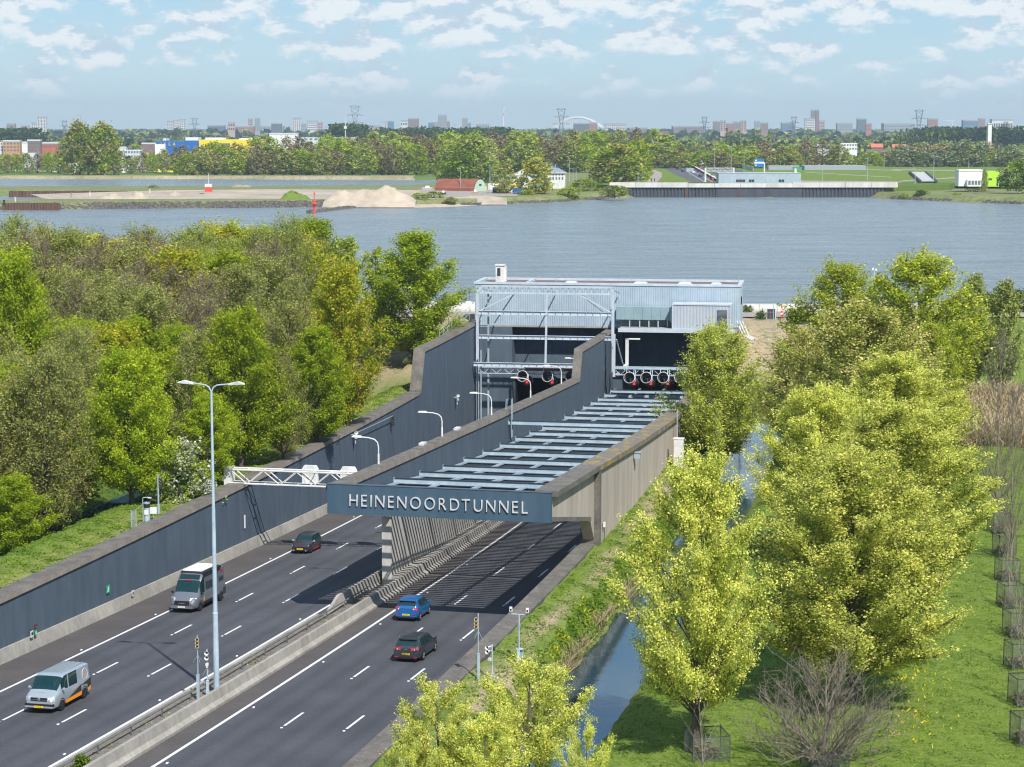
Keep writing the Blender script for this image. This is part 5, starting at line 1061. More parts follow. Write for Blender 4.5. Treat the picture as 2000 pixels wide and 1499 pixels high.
def right_tree(p, px, D, top, zb, wpx, label, rz_, Hn, Rn, group=None, l=None):
    x = xat(px, D); H = zat(top, D)-zb; R_w = wpx*1.12/2/(FOC/D); return plant(p, x, D, zb-.1, (R_w/Rn, R_w/Rn, H/Hn), rz_, label, 'tree', group)
right_tree(YA, 1372, 104, 905, 0, 270, 'slender yellow flowering maple with its trunk showing beside the ditch', .4, 14, 4.9)
right_tree(YB, 1680, 113.5, 905, .05, 400, 'broad yellow flowering maple behind the bare bush', 1.2, 14, 5.6)
right_tree(YA, 1765, 134, 800, .05, 330, 'yellow flowering maple, second back from the bare bush', 2.9, 14, 4.9)
right_tree(YB, 1610, 152, 770, .05, 250, 'yellow flowering maple leaning towards the ditch below the tan crowned tree', 4.1, 14, 5.6)
right_tree(YA, 1760, 170, 700, .05, 260, 'yellow flowering maple half hidden below the tan crowned tree', 5.1, 14, 4.9)
right_tree(TN, 1700, 192, 605, .05, 330, 'large tan and gold crowned maple in the middle of the right row', .9, 14, 6.5)
right_tree(TN, 1570, 205, 655, .05, 170, 'dark limbed tan maple overhanging the far end of the ditch', 3.3, 14, 6.5)
right_tree(LM, 1800, 226, 508, .6, 250, 'tall lime green tree, right hand of the two far crowns against the river', 1.7, 14, 5.2)
right_tree(LM, 1648, 236, 524, .8, 200, 'lime green tree, left hand of the two far crowns against the river', 3.0, 14, 5.2)
right_tree(LM, 1830, 205, 640, .2, 130, 'lime green tree on the right flank of the tan crowned maple', 4.5, 14, 5.2)
right_tree(YC, 850, 86, 1335, .7, 180, 'yellow flowering maple in front of the parapet, cut by the lower edge', .3, 12, 3.6)
right_tree(YC, 1035, 88, 1292, .5, 210, 'yellow flowering maple with upright boughs at the ditch bank, cut by the lower edge', 2.2, 12, 3.6)
right_tree(YC, 945, 84, 1400, .6, 180, 'yellow flowering maple between two others at the lower edge', 3.9, 12, 3.6)
right_tree(YC, 1150, 83, 1415, -.3, 110, 'small yellow flowering maple standing over the ditch water', 5.0, 12, 3.6)
right_tree(YC, 790, 82, 1455, .8, 110, 'low yellow flowering sapling beside the parapet', 1.0, 12, 3.6)
# willow by the tunnel wall
WL = make_tree('willow', 21, 12.5, 4.2, .02, 'dome', 'leaf_willow', 'bark_grey', 64, 13, 4, 22, .16, .26, twig=1, leaf2='leaf_grey', mix2=.4, rise=.8, trunk_r=.22)
plant(WL, xat(1403, 199), 199, .2, (1.08, 1.0, .99), 0, 'bushy yellow green willow beside the tunnel side wall and the ditch')
PW_ = make_tree('pale_willow', 22, 9, 2.4, .08, 'egg', 'leaf_grey', 'bark_grey', 34, 10, 3, 9, .22, .22, twig=2, rise=.9)
for px, D, top, wpx, lb in ((1908, 247, 540, 75, 'pale feathery willow by the river, left one of two'), (1968, 243, 552, 80, 'pale feathery willow by the river, right one of two')):
    right_tree(PW_, px, D, top, .5, wpx, lb, px*.1, 9, 2.5)
# bare trees
BT = make_tree('bare_tree', 31, 13, 3.2, .12, 'egg', 'leaf_brown', 'bark_pale', 46, 12, 3, 0, twig=2, rise=1.3, twigm='bark_grey', trunk_r=.11)
right_tree(BT, 1962, 168, 655, 0, 130, 'tall bare twiggy tree at the right edge beside the reeds', .2, 13, 3.4)
right_tree(BT, 1995, 152, 760, 0, 90, 'bare twiggy tree cut by the right edge', 2.2, 13, 3.4)
BB = make_tree('bare_bush', 32, 5.4, 4.0, .10, 'dome', 'leaf_brown', 'bark_pale', 52, 11, 4, 0, twig=2, rise=.55, twigm='bark_grey', trunk_r=.15)
plant(BB, 15.7, 101.0, -.1, 1.0, .6, 'wide spreading bare branched tree in a mesh guard at the lower edge')
BS = make_tree('bare_sapling', 33, 4.6, 1.0, .15, 'egg', 'leaf_brown', 'bark_pale', 16, 4, 2, 0, twig=1, rise=1.2, trunk_r=.05)
plant(BS, 9.4, 100.2, -.05, (.95, .95, .95), 0, 'thin leaning bare sapling beside the slender maple trunk')
# row of caged saplings
def m_mesh():
    m_ = bpy.data.materials.new('guard_mesh'); m_.use_nodes = True; nt = m_.node_tree; N = nt.nodes; L = nt.links; p = N['Principled BSDF']; p.inputs['Base Color'].default_value = (.10, .12, .12, 1); p.inputs['Roughness'].default_value = .7
    tc = N.new('ShaderNodeTexCoord'); t_ = N.new('ShaderNodeBsdfTransparent'); mx = N.new('ShaderNodeMixShader'); sp = N.new('ShaderNodeSeparateXYZ'); L.new(tc.outputs['Object'], sp.inputs[0])
    def w(o, f):
        a = N.new('ShaderNodeMath'); a.operation = 'MULTIPLY'; L.new(o, a.inputs[0]); a.inputs[1].default_value = f; b = N.new('ShaderNodeMath'); b.operation = 'FRACT'; L.new(a.outputs[0], b.inputs[0])
        c = N.new('ShaderNodeMath'); c.operation = 'LESS_THAN'; L.new(b.outputs[0], c.inputs[0]); c.inputs[1].default_value = .16; return c.outputs[0]
    ad = N.new('ShaderNodeMath'); ad.operation = 'ADD'; L.new(sp.outputs[0], ad.inputs[0]); L.new(sp.outputs[1], ad.inputs[1])
    m = N.new('ShaderNodeMath'); m.operation = 'MAXIMUM'; L.new(w(ad.outputs[0], 16), m.inputs[0]); L.new(w(sp.outputs[2], 16), m.inputs[1])
    L.new(m.outputs[0], mx.inputs[0]); L.new(t_.outputs[0], mx.inputs[1]); L.new(p.outputs[0], mx.inputs[2]); L.new(mx.outputs[0], N['Material Output'].inputs[0]); M['guard_mesh'] = m_
m_mesh()
def cage(x, y, z, label, w_=1.35, h=1.55, grp='mesh tree guards on the meadow'):
    t = thing('tree_guard', label, 'tree guard', (x, y, z), .15, grp)
    for sx in (-1, 1):
        for sy in (-1, 1): mb = MB(); mb.box((sx*w_/2, sy*w_/2, h/2+.05), (.05, .05, h+.1)); mb.build('post', M['bark'], t)
    mb = MB()
    for a, b in (((-1, -1), (1, -1)), ((1, -1), (1, 1)), ((1, 1), (-1, 1)), ((-1, 1), (-1, -1))):
        mb.bar((a[0]*w_/2, a[1]*w_/2, h), (b[0]*w_/2, b[1]*w_/2, h), .03, .04)
    mb.build('top_wire', M['steel_dark'], t)
    mb = MB(); k = w_/2+.03
    for a, b in (((-k, -k), (k, -k)), ((k, -k), (k, k)), ((k, k), (-k, k)), ((-k, k), (-k, -k))): mb.add([(a[0], a[1], .02), (b[0], b[1], .02), (b[0], b[1], h), (a[0], a[1], h)], [(0, 1, 2, 3)])
    mb.build('mesh', M['guard_mesh'], t)
    V = np.array([(random.uniform(-.6, .6), random.uniform(-.6, .6), random.uniform(.05, .6)) for _ in range(160)]); o = fast_mesh('weeds', leaf_quads(V, .22, rng), 4, M['leaf_brown'], t); return t
CG = [(1953, 1040), (1959, 1082), (1964, 1135), (1972, 1185), (1980, 1235), (1988, 1302), (1996, 1372)]
cages = [(38.9, 163), (37.2, 154), (35.3, 145), (33.6, 137), (32.1, 129), (30.3, 121), (28.7, 113.2), (27.0, 105.6)]
pos = ['farthest back', 'second farthest back', 'third farthest back', 'fourth from the far end', 'fourth from the near end', 'third from the near end', 'second from the near end', 'nearest, at the right edge']
for i, (x, y) in enumerate(cages):
    cage(x, y, 0, 'mesh tree guard at the right edge, '+pos[i])
    plant(BS, x, y, 0, (1, 1, 1.0+.1*(i % 3)), i*1.3, 'bare sapling inside the tree guard, '+pos[i], 'sapling', 'bare saplings in a row on the meadow')
cage(15.7, 101.0, 0, 'low mesh guard round the wide bare branched tree', 1.9, 1.1, None); cage(10.0, 103.2, 0, 'mesh guard round the slender maple trunk', 1.9, 1.3, None)
# left wood
MA = make_tree('maple', 41, 15, 5.0, .10, 'dome', 'leaf_maple', 'bark', 54, 13, 4, 28, .20, .34, leaf2='leaf_lime', mix2=.65, rise=.35)
MB2 = make_tree('maple', 42, 15, 4.4, .08, 'egg', 'leaf_lime', 'bark', 48, 13, 4, 26, .20, .30, leaf2='leaf_maple', mix2=.5, rise=.35)
GM = make_tree('gold_maple', 43, 14, 4.0, .08, 'egg', 'leaf_gold', 'bark', 44, 12, 4, 24, .19, .30, twig=1, leaf2='leaf_lime', mix2=.4, rise=.4)
AL = make_tree('alder', 44, 16, 3.8, .18, 'egg', 'leaf_grey', 'bark_grey', 46, 12, 3, 17, .155, .30, twig=2, twigm='bark_grey', leaf2='leaf_olive', mix2=.35, rise=.8)
AL2 = make_tree('alder', 46, 17, 4.2, .20, 'dome', 'leaf_grey', 'bark_pale', 46, 12, 3, 16, .155, .32, twig=2, twigm='bark_grey', leaf2='leaf_lime', mix2=.25, rise=.8)
OL = make_tree('budding_oak', 45, 14, 4.2, .10, 'dome', 'leaf_olive', 'bark', 46, 12, 3, 17, .15, .30, twig=2, twigm='bark', leaf2='leaf_grey', mix2=.4, rise=.7)
BR = make_tree('bare_crowned_tree', 49, 16, 4.0, .18, 'egg', 'leaf_brown', 'bark_pale', 44, 12, 3, 6, .14, .28, twig=2, twigm='bark_grey', leaf2='leaf_olive', mix2=.4, rise=1.0)
HT = make_tree('hawthorn', 47, 4.5, 2.0, .05, 'dome', 'blossom', 'bark', 26, 9, 4, 7, .16, .16, twig=1, leaf2='leaf_maple', mix2=.42, rise=.5, trunk_r=.08)
SL = make_tree('slender_poplar', 48, 15, 2.0, .08, 'column', 'leaf_lime', 'bark', 34, 9, 3, 9, .26, .22, twig=1, leaf2='leaf_grey', mix2=.4, rise=1.2)
hand = [ # proto, px centre, D, top py, width px, Hn, Rn, label
 (MB2, 810, 256, 458, 150, 15, 4.7, 'large full green maple standing alone left of the portal'),
 (SL, 680, 250, 462, 60, 15, 2.1, 'slender light green poplar against the river'),
 (SL, 733, 262, 482, 48, 15, 2.1, 'thin poplar between the slender one and the large maple'),
 (GM, 668, 203, 520, 120, 14, 4.3, 'gold green maple at the right end of the wood'),
 (MB2, 615, 192, 640, 110, 15, 4.7, 'bright green maple below the gold green one'),
 (OL, 560, 196, 590, 130, 14, 4.5, 'brown budding oak beside the gold green maple'),
 (MA, 462, 180, 610, 140, 15, 5.3, 'bright green maple behind the tall lamp post'),
 (OL, 545, 182, 700, 90, 14, 4.5, 'dark budding tree between two bright maples'),
 (MA, 245, 162, 690, 150, 15, 5.3, 'bright green maple with layered boughs left of the white hawthorn'),
 (MB2, 395, 170, 770, 95, 15, 4.7, 'low bright green maple beside the white hawthorn'),
 (OL, 75, 158, 700, 175, 14, 4.5, 'olive brown tree at the left edge of the wood'),
 (MB2, 10, 152, 930, 120, 15, 4.7, 'small bright maple at the left edge above the verge'),
 (MB2, 20, 186, 512, 130, 15, 4.7, 'lime green crown high at the left edge'),
 (MB2, 345, 196, 640, 120, 15, 4.7, 'green maple crown in the middle of the wood'),
 (AL2, 565, 238, 428, 110, 17, 4.5, 'grey green alder topping the wood beside the river'),
 (AL2, 30, 262, 425, 120, 17, 4.5, 'pale alder at the upper left corner of the wood'),
 (AL, 150, 176, 640, 110, 16, 4.1, 'grey twiggy alder behind the layered maple'),
 (AL, 380, 180, 650, 120, 16, 4.1, 'grey twiggy alder left of the tall lamp head'),
 (AL2, 250, 205, 560, 150, 17, 4.5, 'grey alder with pale bare stem in the middle of the wood'),
 (MB2, 630, 222, 590, 90, 15, 4.7, 'green maple half hidden behind the gold one'),
]
ground_l = lambda x, y: gz(x, y)
for i, (p, px, D, top, wpx, Hn, Rn, lb) in enumerate(hand):
    x = xat(px, D); zb = gz(x, D) if i else 3.0; H = zat(top, D)-zb; Rw = wpx*1.22/2/(FOC/D); plant(p, x, D, zb-.15, (Rw/Rn, Rw/Rn, H/Hn), i*1.7, lb)
for (px, D, top, lb) in ((335, 164, 862, 'white blossoming hawthorn at the foot of the wood'), (598, 214, 770, 'white blossoming hawthorn nearer the culvert'), (795, 254, 690, 'small pale blossoming shrub under the large maple')):
    x = xat(px, D); zb = .9 if D < 250 else 3.0; plant(HT, x, D, zb, ((zat(top, D)-zb)/4.5,)*3, px, lb, 'shrub')
kinds = [(AL, 16, 'grey green budding alder'), (AL2, 17, 'tall loose grey green alder'), (OL, 14, 'brown budding oak'), (MB2, 15, 'bright green maple'), (MA, 15, 'full green maple'), (GM, 14, 'gold tinged maple'), (BR, 16, 'half bare brownish tree')]
pts = [(xat(px, D), D) for _, px, D, *_r in hand]; fl = random.Random(5); cnt = 0; tries = 0
_ul = {}
def uniq(nm, x, D):
    px = 1000+x/D*FOC; col = ['at left edge', 'left of lamp', 'above lamp head', 'right of lamp', 'behind gold maple'][int(np.clip((px+20)/150, 0, 4))]
    row = 'in the front rows' if D < 165 else 'in the second rows' if D < 185 else 'in mid wood' if D < 215 else 'in the rear rows' if D < 240 else 'in the last row'
    k = (nm, col, row); _ul[k] = _ul.get(k, 0)+1
    ex = ['', ', second one', ', third one', ', fourth one', ', fifth one', ', sixth one'][min(5, _ul[k]-1)]
    return nm+' '+row+' '+col+ex
pos_y = lambda D: 'deep in the wood near the river' if D > 225 else ('in the middle of the wood' if D > 180 else 'near the front of the wood')
while cnt < 80 and tries < 6000:
    tries += 1; D = fl.uniform(128, 262); x = fl.uniform(-.262*D, -8); s, l = inv(x, D); s, l = float(s), float(l)
    if l > -21.5 or s > 152 or x > xat(640, D): continue
    if min(math.hypot(x-a, D-b) for a, b in pts) < 4.3: continue
    pts.append((x, D)); r = fl.random(); zb = gz(x, D)
    k = (0 if r < .28 else 1 if r < .50 else 2 if r < .70 else 3 if r < .82 else 4 if r < .9 else 5) if D > 170 else (0 if r < .2 else 2 if r < .5 else 3 if r < .75 else 4)
    if D > 200 and fl.random() < .38: k = 6
    p, Hn, nm = kinds[k]; top_px = np.interp(D, [128, 160, 200, 235, 262], [900, 720, 560, 455, 432])+fl.uniform(0, 38); H = min(19.5, zat(top_px, D)-zb); H = max(H, 9)
    plant(p, x, D, zb-.15, (H/Hn*fl.uniform(1.0, 1.3),)*2+(H/Hn,), fl.uniform(0, 6.28), ' '.join(uniq(nm, x, D).split()[:16]), 'tree', 'trees filling the wood left of the motorway'); cnt += 1
# undergrowth at the wood edge
UG = make_tree('bramble_bush', 51, 2.4, 1.7, .0, 'dome', 'leaf_maple', 'bark', 18, 6, 3, 8, .24, .22, leaf2='leaf_dark', mix2=.6, rise=.3, trunk_r=.04)
ONE = ['first', 'second', 'third', 'fourth', 'fifth', 'sixth', 'seventh', 'eighth', 'ninth', 'tenth']; ONE += [q+'teenth' for q in ('eleven', 'twelve')]; ONE = ONE[:10]+['eleventh', 'twelfth', 'thirteenth', 'fourteenth', 'fifteenth', 'sixteenth', 'seventeenth', 'eighteenth', 'nineteenth', 'twentieth']; ONE += ['twenty-'+q for q in ONE[:9]]+['thirtieth', 'thirty-first', 'thirty-second', 'thirty-third', 'thirty-fourth']
for i in range(34):
    s = 15+i*3.6+fl.uniform(-1, 1); l = -21.8-fl.uniform(0, 4); x, y = xy(s, l); plant(UG, float(x), float(y), gz(x, y)-.1, fl.uniform(.7, 1.25), fl.uniform(0, 6), 'low dark green bush at the foot of the wood, '+ONE[i]+' from the near end', 'bush', 'bushes along the wood edge')
for i, (px, py, z, sc_) in enumerate(((1330, 888, .6, .45), (1350, 900, .4, .5), (1560, 640, 5, .9), (1545, 700, 3, .9), (1490, 625, 5.5, .5), (1462, 612, 5.5, .5), (1880, 690, .8, 1.1), (1940, 680, .8, 1.2), (1985, 675, .8, 1.3), (1530, 760, 1, .9))):
    D = (CAM_Z-z)/math.tan(PITCH+math.atan((py-749.5)/FOC)); x = xat(px, D); plant(UG, x, D, gz(x, D)-.1, sc_, i, 'green bush '+['at the foot of the white cabinet', 'right of the white cabinet', 'beside the timber steps', 'on the slope below the sand track', 'in the sand beside the portal building', 'at the corner of the portal building', 'under the pale willows, left', 'under the pale willows, middle', 'under the pale willows, right', 'at the ditch head'][i], 'bush')
# grass, weeds, reeds and flowers
def scatter(name, kind_label, n, region, size, m_, zoff=.08, seed=3, tall=1.0, wf=.35, cat='vegetation', tuft=0):
    rg = np.random.default_rng(seed); S = []; 
    while len(S) < n:
        s, l, w_ = region(rg); S.append((s, l))
    S = np.array(S); x, y = xy(S[:, 0], S[:, 1]); z = near_z(S[:, 0], S[:, 1], x, y)
    h = size*tall*(.5+rg.random(n)); a = rg.random(n)*6.28; w_ = size*wf*(.6+.8*rg.random(n)); lean = rg.normal(size=(n, 2))*h[:, None]*.8
    ca, sa = np.cos(a)*w_, np.sin(a)*w_; B = np.stack([x, y, z-.03], 1); T = B+np.stack([lean[:, 0], lean[:, 1], h], 1)
    dv = np.stack([ca, sa, np.zeros(n)], 1); V = np.stack([B-dv, B+dv, T+dv*.5, T-dv*.5], 1)
    if tuft: V = leaf_quads(np.stack([x, y, z+size*.3*rg.random(n)], 1), size*1.2, rg, .16)
    o = fast_mesh(name, V, 4, m_); o['kind'] = 'stuff'; o['label'] = kind_label; o['category'] = cat; return o
def reg(s0, s1, l0, l1, patch=0):
    def f(rg):
        while True:
            s, l = rg.uniform(s0, s1), rg.uniform(l0, l1)
            if patch and rg.random() < patch*(.5+.5*math.sin(s*.8+l*1.7+2*math.sin(s*.23))*math.sin(s*.37-l*.9+1)): continue
            return s, l, 1
    return f
scatter('bank_grass', 'long green grass and weeds covering the near ditch bank', 30000, reg(-30, 128, 26.8, 28.3, .8), .20, M['grass_blade'], seed=1, tuft=1)
scatter('verge_grass', 'ragged grass along the strip between parapet and ditch', 16000, reg(-30, 110, 24.5, 27.4, 1.0), .12, M['grass_blade'], seed=2, tuft=1)
scatter('meadow_grass', 'lush meadow grass right of the ditch', 90000, reg(-15, 118, 33.2, 62, .6), .09, M['grass_blade'], seed=4, tuft=1)
scatter('verge_grass', 'ragged grass on the left verge above the retaining wall', 34000, reg(0, 128, -15.6, -8.8, .9), .13, M['grass_blade'], seed=5, tuft=1)
scatter('dry_reeds', 'pale dry reed stems leaning over the ditch edge', 1600, reg(5, 45, 27.8, 28.3, 1.3), .4, M['reed_blade'], seed=6, tall=1.3, wf=.06)
scatter('reed_bed', 'bed of pale dry reeds behind the bare trees', 26000, reg(108, 139, 47, 75), .5, M['reed_blade'], seed=7, tall=3.6, wf=.12)
def fl_reg(cs):
    def f(rg): c = cs[rg.integers(len(cs))]; return c[0]+rg.normal()*c[2], c[1]+rg.normal()*c[3], 1
    return f
scatter('yellow_flowers', 'small yellow flowers scattered in the grass', 1500, fl_reg([(52, 27.0, 2.5, .4), (66, 27.0, 3, .4), (28, 27.3, 2, .4), (45, 27.3, 2, .3), (18.5, 48.5, 2.2, 1.3), (10, 49, 2.2, 1.0), (20, 27.3, 1.6, .3), (100, -10.6, 9, .5)]), .13, M['flower_yellow'], seed=8)

x, y = xy(-8.5, 8.95); plant(UG, float(x), float(y), rl(-8, 9)+.1, .28, .4, 'small green weed bush growing in the central reservation', 'bush')
rg = np.random.default_rng(12); n = 900; s_ = rg.uniform(-30, 40, n); l_ = rg.uniform(8.25, 9.9, n); k_ = np.sin(s_*.9)+np.sin(s_*.37+2) > .6; s_, l_ = s_[k_], l_[k_]; X_, Y_ = xy(s_, l_); Z_ = np.array([rl(a, 9)+.16 for a in s_])
o = fast_mesh('median_weeds', leaf_quads(np.stack([X_, Y_, Z_+.05], 1), .16, rg), 4, M['leaf_olive']); o['kind'] = 'stuff'; o['label'] = 'sparse dry weeds in the gravel of the central reservation'; o['category'] = 'weeds'
# ---------------------------------------------------------------- far side of the river
def offs(P, d):       # move each vertex of a ccw polygon outward
    n = len(P); out = []
    for i in range(n):
        a, b, c = np.array(P[i-1]), np.array(P[i]), np.array(P[(i+1) % n]); e1 = (b-a)/np.linalg.norm(b-a); e2 = (c-b)/np.linalg.norm(c-b)
        n1 = np.array([e1[1], -e1[0]]); n2 = np.array([e2[1], -e2[0]]); m = n1+n2; m /= max(.4, np.linalg.norm(m)); out.append(tuple(b+m*d))
    return out
def land(name, P, h, bank, m_, label=None):
    """P: waterline polygon, ccw. sloping bank of given width up to height h"""
    bm = bmesh.new(); top = offs(P, -bank); lo = offs(P, 1.5)
    vt = [bm.verts.new((x, y, h)) for x, y in top]; vm = [bm.verts.new((x, y, 0.05)) for x, y in P]; vl = [bm.verts.new((x, y, -1)) for x, y in lo]; n = len(P)
    from mathutils.geometry import tessellate_polygon
    for tri in tessellate_polygon([[Vector((x, y, 0)) for x, y in top]]):
        q_ = [vt[k] for k in tri]; ar = sum((q_[i].co.x*q_[(i+1) % 3].co.y-q_[(i+1) % 3].co.x*q_[i].co.y) for i in range(3))
        bm.faces.new(q_ if ar > 0 else q_[::-1])
    for i in range(n): j = (i+1) % n; bm.faces.new((vm[i], vm[j], vt[j], vt[i])); bm.faces.new((vl[i], vl[j], vm[j], vm[i]))
    me = bpy.data.meshes.new(name); bm.to_mesh(me); bm.free(); me.materials.append(m_); o = link(bpy.data.objects.new(name, me)); o['kind'] = 'structure'; return o
mat('far_sand', (.46, .38, .29), .98, (.30, .26, .20), .03, fine=(.25, .15)); mat('riprap', (.15, .135, .12), .98, (.075, .07, .062), .6, fine=(1.5, .5), bump=1, bscale=2)
mat('scrub', (.13, .18, .045), .98, (.20, .19, .085), .05, fine=(.5, .3), bump=1, bscale=.6)
mat('reed_bank', (.36, .30, .19), .98, (.22, .20, .10), .06, fine=(.7, .25)); mat('sheet_pile', (.075, .085, .10), .8, (.05, .055, .065), .3, stretch=(1, 1, .2)); mat('sheet_pile_rust', (.16, .085, .06), .9, (.10, .06, .045), .4, stretch=(1, 1, .3))
mat('quay_white', (.66, .63, .58), .8, (.48, .46, .43), .2, stretch=(1, 1, .4)); mat('far_asphalt', (.11, .11, .115), .9, (.09, .09, .095), .1); mat('far_path', (.34, .30, .26), .9)
def jag(pts, amp, step, seed):
    rg = np.random.default_rng(seed); out = []
    for i in range(len(pts)-1):
        a, b = np.array(pts[i]), np.array(pts[i+1]); n = max(1, int(np.linalg.norm(b-a)/step))
        for k in range(n): out.append(tuple(a+(b-a)*k/n+(rg.normal(size=2)*amp if k else 0)))
    out.append(pts[-1]); return out
# peninsula and the land east of it (quay, fields); north land to the horizon
front = [(-400, 815), (-207, 815), (-142, 830), (-79, 845), (-50, 847), (-21, 857), (22, 904), (47, 950), (58, 966), (165, 966), (172, 940), (182, 924), (215, 876), (300, 860), (420, 850)]
PEN = jag(front, 1.2, 14, 3)+[(9000, 820), (9000, 1700), (60, 1700), (-20, 1280), (-42, 1150), (-56, 1085), (-120, 1070), (-175, 1063), (-420, 1055), (-430, 1010), (-216, 985), (-212, 975), (-190, 972), (-190, 880), (-207, 862), (-400, 860)]
land('peninsula', PEN, 2.6, 5, M['scrub'])
NORTH = jag([(-9000, 1311), (-600, 1311), (-193, 1312), (-60, 1290), (-10, 1302)], 2.0, 30, 5)+[(60, 1420), (9000, 1420), (30000, 44000), (-30000, 44000)]
land('north_land', NORTH, 1.6, 6, M['far_land'])
land('reed_bank', jag([(-9000, 1309), (-600, 1309), (-193, 1310), (-60, 1287)], 1.5, 25, 8)+[(-60, 1330), (-9000, 1352)], 1.9, 3, M['reed_bank'])
def patch(name, pts, z, m_, kind='structure'):
    mb = MB(); mb.add([(x, y, z) for x, y in pts], [tuple(range(len(pts)))]); o = mb.build(name, m_); o['kind'] = kind; return o
def ppx(pts, z):     # ground patch outlined as seen, laid at height z
    out = []
    for px, py in pts: D = (CAM_Z-z)/math.tan(PITCH+math.atan((py-749.5)/FOC)); out.append((xat(px, D), D))
    return out
patch('sand_yard', ppx([(90, 389), (640, 389), (800, 390), (930, 386), (930, 372), (520, 370), (330, 372), (60, 380)], 2.62), 2.62, M['far_sand'])
patch('yard', ppx([(820, 385), (1010, 383), (1010, 368), (820, 370)], 2.64), 2.64, M['far_path'])
land('beach', ppx([(628, 405.5), (720, 406), (810, 406), (900, 403.5), (985, 398.5), (985, 392), (900, 395), (800, 396), (628, 396)], 0), .9, 4, M['far_sand'])
rg_ = np.random.default_rng(9)
def rocks(name, label, pts, n, sz, z0, z1, w_, m_):
    P = np.array(pts); t = rg_.random(n)*(len(P)-1); i = t.astype(int); f = (t-i)[:, None]; C = P[i]*(1-f)+P[np.minimum(i+1, len(P)-1)]*f; u = rg_.random(n); mb = MB()
    for k in range(n):
        s_ = sz*(.5+rg_.random()); mb.box((C[k, 0]+rg_.normal()*.3, C[k, 1]+u[k]*w_, z0+(z1-z0)*u[k]), (s_*1.4, s_, s_*.8), rot=Rz(rg_.random()*3), taper=.6)
    o = mb.build(name, m_); o['kind'] = 'stuff'; o['label'] = label; return o
rocks('riprap', 'band of dark boulders along the spit shore', front[1:4]+[(-76, 845)], 2400, 1.0, .1, 2.2, 5, M['riprap'])
rocks('riprap', 'dark boulders along the east bank shore', front[5:8], 700, .8, .1, .9, 2.5, M['riprap']); rocks('riprap', 'dark boulders right of the far quay', front[10:14], 700, .8, .1, .9, 2.5, M['riprap'])
x0, y0 = ppx([(600, 417)], 0)[0]; x1, y1 = ppx([(690, 407)], 0)[0]; rocks('groyne', 'low dark rock groyne running out to the red beacon', [(x0, y0), (x1, y1)], 260, 1.3, -.2, .5, 3.5, M['riprap'])
# near river wall and dike road
patch('dike_road', [(-300, 290), (300, 290), (300, 298.5), (-300, 298.5)], 5.66, M['far_path'])
bl = thing('quay_kerb', 'long pale concrete river wall behind the dike road', 'wall', (0, 301, 5.4))
for x in np.arange(-90, 100, 6.0):
    mb = MB(); mb.bb(x+.03, x+5.97, 0, .9, 0, 1.1); mb.bb(x+.03, x+5.97, -1.1, 0, 0, .5); mb.build('wall_block', M['quay_white'], bl)
rocks('rubble', 'pale rubble heap along the river edge behind the trees', [(-40, 303), (-4, 303)], 500, .7, 5.5, 6.3, 2.2, M['quay_white'])
def far_mesh_box(t, nm, x0, x1, y0, y1, z0, z1, mt): mb = MB(); mb.bb(x0, x1, y0, y1, z0, z1); return mb.build(nm, M[mt], t)
# sheet pile quays
def piles(name, label, x0, x1, y, z1, cat, mt, pitch=1.4, seg=None, cap=None):
    t = thing(name, label, cat, (x0, y, 0)); L_ = x1-x0
    parts = [(0, L_)] if seg is None else [(0, seg[0]-x0), (seg[1]-x0, L_)]
    for a, b in parts:
        n = int((b-a)/pitch); p = (b-a)/n
        for i in range(n): mb = MB(); xx = a+i*p; mb.add([(xx, 0, -1), (xx+p*.25, -.45, -1), (xx+p*.6, -.45, -1), (xx+p*.85, 0, -1), (xx+p, 0, -1), (xx, 0, z1), (xx+p*.25, -.45, z1), (xx+p*.6, -.45, z1), (xx+p*.85, 0, z1), (xx+p, 0, z1)], [(0, 1, 6, 5), (1, 2, 7, 6), (2, 3, 8, 7), (3, 4, 9, 8)]); mb.build('sheet_pile', M[mt], t)
    return t
q0, q1 = xat(1190, 964), xat(1752, 964)
qt = piles('far_quay', 'far quay of dark sheet piling with long white concrete beam on top', q0+6, q1-6, 964, 4.6, 'quay', 'sheet_pile', 1.6, (xat(1398, 964), xat(1566, 964)))
b0, b1 = xat(1398, 964)-q0-6, xat(1566, 964)-q0-6
far_mesh_box(qt, 'flat_panel', b0, b1, -.5, .6, -1, 4.6, 'sheet_pile')
for i in range(11):
    a = -6+(q1-q0)*i/11; far_mesh_box(qt, 'capping_beam', a+.06, a+(q1-q0)/11-.06, -1.1, 1.2, 4.6, 6.9 if not 3 <= i <= 6 else 6.4, 'quay_white')
far_mesh_box(qt, 'rust_streak', 53.5, 54.6, -.62, -.52, .5, 4.5, 'sheet_pile_rust'); far_mesh_box(qt, 'rust_streak', 29, 30.5, -.62, -.52, .3, 4.5, 'sheet_pile_rust')
land('quay_yard', [(q0+4, 965), (q1-4, 965), (q1+30, 990), (q1+60, 1090), (q0+30, 1090), (q0-5, 1000)], 5.2, .3, M['far_land'])
piles('spit_quay', 'rusty brown sheet pile wall at the tip of the spit', xat(5, 812), xat(118, 812), 812, 2.9, 'quay', 'sheet_pile_rust', 1.1)
piles('harbour_quay', 'long brown sheet pile wall behind the little harbour', xat(18, 966), xat(250, 966), 966, 2.9, 'quay', 'sheet_pile_rust', 1.5)
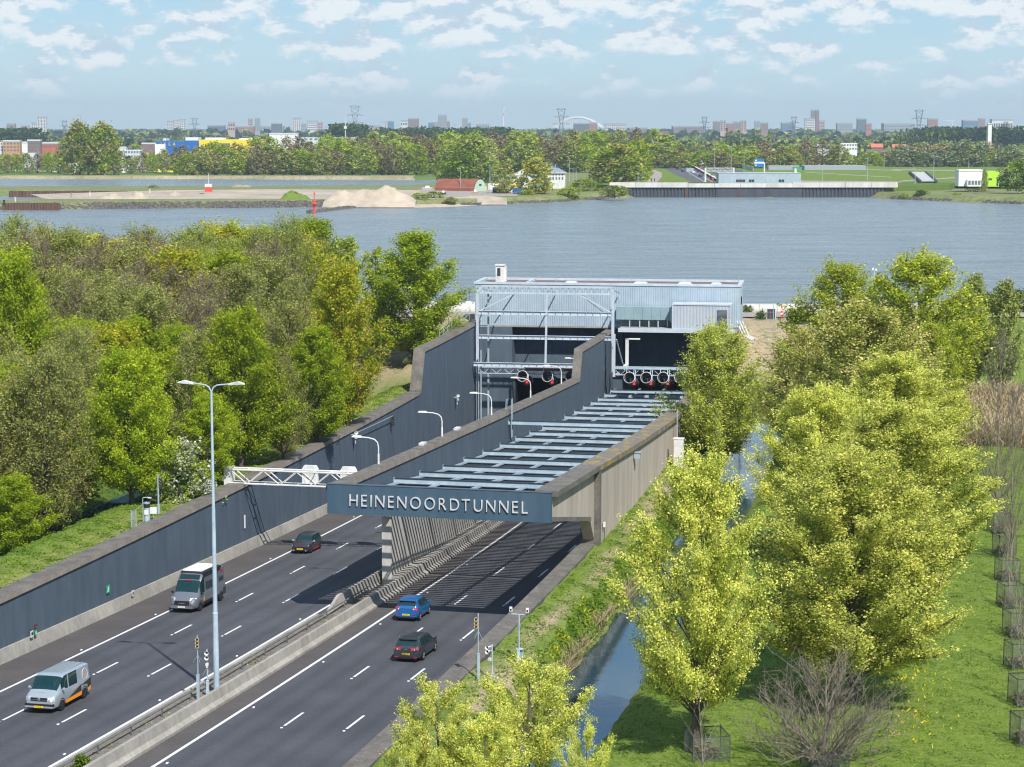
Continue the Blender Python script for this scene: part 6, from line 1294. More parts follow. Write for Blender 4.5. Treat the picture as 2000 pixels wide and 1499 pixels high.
for i, (px, py, c, lb) in enumerate(((8, 397, 'signal_black', 'dark mooring post at the tip of the spit'), (30, 391, 'quay_white', 'pale mooring bollard on the spit'), (140, 382, 'far_path', 'brown pair of posts on the spit'), (176, 380, 'quay_white', 'white post on the sand yard'), (293, 374, 'quay_white', 'lone white post before the harbour bank'))):
    D = ppx([(px, py+4)], 2.6)[0][1]; t = thing('mooring_post', lb, 'post', (xat(px, D), D, 2.5)); mb = MB(); mb.tube([(0, 0, 0), (0, 0, 1.8)], .35, 6); mb.build('shaft', M[c], t); mb = MB(); mb.tube([(0, 0, 1.8), (0, 0, 2.1)], .45, 6); mb.build('head', M[c], t)
# heaps
def heap(name, label, px0, px1, pybase, pytop, mt, seed, cat='heap', depth=.7):
    D = ppx([((px0+px1)/2, pybase)], 2.6)[0][1]; xa, xb = xat(px0, D), xat(px1, D); h = zat(pytop, D)-2.6; n, m = 26, 12; V = []; F = []; rg = np.random.default_rng(seed); yd = (xb-xa)*depth*.5
    for j in range(m+1):
        v = j/m
        for i in range(n+1):
            u = i/n; e = max(0, math.sin(math.pi*u))**.7*max(0, math.sin(math.pi*min(1, v*1.0)))**.8; z = h*e*(.8+.2*math.sin(u*9+seed)+.12*math.sin(u*23+v*9))+rg.normal()*.07*h*e
            V.append(((xa+(xb-xa)*u)-(xa+xb)/2, v*yd*2-(0 if j else 7), max(-.2, z) if j else -2.35))
    for j in range(m):
        for i in range(n): F.append((j*(n+1)+i, j*(n+1)+i+1, (j+1)*(n+1)+i+1, (j+1)*(n+1)+i))
    mb = MB(); mb.add(V, F); o = mb.build(name, M[mt], smooth=True); o.location = ((xa+xb)/2, D, 2.6); tag(o, label, cat); return o
heap('sand_heap', 'large pale sand heap in the middle of the spit', 632, 812, 393, 363, 'far_sand', 1, depth=.30); heap('sand_heap', 'small flat sand heap, left one on the spit', 190, 238, 389, 377, 'far_sand', 2); heap('sand_heap', 'pointed sand heap right of the flat one', 238, 290, 389, 375, 'far_sand', 3); heap('sand_heap', 'low grey sand heap before the red and white beacon', 322, 360, 384, 374, 'far_sand', 4)
heap('grass_mound', 'green overgrown mound on the spit', 545, 602, 390, 374, 'meadow', 5, 'mound'); heap('sand_bank', 'eroded sandy bank below the barn yard', 870, 990, 388, 382, 'far_sand', 8, 'bank', depth=.2); heap('rubble_heap', 'low brown rubble heap left of the large sand heap', 450, 490, 366, 360, 'reed_bank', 6)
# beacons
t = thing('channel_beacon', 'red latticed channel beacon at the end of the groyne', 'beacon', (*ppx([(614, 418)], 0)[0], 0)); flat('beacon_red', (.75, .07, .04), .5)
mb = MB(); mb.tube([(0, 0, 0), (0, 0, 3.2)], .45, 8); mb.build('column', M['beacon_red'], t); mb = MB(); mb.lathe([(.4, 3.2), (1.3, 3.6), (1.3, 4.0), (.5, 4.2), (.5, 4.9)], n=10); mb.build('platform', M['beacon_red'], t); mb = MB(); mb.tube([(0, 0, 4.9), (0, 0, 7.6)], .14, 6); mb.build('mast', M['beacon_red'], t); mb = MB(); mb.box((0, 0, 7.7), (.7, .7, .5)); mb.build('topmark', M['beacon_red'], t)
x, y = ppx([(408, 375)], 2.6)[0]; t = thing('harbour_beacon', 'white and red beacon hut with a thin mast on the spit', 'beacon', (x, y, 2.6)); far_mesh_box(t, 'hut', -1.6, 1.6, -1, 1, 0, 2.2, 'beacon_red'); far_mesh_box(t, 'hut_top', -1.6, 1.6, -1, 1, 2.2, 3.6, 'white_paint'); mb = MB(); mb.tube([(0, 0, 3.6), (0, 0, 8.6)], .1, 5); mb.build('mast', M['white_paint'], t)
# rusty barn and yard
flat('rust_roof', (.30, .085, .045), .9); mat('rust_roof', (.33, .10, .055), .9, (.20, .07, .045), .25, fine=(1, .15)); flat('pale_green', (.42, .55, .43), .8)
xb0, xb1, Db = xat(848, 975), xat(942, 975), 975; t = thing('barn', 'round roofed barn with rusty corrugated roof and pale green gable', 'barn', (xb0, Db+6, 2.6), -.55); Lb = (xb1-xb0)*.98; rr = 5.3
for i in range(9):
    a, b = Lb*i/9, Lb*(i+1)/9-.05; mb = MB(); n = 10; ring = [(math.cos(math.pi*k/n)*-rr, math.sin(math.pi*k/n)*rr*1.05) for k in range(n+1)]
    mb.strip([[(a, y_+rr, z_) for y_, z_ in ring], [(b, y_+rr, z_) for y_, z_ in ring]], closed=False, caps=False); mb.build('roof_panel', M['rust_roof'], t)
for i in range(8): mb = MB(); mb.box((1.6+i*2.6, rr-3.1, 3.95), (.9, .9, .1), rot=[[1, 0, 0], [0, .7, -.7], [0, .7, .7]]); mb.build('rooflight', M['far_path'], t)
mb = MB(); ring = [(Lb, math.cos(math.pi*k/12)*-rr*.98+rr, math.sin(math.pi*k/12)*rr*1.03) for k in range(13)]; mb.add(ring, [tuple(range(13))]); mb.build('gable', M['pale_green'], t)
mb = MB(); mb.bb(-.05, Lb, .25, .4, 0, 1.9); mb.build('lower_wall', M['concrete'], t); far_mesh_box(t, 'gable_window', Lb+.02, Lb+.1, rr-1.0, rr+1, 2.5, 3.3, 'steel_dark')
flat('c_blue', (.03, .12, .35), .6); flat('c_green', (.05, .32, .12), .6); flat('c_red', (.55, .05, .04), .6); flat('c_navy', (.03, .045, .12), .6); flat('c_white', (.72, .72, .7), .6); flat('c_tan', (.6, .48, .3), .7); flat('c_dark', (.05, .05, .055), .7); flat('c_yellow', (.75, .55, .04), .6)
def cont(px0, px1, py0, py1, c, label, cat='container', z=2.6):
    D = ppx([((px0+px1)/2, py1)], z)[0][1]; x0, x1 = xat(px0, D), xat(px1, D); h = zat(py0, D)-z; w_ = x1-x0; t = thing('container' if cat == 'container' else cat.replace(' ', '_'), label, cat, ((x0+x1)/2, D, z)); far_mesh_box(t, 'body', -w_/2, w_/2, 0, 2.4, 0, h, c); far_mesh_box(t, 'lid', -w_/2-.06, w_/2+.06, -.06, 2.46, h, h+.12, c)
    far_mesh_box(t, 'door', -w_*.2, w_*.1, -.06, 0, h*.1, h*.8, c); return t
for a in ((962, 992, 367, 377, 'c_navy', 'long dark blue container beside the bank tree'), (992, 1001, 367, 377, 'c_white', 'white panelled container next to the dark blue one'), (1001, 1030, 368, 377, 'c_blue', 'blue container half behind the bare tree'), (1011, 1022, 366, 375, 'c_blue', 'small bright blue shed right of the containers'),
          (852, 858, 366, 371, 'c_green', 'small green skip at the left end of the barn'), (858, 868, 367, 372, 'c_tan', 'tan heap box beside the green skip'), (872, 878, 366, 371, 'c_green', 'second green skip in front of the barn'), (908, 925, 363, 371, 'c_navy', 'dark container leaning on the barn wall'), (932, 941, 365, 371, 'c_red', 'red container at the barn gable'), (942, 951, 365, 371, 'c_yellow', 'yellow tank at the barn gable'),
          (954, 975, 359, 371, 'c_white', 'white shed left of the bare tree'), (995, 1012, 361, 371, 'c_yellow', 'yellow container below the white house')): cont(*a)
def boat(px, py, wpx, c1, label, z=2.6):
    D = ppx([(px, py)], z)[0][1]; x = xat(px, D); w_ = wpx/(FOC/D); t = thing('boat', label, 'boat', (x, D, z)); mb = MB(); mb.add([(-w_/2, 0, 1.0), (w_/2, 0, 1.0), (w_/2, 2, 1.0), (-w_/2, 2, 1.0), (-w_*.4, .5, 0), (w_*.35, .5, 0), (w_*.35, 1.5, 0), (-w_*.4, 1.5, 0)], [(0, 1, 2, 3), (0, 4, 5, 1), (1, 5, 6, 2), (2, 6, 7, 3), (3, 7, 4, 0)]); mb.build('hull', M[c1], t); mb = MB(); mb.box((0, 1, 1.4), (w_*.4, 1.3, .9), taper=.8); mb.build('cabin', M['c_white'], t)
boat(835, 371, 22, 'c_white', 'white covered boat ashore left of the barn'); boat(866, 381, 12, 'c_navy', 'small blue boat ashore with red cover'); boat(928, 379, 14, 'c_tan', 'brown boat ashore before the dark blue container')
# white house
DH = 1010; t = thing('white_house', 'white two part house with shallow grey roofs behind the gold green tree', 'house', (xat(1000, DH), DH, 3)); k = DH/FOC
def hx(px): return (px-1000)*k
zt = lambda py: zat(py, DH)-3
flat('roof_slate', (.20, .25, .30), .7); flat('win_dark', (.04, .05, .055), .2); flat('win_grey', (.14, .17, .19), .3)
far_mesh_box(t, 'wall', hx(1003), hx(1042), 0, 12, -1, zt(343), 'white_paint'); far_mesh_box(t, 'wall', hx(1068), hx(1104), 3, 26, -1, zt(338), 'white_paint')
mb = MB(); a, b, z = hx(1000), hx(1046), zt(343); mb.add([(a, -.4, z), (b, -.4, z), ((a+b)/2, -.4, z+2.9), (a, 12.4, z), (b, 12.4, z), ((a+b)/2, 12.4, z+2.9)], [(0, 1, 2), (3, 5, 4), (0, 2, 5, 3), (1, 4, 5, 2), (0, 3, 4, 1)]); mb.build('roof', M['white_paint'], t)
mb = MB(); a, b, z = hx(1064), hx(1106), zt(338); mb.add([(a, 2.4, z), (b, 2.4, z), (b, 26.6, z), (a, 26.6, z), ((a+b)/2-2, 9, z+3.2), ((a+b)/2, 20, z+3.2)], [(0, 1, 4), (1, 2, 5, 4), (2, 3, 5), (3, 0, 4, 5)]); rf = mb.build('roof', M['roof_slate'], t)
far_mesh_box(t, 'fascia', hx(1064), hx(1106), 2.35, 2.6, zt(338)-.3, zt(338)+.05, 'white_paint')
for px in (1008, 1014, 1021, 1027): far_mesh_box(t, 'window', hx(px), hx(px+4.5), -.06, 0, zt(356), zt(349), 'win_dark')
for px in (1073, 1079, 1085, 1091, 1097): far_mesh_box(t, 'window', hx(px), hx(px+3), 2.94, 3, zt(352), zt(346), 'win_grey'); far_mesh_box(t, 'window', hx(px), hx(px+3), 2.94, 3, zt(343.5), zt(340.5), 'win_grey')
for kx in (1072, 1080, 1086): far_mesh_box(t, 'chimney', hx(kx), hx(kx)+1, 10, 11, zt(338)+2, zt(338)+4.6, 'c_dark')
# far portal building
DP = 1000; t = thing('far_portal_building', 'long flat pale blue tunnel building on the far quay', 'building', (xat(1403, DP), DP, 5.2)); k = DP/FOC; wz = lambda py: zat(py, DP)-5.2; wx = lambda px: (px-1403)*k
far_mesh_box(t, 'wall', 0, wx(1563), 0, 12, 0, wz(339), 'clad_blue'); far_mesh_box(t, 'parapet', -.15, wx(1563)+.15, -.15, 12.1, wz(339), wz(338.2), 'steel_light')
for px0, px1, m_ in ((1437, 1455, 'win_dark'), (1462, 1473, 'win_dark'), (1520, 1531, 'win_dark')):
    n = 3 if px1-px0 > 14 else 2
    for i in range(n): a = px0+(px1-px0)*i/n; far_mesh_box(t, 'window', wx(a), wx(a+(px1-px0)/n-.7), -.1, 0, wz(356), wz(351), m_)
for px in (1425, 1496, 1546): far_mesh_box(t, 'door', wx(px), wx(px+6), -.12, 0, 0, wz(349), 'clad_light')
far_mesh_box(t, 'roof_unit', wx(1552), wx(1556), 3, 4.5, wz(338), wz(330), 'white_paint')
for pts in ([(1580, 326), (1700, 331), (1760, 333), (1760, 334), (1700, 332), (1580, 327.2)], [(1570, 336), (1650, 341), (1740, 346), (1740, 347), (1650, 342.2), (1570, 337)], [(1740, 330), (1960, 334), (1960, 335.5), (1740, 331.2)], [(1750, 352), (1870, 346), (1872, 347.5), (1752, 354)]): pass
# green skip, person
cont(1548, 1565, 327, 333, 'c_green', 'bright green container on the grass behind the far tunnel building', z=6)
# far motorway: receding from behind the far building to the upper left
def road_far(name, pts, z, m_): return patch(name, ppx(pts, z), z, m_)
ZR = 5.0
patch('far_field', ppx([(1250, 356), (1760, 357), (2400, 362), (2400, 328), (1700, 322), (1560, 318), (1400, 312), (1290, 316)], 5.28), 5.28, M['meadow'])
for pts in ([(1570, 326), (1700, 331), (1760, 333), (1760, 334.2), (1700, 332.2), (1570, 327.4)], [(1570, 336), (1650, 341), (1740, 346), (1740, 347), (1650, 342.2), (1570, 337)], [(1740, 331), (1960, 334), (1960, 336), (1740, 332.5)], [(1760, 353), (1870, 346), (1872, 348), (1762, 355)], [(1560, 353), (1760, 355), (1760, 357), (1560, 356)]): patch('field_path', ppx(pts[::-1], 5.31), 5.31, M['far_path'])
def strip_far(name, L, R, z, m_): return patch(name, ppx(L+R[::-1], z), z, m_)
strip_far('far_motorway', [(1352, 356), (1316, 340), (1295, 328), (1284, 320), (1288, 313)], [(1403, 356), (1380, 340), (1352, 328), (1332, 320), (1322, 313)], 5.32, M['far_asphalt'])
strip_far('far_motorway', [(1410, 352), (1392, 340), (1364, 328), (1342, 320), (1330, 313)], [(1500, 352), (1466, 338), (1425, 328), (1385, 319), (1352, 313)], 5.32, M['far_asphalt'])
strip_far('far_path', [(1262, 356), (1271, 346), (1278, 338), (1270, 333), (1264, 331)], [(1283, 356), (1292, 346), (1292, 338), (1280, 333), (1268, 331)], 5.33, M['far_path'])
for px0, py0, px1, py1 in ((1375, 356, 1313, 318), (1391, 356, 1322, 318), (1441, 352, 1352, 318), (1470, 352, 1366, 318)): strip_far('far_lane_line', [(px0, py0), (px1, py1)], [(px0+1.2, py0), (px1+.5, py1)], 5.35, M['line_paint'])
vt = thing('far_median_wall', 'dark brown median wall dropping into the far tunnel mouth', 'wall', (*ppx([(1404, 356)], 5.3)[0], 5.3)); P1, P2 = ppx([(1404, 356)], 5.3)[0], ppx([(1338, 318)], 5.3)[0]; mb = MB(); mb.bar((0, 0, .5), (P2[0]-P1[0], P2[1]-P1[1], .5), 1.2, 1.0); mb.build('wall', M['sheet_pile_rust'], vt); mb = MB(); mb.bar((0, 0, 1.06), (P2[0]-P1[0], P2[1]-P1[1], 1.06), 1.4, .12); mb.build('coping', M['quay_white'], vt)
vt = thing('noise_wall', 'long green noise barrier along the far motorway', 'wall', (*ppx([(1470, 334)], 5.3)[0], 5.3)); pts = ppx([(1470, 334), (1440, 327), (1400, 320), (1370, 315), (1335, 312), (1290, 311)], 5.3); O_ = (*pts[0], 5.3)
for a, b in zip(pts[:-1], pts[1:]): mb = MB(); mb.bar((a[0], a[1], 6.6), (b[0], b[1], 6.6), .3, 2.6); mb.build('wall_panel', M['pale_green'], vt, O_)
def far_vehicle(px, py, kind, c, label, sc_=1):
    x, y = ppx([(px, py)], 5.3)[0]; t = thing(kind, label, kind, (x, y, 5.34), .25, 'vehicles on the far motorway')
    if kind == 'car': mb = MB(); mb.box((0, 0, .55), (1.8, 4.2, .7), taper=.95); mb.build('body', M[c], t); mb = MB(); mb.box((0, -.2, 1.15), (1.55, 2.3, .6), taper=.75); mb.build('windows', M['c_dark'], t)
    else: mb = MB(); mb.box((0, 1, 2.1), (2.5, 8, 3.2)); mb.build('cargo_box', M[c], t); mb = MB(); mb.box((0, -4.2, 1.6), (2.4, 2, 2.6), taper=.9); mb.build('cab', M['c_white'], t); mb = MB(); mb.box((0, 0, .45), (2.2, 9.5, .5)); mb.build('chassis', M['c_dark'], t)
    for sx in (-1, 1):
        for yy in (-1.3, 1.3): mb = MB(); mb.lathe([(0, .1), (.35, .1), (.35, -.1), (0, -.1)], c=(sx*.8, yy, .35), axis='x', n=8); mb.build('wheel', M['black_rubber'], t)
far_vehicle(1357, 322, 'truck', 'c_yellow', 'yellow box truck in front of the far gantry'); far_vehicle(1368, 324, 'truck', 'c_white', 'white truck right of the yellow one')
for i, (px, py, c, lb) in enumerate(((1379, 321, 'c_navy', 'dark car right of the white truck'), (1343, 323, 'c_dark', 'black car left of the yellow truck'), (1325, 332, 'c_dark', 'black car on the left far lanes, farthest of three'), (1334, 336, 'c_navy', 'blue car in the middle of the left far lanes'), (1352, 338, 'c_white', 'white car beside the far median wall'), (1365, 336, 'c_dark', 'black car at the far median wall'), (1368, 346, 'c_navy', 'dark blue car nearing the far tunnel mouth'), (1390, 347, 'c_white', 'white and blue car entering the far tunnel mouth'), (1391, 352, 'c_red', 'red car entering the far tunnel mouth'), (1306, 323, 'c_dark', 'dark car far back on the left lanes'), (1318, 318, 'c_navy', 'small blue car far back on the far motorway'), (1366, 330, 'c_red', 'red car behind the white truck'))): far_vehicle(px, py, 'car', c, lb)
# far gantries, sign, lamps
def gantry_far(px0, px1, pyt, pyb, z, label):
    D = ppx([((px0+px1)/2, pyb)], z)[0][1]; x0, x1 = xat(px0, D), xat(px1, D); h = zat(pyt, D)-z; t = thing('far_gantry', label, 'gantry', ((x0+x1)/2, D, z)); w_ = (x1-x0)/2
    for sx in (-1, 1): far_mesh_box(t, 'post', sx*w_-.4, sx*w_+.4, -.4, .4, 0, h, 'white_paint')
    for zz in (h-.3, h-1.8): far_mesh_box(t, 'chord', -w_, w_, -.15, .15, zz, zz+.3, 'white_paint')
    mb = MB(); n = 10
    for i in range(n): a = -w_+2*w_*i/n; mb.bar((a, 0, h-1.7 if i % 2 else h-.2), (a+2*w_/n, 0, h-.2 if i % 2 else h-1.7), .12, .12)
    mb.build('lattice', M['white_paint'], t); return t, w_, h
gantry_far(1377, 1432, 328, 356, 5.3, 'white lattice gantry just before the far tunnel mouth'); t, w_, h = gantry_far(1296, 1368, 298, 316, 5.3, 'white lattice gantry far back over the far motorway')
for x in (-.75, -.3): far_mesh_box(t, 'signal_panel', x*w_, x*w_+1.8, -.4, -.2, h-2, h-.2, 'c_dark')
D = ppx([(1497, 352)], 5.3)[0][1]-8; t = thing('route_sign', 'blue and white motorway direction sign on a white mast', 'sign', (xat(1492, D), D, 5.3)); kk = D/FOC; zz = lambda py: zat(py, D)-5.3; flat('sign_blue', (.01, .16, .50), .5)
far_mesh_box(t, 'mast', -.3, .3, 0, .5, 0, zz(318), 'white_paint'); far_mesh_box(t, 'panel', -20*kk, -1*kk, -.3, -.1, zz(316), zz(311), 'sign_blue'); far_mesh_box(t, 'panel', -20*kk, -1*kk, -.3, -.1, zz(320), zz(316.3), 'white_paint'); far_mesh_box(t, 'panel', -20*kk, -1*kk, -.3, -.1, zz(326), zz(320.3), 'sign_blue'); far_mesh_box(t, 'panel_mark', -18.5*kk, -15*kk, -.36, -.3, zz(315), zz(312.5), 'white_paint'); far_mesh_box(t, 'panel_mark', -18.5*kk, -15*kk, -.36, -.3, zz(324), zz(322), 'white_paint')
D = ppx([(1347, 345)], 5.3)[0][1]; t = thing('road_sign', 'grey back of a road sign before the far lanes', 'sign', (xat(1347, D), D, 5.3)); far_mesh_box(t, 'panel', -2, 2, 0, .2, 2.6, 4.6, 'galv'); far_mesh_box(t, 'post', -.1, .1, .2, .4, 0, 4.6, 'galv')
def lamp_far(px, pyb, pyt, label, dbl=False, z=3, mt='galv'):
    D = ppx([(px, pyb)], z)[0][1]; h = zat(pyt, D)-z; t = thing('far_lamp', label, 'street lamp', (xat(px, D), D, z), 0, 'street lamps on the far bank'); mb = MB(); mb.tube([(0, 0, 0), (0, 0, h)], [.2, .1], 5); mb.build('pole', M[mt], t)
    mb = MB()
    for sx in ((-1, 1) if dbl else (-1,)): mb.bar((0, 0, h), (sx*1.8, 0, h+.1), .18, .14)
    mb.build('arms', M[mt], t)
for px, pb, pt_, d, lb in ((900, 372, 330, 0, 'street lamp rising before the rusty barn'), (957, 380, 323, 1, 'double street lamp right of the rusty barn'), (1112, 356, 314, 1, 'double street lamp right of the white house'), (1119, 354, 330, 0, 'short street lamp, first right of the white house'), (1125, 354, 329, 0, 'short street lamp, second right of the white house'), (1183, 357, 336, 0, 'short street lamp at the left end of the far quay'), (1452, 340, 297, 1, 'tall lamp rising behind the far tunnel building'), (1427, 345, 286, 1, 'tall lamp behind the far gantry'), (1394, 330, 280, 0, 'slim tall lamp over the far noise wall'), (1317, 322, 250, 1, 'very tall lamp mast left of the far motorway'), (1358, 318, 272, 0, 'tall lamp behind the yellow truck'), (1246, 357, 336, 0, 'lamp beside the far cycle path, nearer'), (1254, 352, 334, 0, 'lamp beside the far cycle path, middle'), (1262, 348, 331, 0, 'lamp beside the far cycle path, farther'), (1605, 358, 331, 0, 'lamp on the grass right of the far tunnel building'), (1693, 354, 310, 0, 'lamp in the middle of the right field'), (1786, 360, 330, 0, 'lamp beside the louvred steps'), (1822, 356, 305, 0, 'lamp behind the louvred steps'), (1725, 328, 297, 0, 'lamp before the right willows'), (1890, 330, 300, 0, 'lamp behind the lime container')): lamp_far(px, pb, pt_, lb, d, 5.2 if px > 1190 else 3)
for i, px in enumerate((60, 78, 95, 108, 163, 176, 196, 221, 243, 262, 282, 299, 312, 321, 331)): lamp_far(px, 330, 300-(i*7) % 12, 'thin lamp mast on the left retail parks, '+['left of the dark pair of trees', 'right of the dark pair of trees', 'before the blue store'][min(2, i//5)]+[', first', ', second', ', third', ', fourth', ', fifth'][i % 5], 0, 2)
# people on the far path
for i, (px, c) in enumerate(((1272, 'c_dark'), (1278, 'c_navy'))):
    x, y = ppx([(px, 355)], 5.3)[0]; mb = MB(); mb.tube([(-.15, 0, 0), (-.1, 0, .85)], [.09, .12], 6, caps=True); mb.tube([(.15, 0, 0), (.1, 0, .85)], [.09, .12], 6); mb.tube([(0, 0, .8), (0, 0, 1.1), (0, 0, 1.45), (0, 0, 1.52)], [.18, .19, .22, .07], 8); mb.lathe([(0, 1.52), (.1, 1.56), (.11, 1.65), (.07, 1.75), (0, 1.77)], n=8); mb.tube([(-.23, 0, 1.42), (-.27, .05, .8)], [.06, .04], 5); mb.tube([(.23, 0, 1.42), (.27, -.05, .8)], [.06, .04], 5)
    o = mb.build('person', M[c], smooth=True); o.location = (x, y, 5.33); tag(o, ['person in black walking on the far path, left one', 'person in dark blue walking on the far path, right one'][i], 'person')
# louvred steps, white house with lime container
D = ppx([(1800, 357)], 5.3)[0][1]; t = thing('louvred_canopy', 'sloping canopy of white louvres between dark walls in the right field', 'canopy', (xat(1775, D), D, 5.3)); k = D/FOC
A_ = ppx([(1775, 338), (1806, 338), (1828, 357), (1797, 357)], 5.5)
for i in range(14):
    f0, f1 = i/14, (i+.72)/14; c0 = lambda f, a, b: (A_[a][0]*(1-f)+A_[b][0]*f, A_[a][1]*(1-f)+A_[b][1]*f, 6.0); mb = MB(); mb.add([c0(f0, 0, 3), c0(f0, 1, 2), c0(f1, 1, 2), c0(f1, 0, 3)], [(0, 1, 2, 3)]); mb.build('slat', M['white_paint'], t, t.location)
for a, b in ((0, 3), (1, 2)): mb = MB(); mb.bar((*A_[a], 6.0), (*A_[b], 6.0), .9, 1.2); mb.build('side_wall', M['c_dark'], t, t.location)
def bld(px0, px1, pyt, pyb, D, mt, label, name='building', nw=0, rows=0, wm='win_grey', depth=None, zb=1.6, roof=None, cat='building', grp=None):
    x0, x1 = xat(px0, D), xat(px1, D); h = zat(pyt, D)-zb; w_ = x1-x0; d_ = depth or max(6, w_*.5); t = thing(name, label, cat, ((x0+x1)/2, D, zb), 0, grp)
    far_mesh_box(t, 'wall', -w_/2, w_/2, 0, d_, 0, h, mt)
    if roof: far_mesh_box(t, 'roof', -w_/2*1.01, w_/2*1.01, -.2, d_, h, h+D*.0006+.2, roof)
    if nw:
        zlo = max(0, h-(pyb-pyt)/FOC*D)
        for r in range(rows):
            for c in range(nw):
                a = -w_/2+w_*(c+.22)/nw; z = zlo+(h-zlo)*(r+.28)/rows; far_mesh_box(t, 'window', a, a+w_/nw*.56, -.15-D*.00003, 0, z, z+(h-zlo)/rows*.45, wm)
    return t
t = bld(1871, 1917, 335, 356, 960, 'c_white', 'low white pavilion with glazed porch at the right bank', zb=5.2, depth=8, cat='pavilion', name='pavilion', roof='c_white'); k = 960/FOC
far_mesh_box(t, 'porch', -2, 4.4, -3, 0, 0, 3.2, 'c_white')
for i in range(4): far_mesh_box(t, 'porch_window', -1.6+i*1.5, -.5+i*1.5, -3.06, -3, .8, 2.7, 'win_grey')
flat('lime', (.42, .72, .03), .6); t = bld(1927, 1950, 335, 355, 955, 'lime', 'lime green panel container beside the white pavilion', zb=5.2, depth=5, cat='container', name='container'); far_mesh_box(t, 'door', 1.6, 2.3, -.1, 0, .3, 3.6, 'c_navy'); far_mesh_box(t, 'vent', -2.2, -.6, -.1, 0, 3.0, 3.8, 'c_dark')
# retail park on the left: blue and yellow store and its neighbours
flat('store_blue', (.012, .12, .42), .6); flat('store_yellow', (.85, .60, .03), .6); flat('brick_orange', (.48, .27, .15), .8); flat('brick_dark', (.22, .15, .14), .8); flat('brick_red', (.42, .14, .09), .8); flat('metal_roof', (.55, .60, .64), .5)
D = 1750; k = D/FOC
t = thing('furniture_store', 'large blue and yellow furniture store with yellow lettering', 'store', (xat(307, D), D, 1.6)); sx_ = lambda px: (px-307)*k; sz = lambda py: zat(py, D)-1.6
far_mesh_box(t, 'wall', sx_(307), sx_(391), 0, 60, 0, sz(276.5), 'store_blue'); far_mesh_box(t, 'wall', sx_(391), sx_(505), -2, 60, 0, sz(273.5), 'store_yellow')
for i in range(9): a = 407+i*5; far_mesh_box(t, 'window', sx_(a), sx_(a+4.3), -2.3, -2, sz(285.5), sz(280), 'win_grey')
for a, b, py in ((360, 385, 269), (399, 434, 269.5), (465, 494, 271), (317, 322, 271)): far_mesh_box(t, 'roof_unit', sx_(a), sx_(b), 12, 30, sz(275), sz(py), 'c_white')
lettering('IKEA', t, sx_(317), 28*k, sz(285), 6.2*k, -.4, M['store_yellow'], .2, .02)
far_mesh_box(t, 'round_mark', sx_(395), sx_(399), -2.3, -2, sz(289), sz(283), 'store_blue')
t = bld(305, 324, 282, 300, 1700, 'c_white', 'small white and violet chequered tower before the blue store'); flat('violet', (.35, .30, .45), .7)
for r in range(5):
    for c in range(5):
        if (r+c) % 2: far_mesh_box(t, 'tile', -4+c*1.6, -2.4+c*1.6, -.1, 0, 2+r*1.5, 3.5+r*1.5, 'violet')
for a in ((9, 42, 277, 297, 1650, 'brick_orange', 'orange brick office block at the left edge', 5, 3), (0, 9, 278, 296, 1655, 'metal_roof', 'grey glass end of the block at the left edge', 2, 3), (57, 82, 276, 296, 1640, 'brick_dark', 'brown brick office between the orange block and the dark trees', 4, 3), (83, 116, 281, 290, 1660, 'brick_red', 'low red brick building left of the dark trees', 6, 1), (42, 57, 280, 292, 1700, 'c_white', 'white unit between the brick offices', 0, 0), (88, 116, 278, 281, 1700, 'metal_roof', 'white roofed unit behind the red building', 0, 0), (118, 135, 282, 292, 1690, 'brick_dark', 'small dark unit left of the dark trees', 3, 2), (246, 279, 293, 310, 1560, 'metal_roof', 'white roofed showroom with blue band right of the dark trees', 6, 2), (228, 248, 290, 308, 1600, 'c_white', 'pale pillars of the showroom right of the dark trees', 4, 1), (279, 307, 282, 290, 1800, 'brick_dark', 'dark red store beside the blue furniture store', 0, 0), (136, 158, 322, 330, 1420, 'c_white', 'low white shelter below the dark trees, left', 0, 0), (222, 246, 322, 330, 1420, 'c_white', 'low white shelter below the dark trees, right', 0, 0), (50, 72, 299, 306, 1520, 'metal_roof', 'grey canopy on the left retail park', 0, 0), (528, 582, 263, 274, 1900, 'c_white', 'white warehouse peeping over the wood', 0, 0), (585, 700, 269, 275, 1900, 'metal_roof', 'long grey shed roof over the wood', 12, 1), (735, 790, 268, 274, 1900, 'brick_dark', 'low dark shed behind the wood', 0, 0)):
    bld(*a[:7], nw=a[7], rows=a[8], roof='metal_roof' if a[5] != 'metal_roof' else None)
for i in range(46):      # parked cars of the retail park
    px = 20+i*6.4+fl.uniform(-2, 2); 
    if 130 < px < 225: continue
    D = 1430+fl.uniform(0, 90); c = fl.choice(['c_white', 'c_navy', 'c_red', 'c_dark', 'galv', 'c_white']); t = thing('parked_car', {'c_white': 'white', 'c_navy': 'navy blue', 'c_red': 'red', 'c_dark': 'black', 'galv': 'grey'}[c]+' parked car on the retail park, '+('left' if px < 130 else 'right')+' of the dark trees, '+['first', 'second', 'third', 'fourth', 'fifth', 'sixth', 'seventh', 'eighth', 'ninth', 'tenth', 'eleventh', 'twelfth', 'thirteenth', 'fourteenth', 'fifteenth', 'sixteenth', 'seventeenth', 'eighteenth', 'nineteenth', 'twentieth'][i if px < 130 else min(19, i-31)]+' from left', 'car', (xat(px, D), D, 1.62), fl.uniform(-.3, .3), 'parked cars on the retail park'); mb = MB(); mb.box((0, 0, .6), (4.2, 1.8, .8), taper=.95); mb.build('body', M[c], t); mb = MB(); mb.box((0, 0, 1.2), (2.4, 1.6, .6), taper=.75); mb.build('windows', M['c_dark'], t)
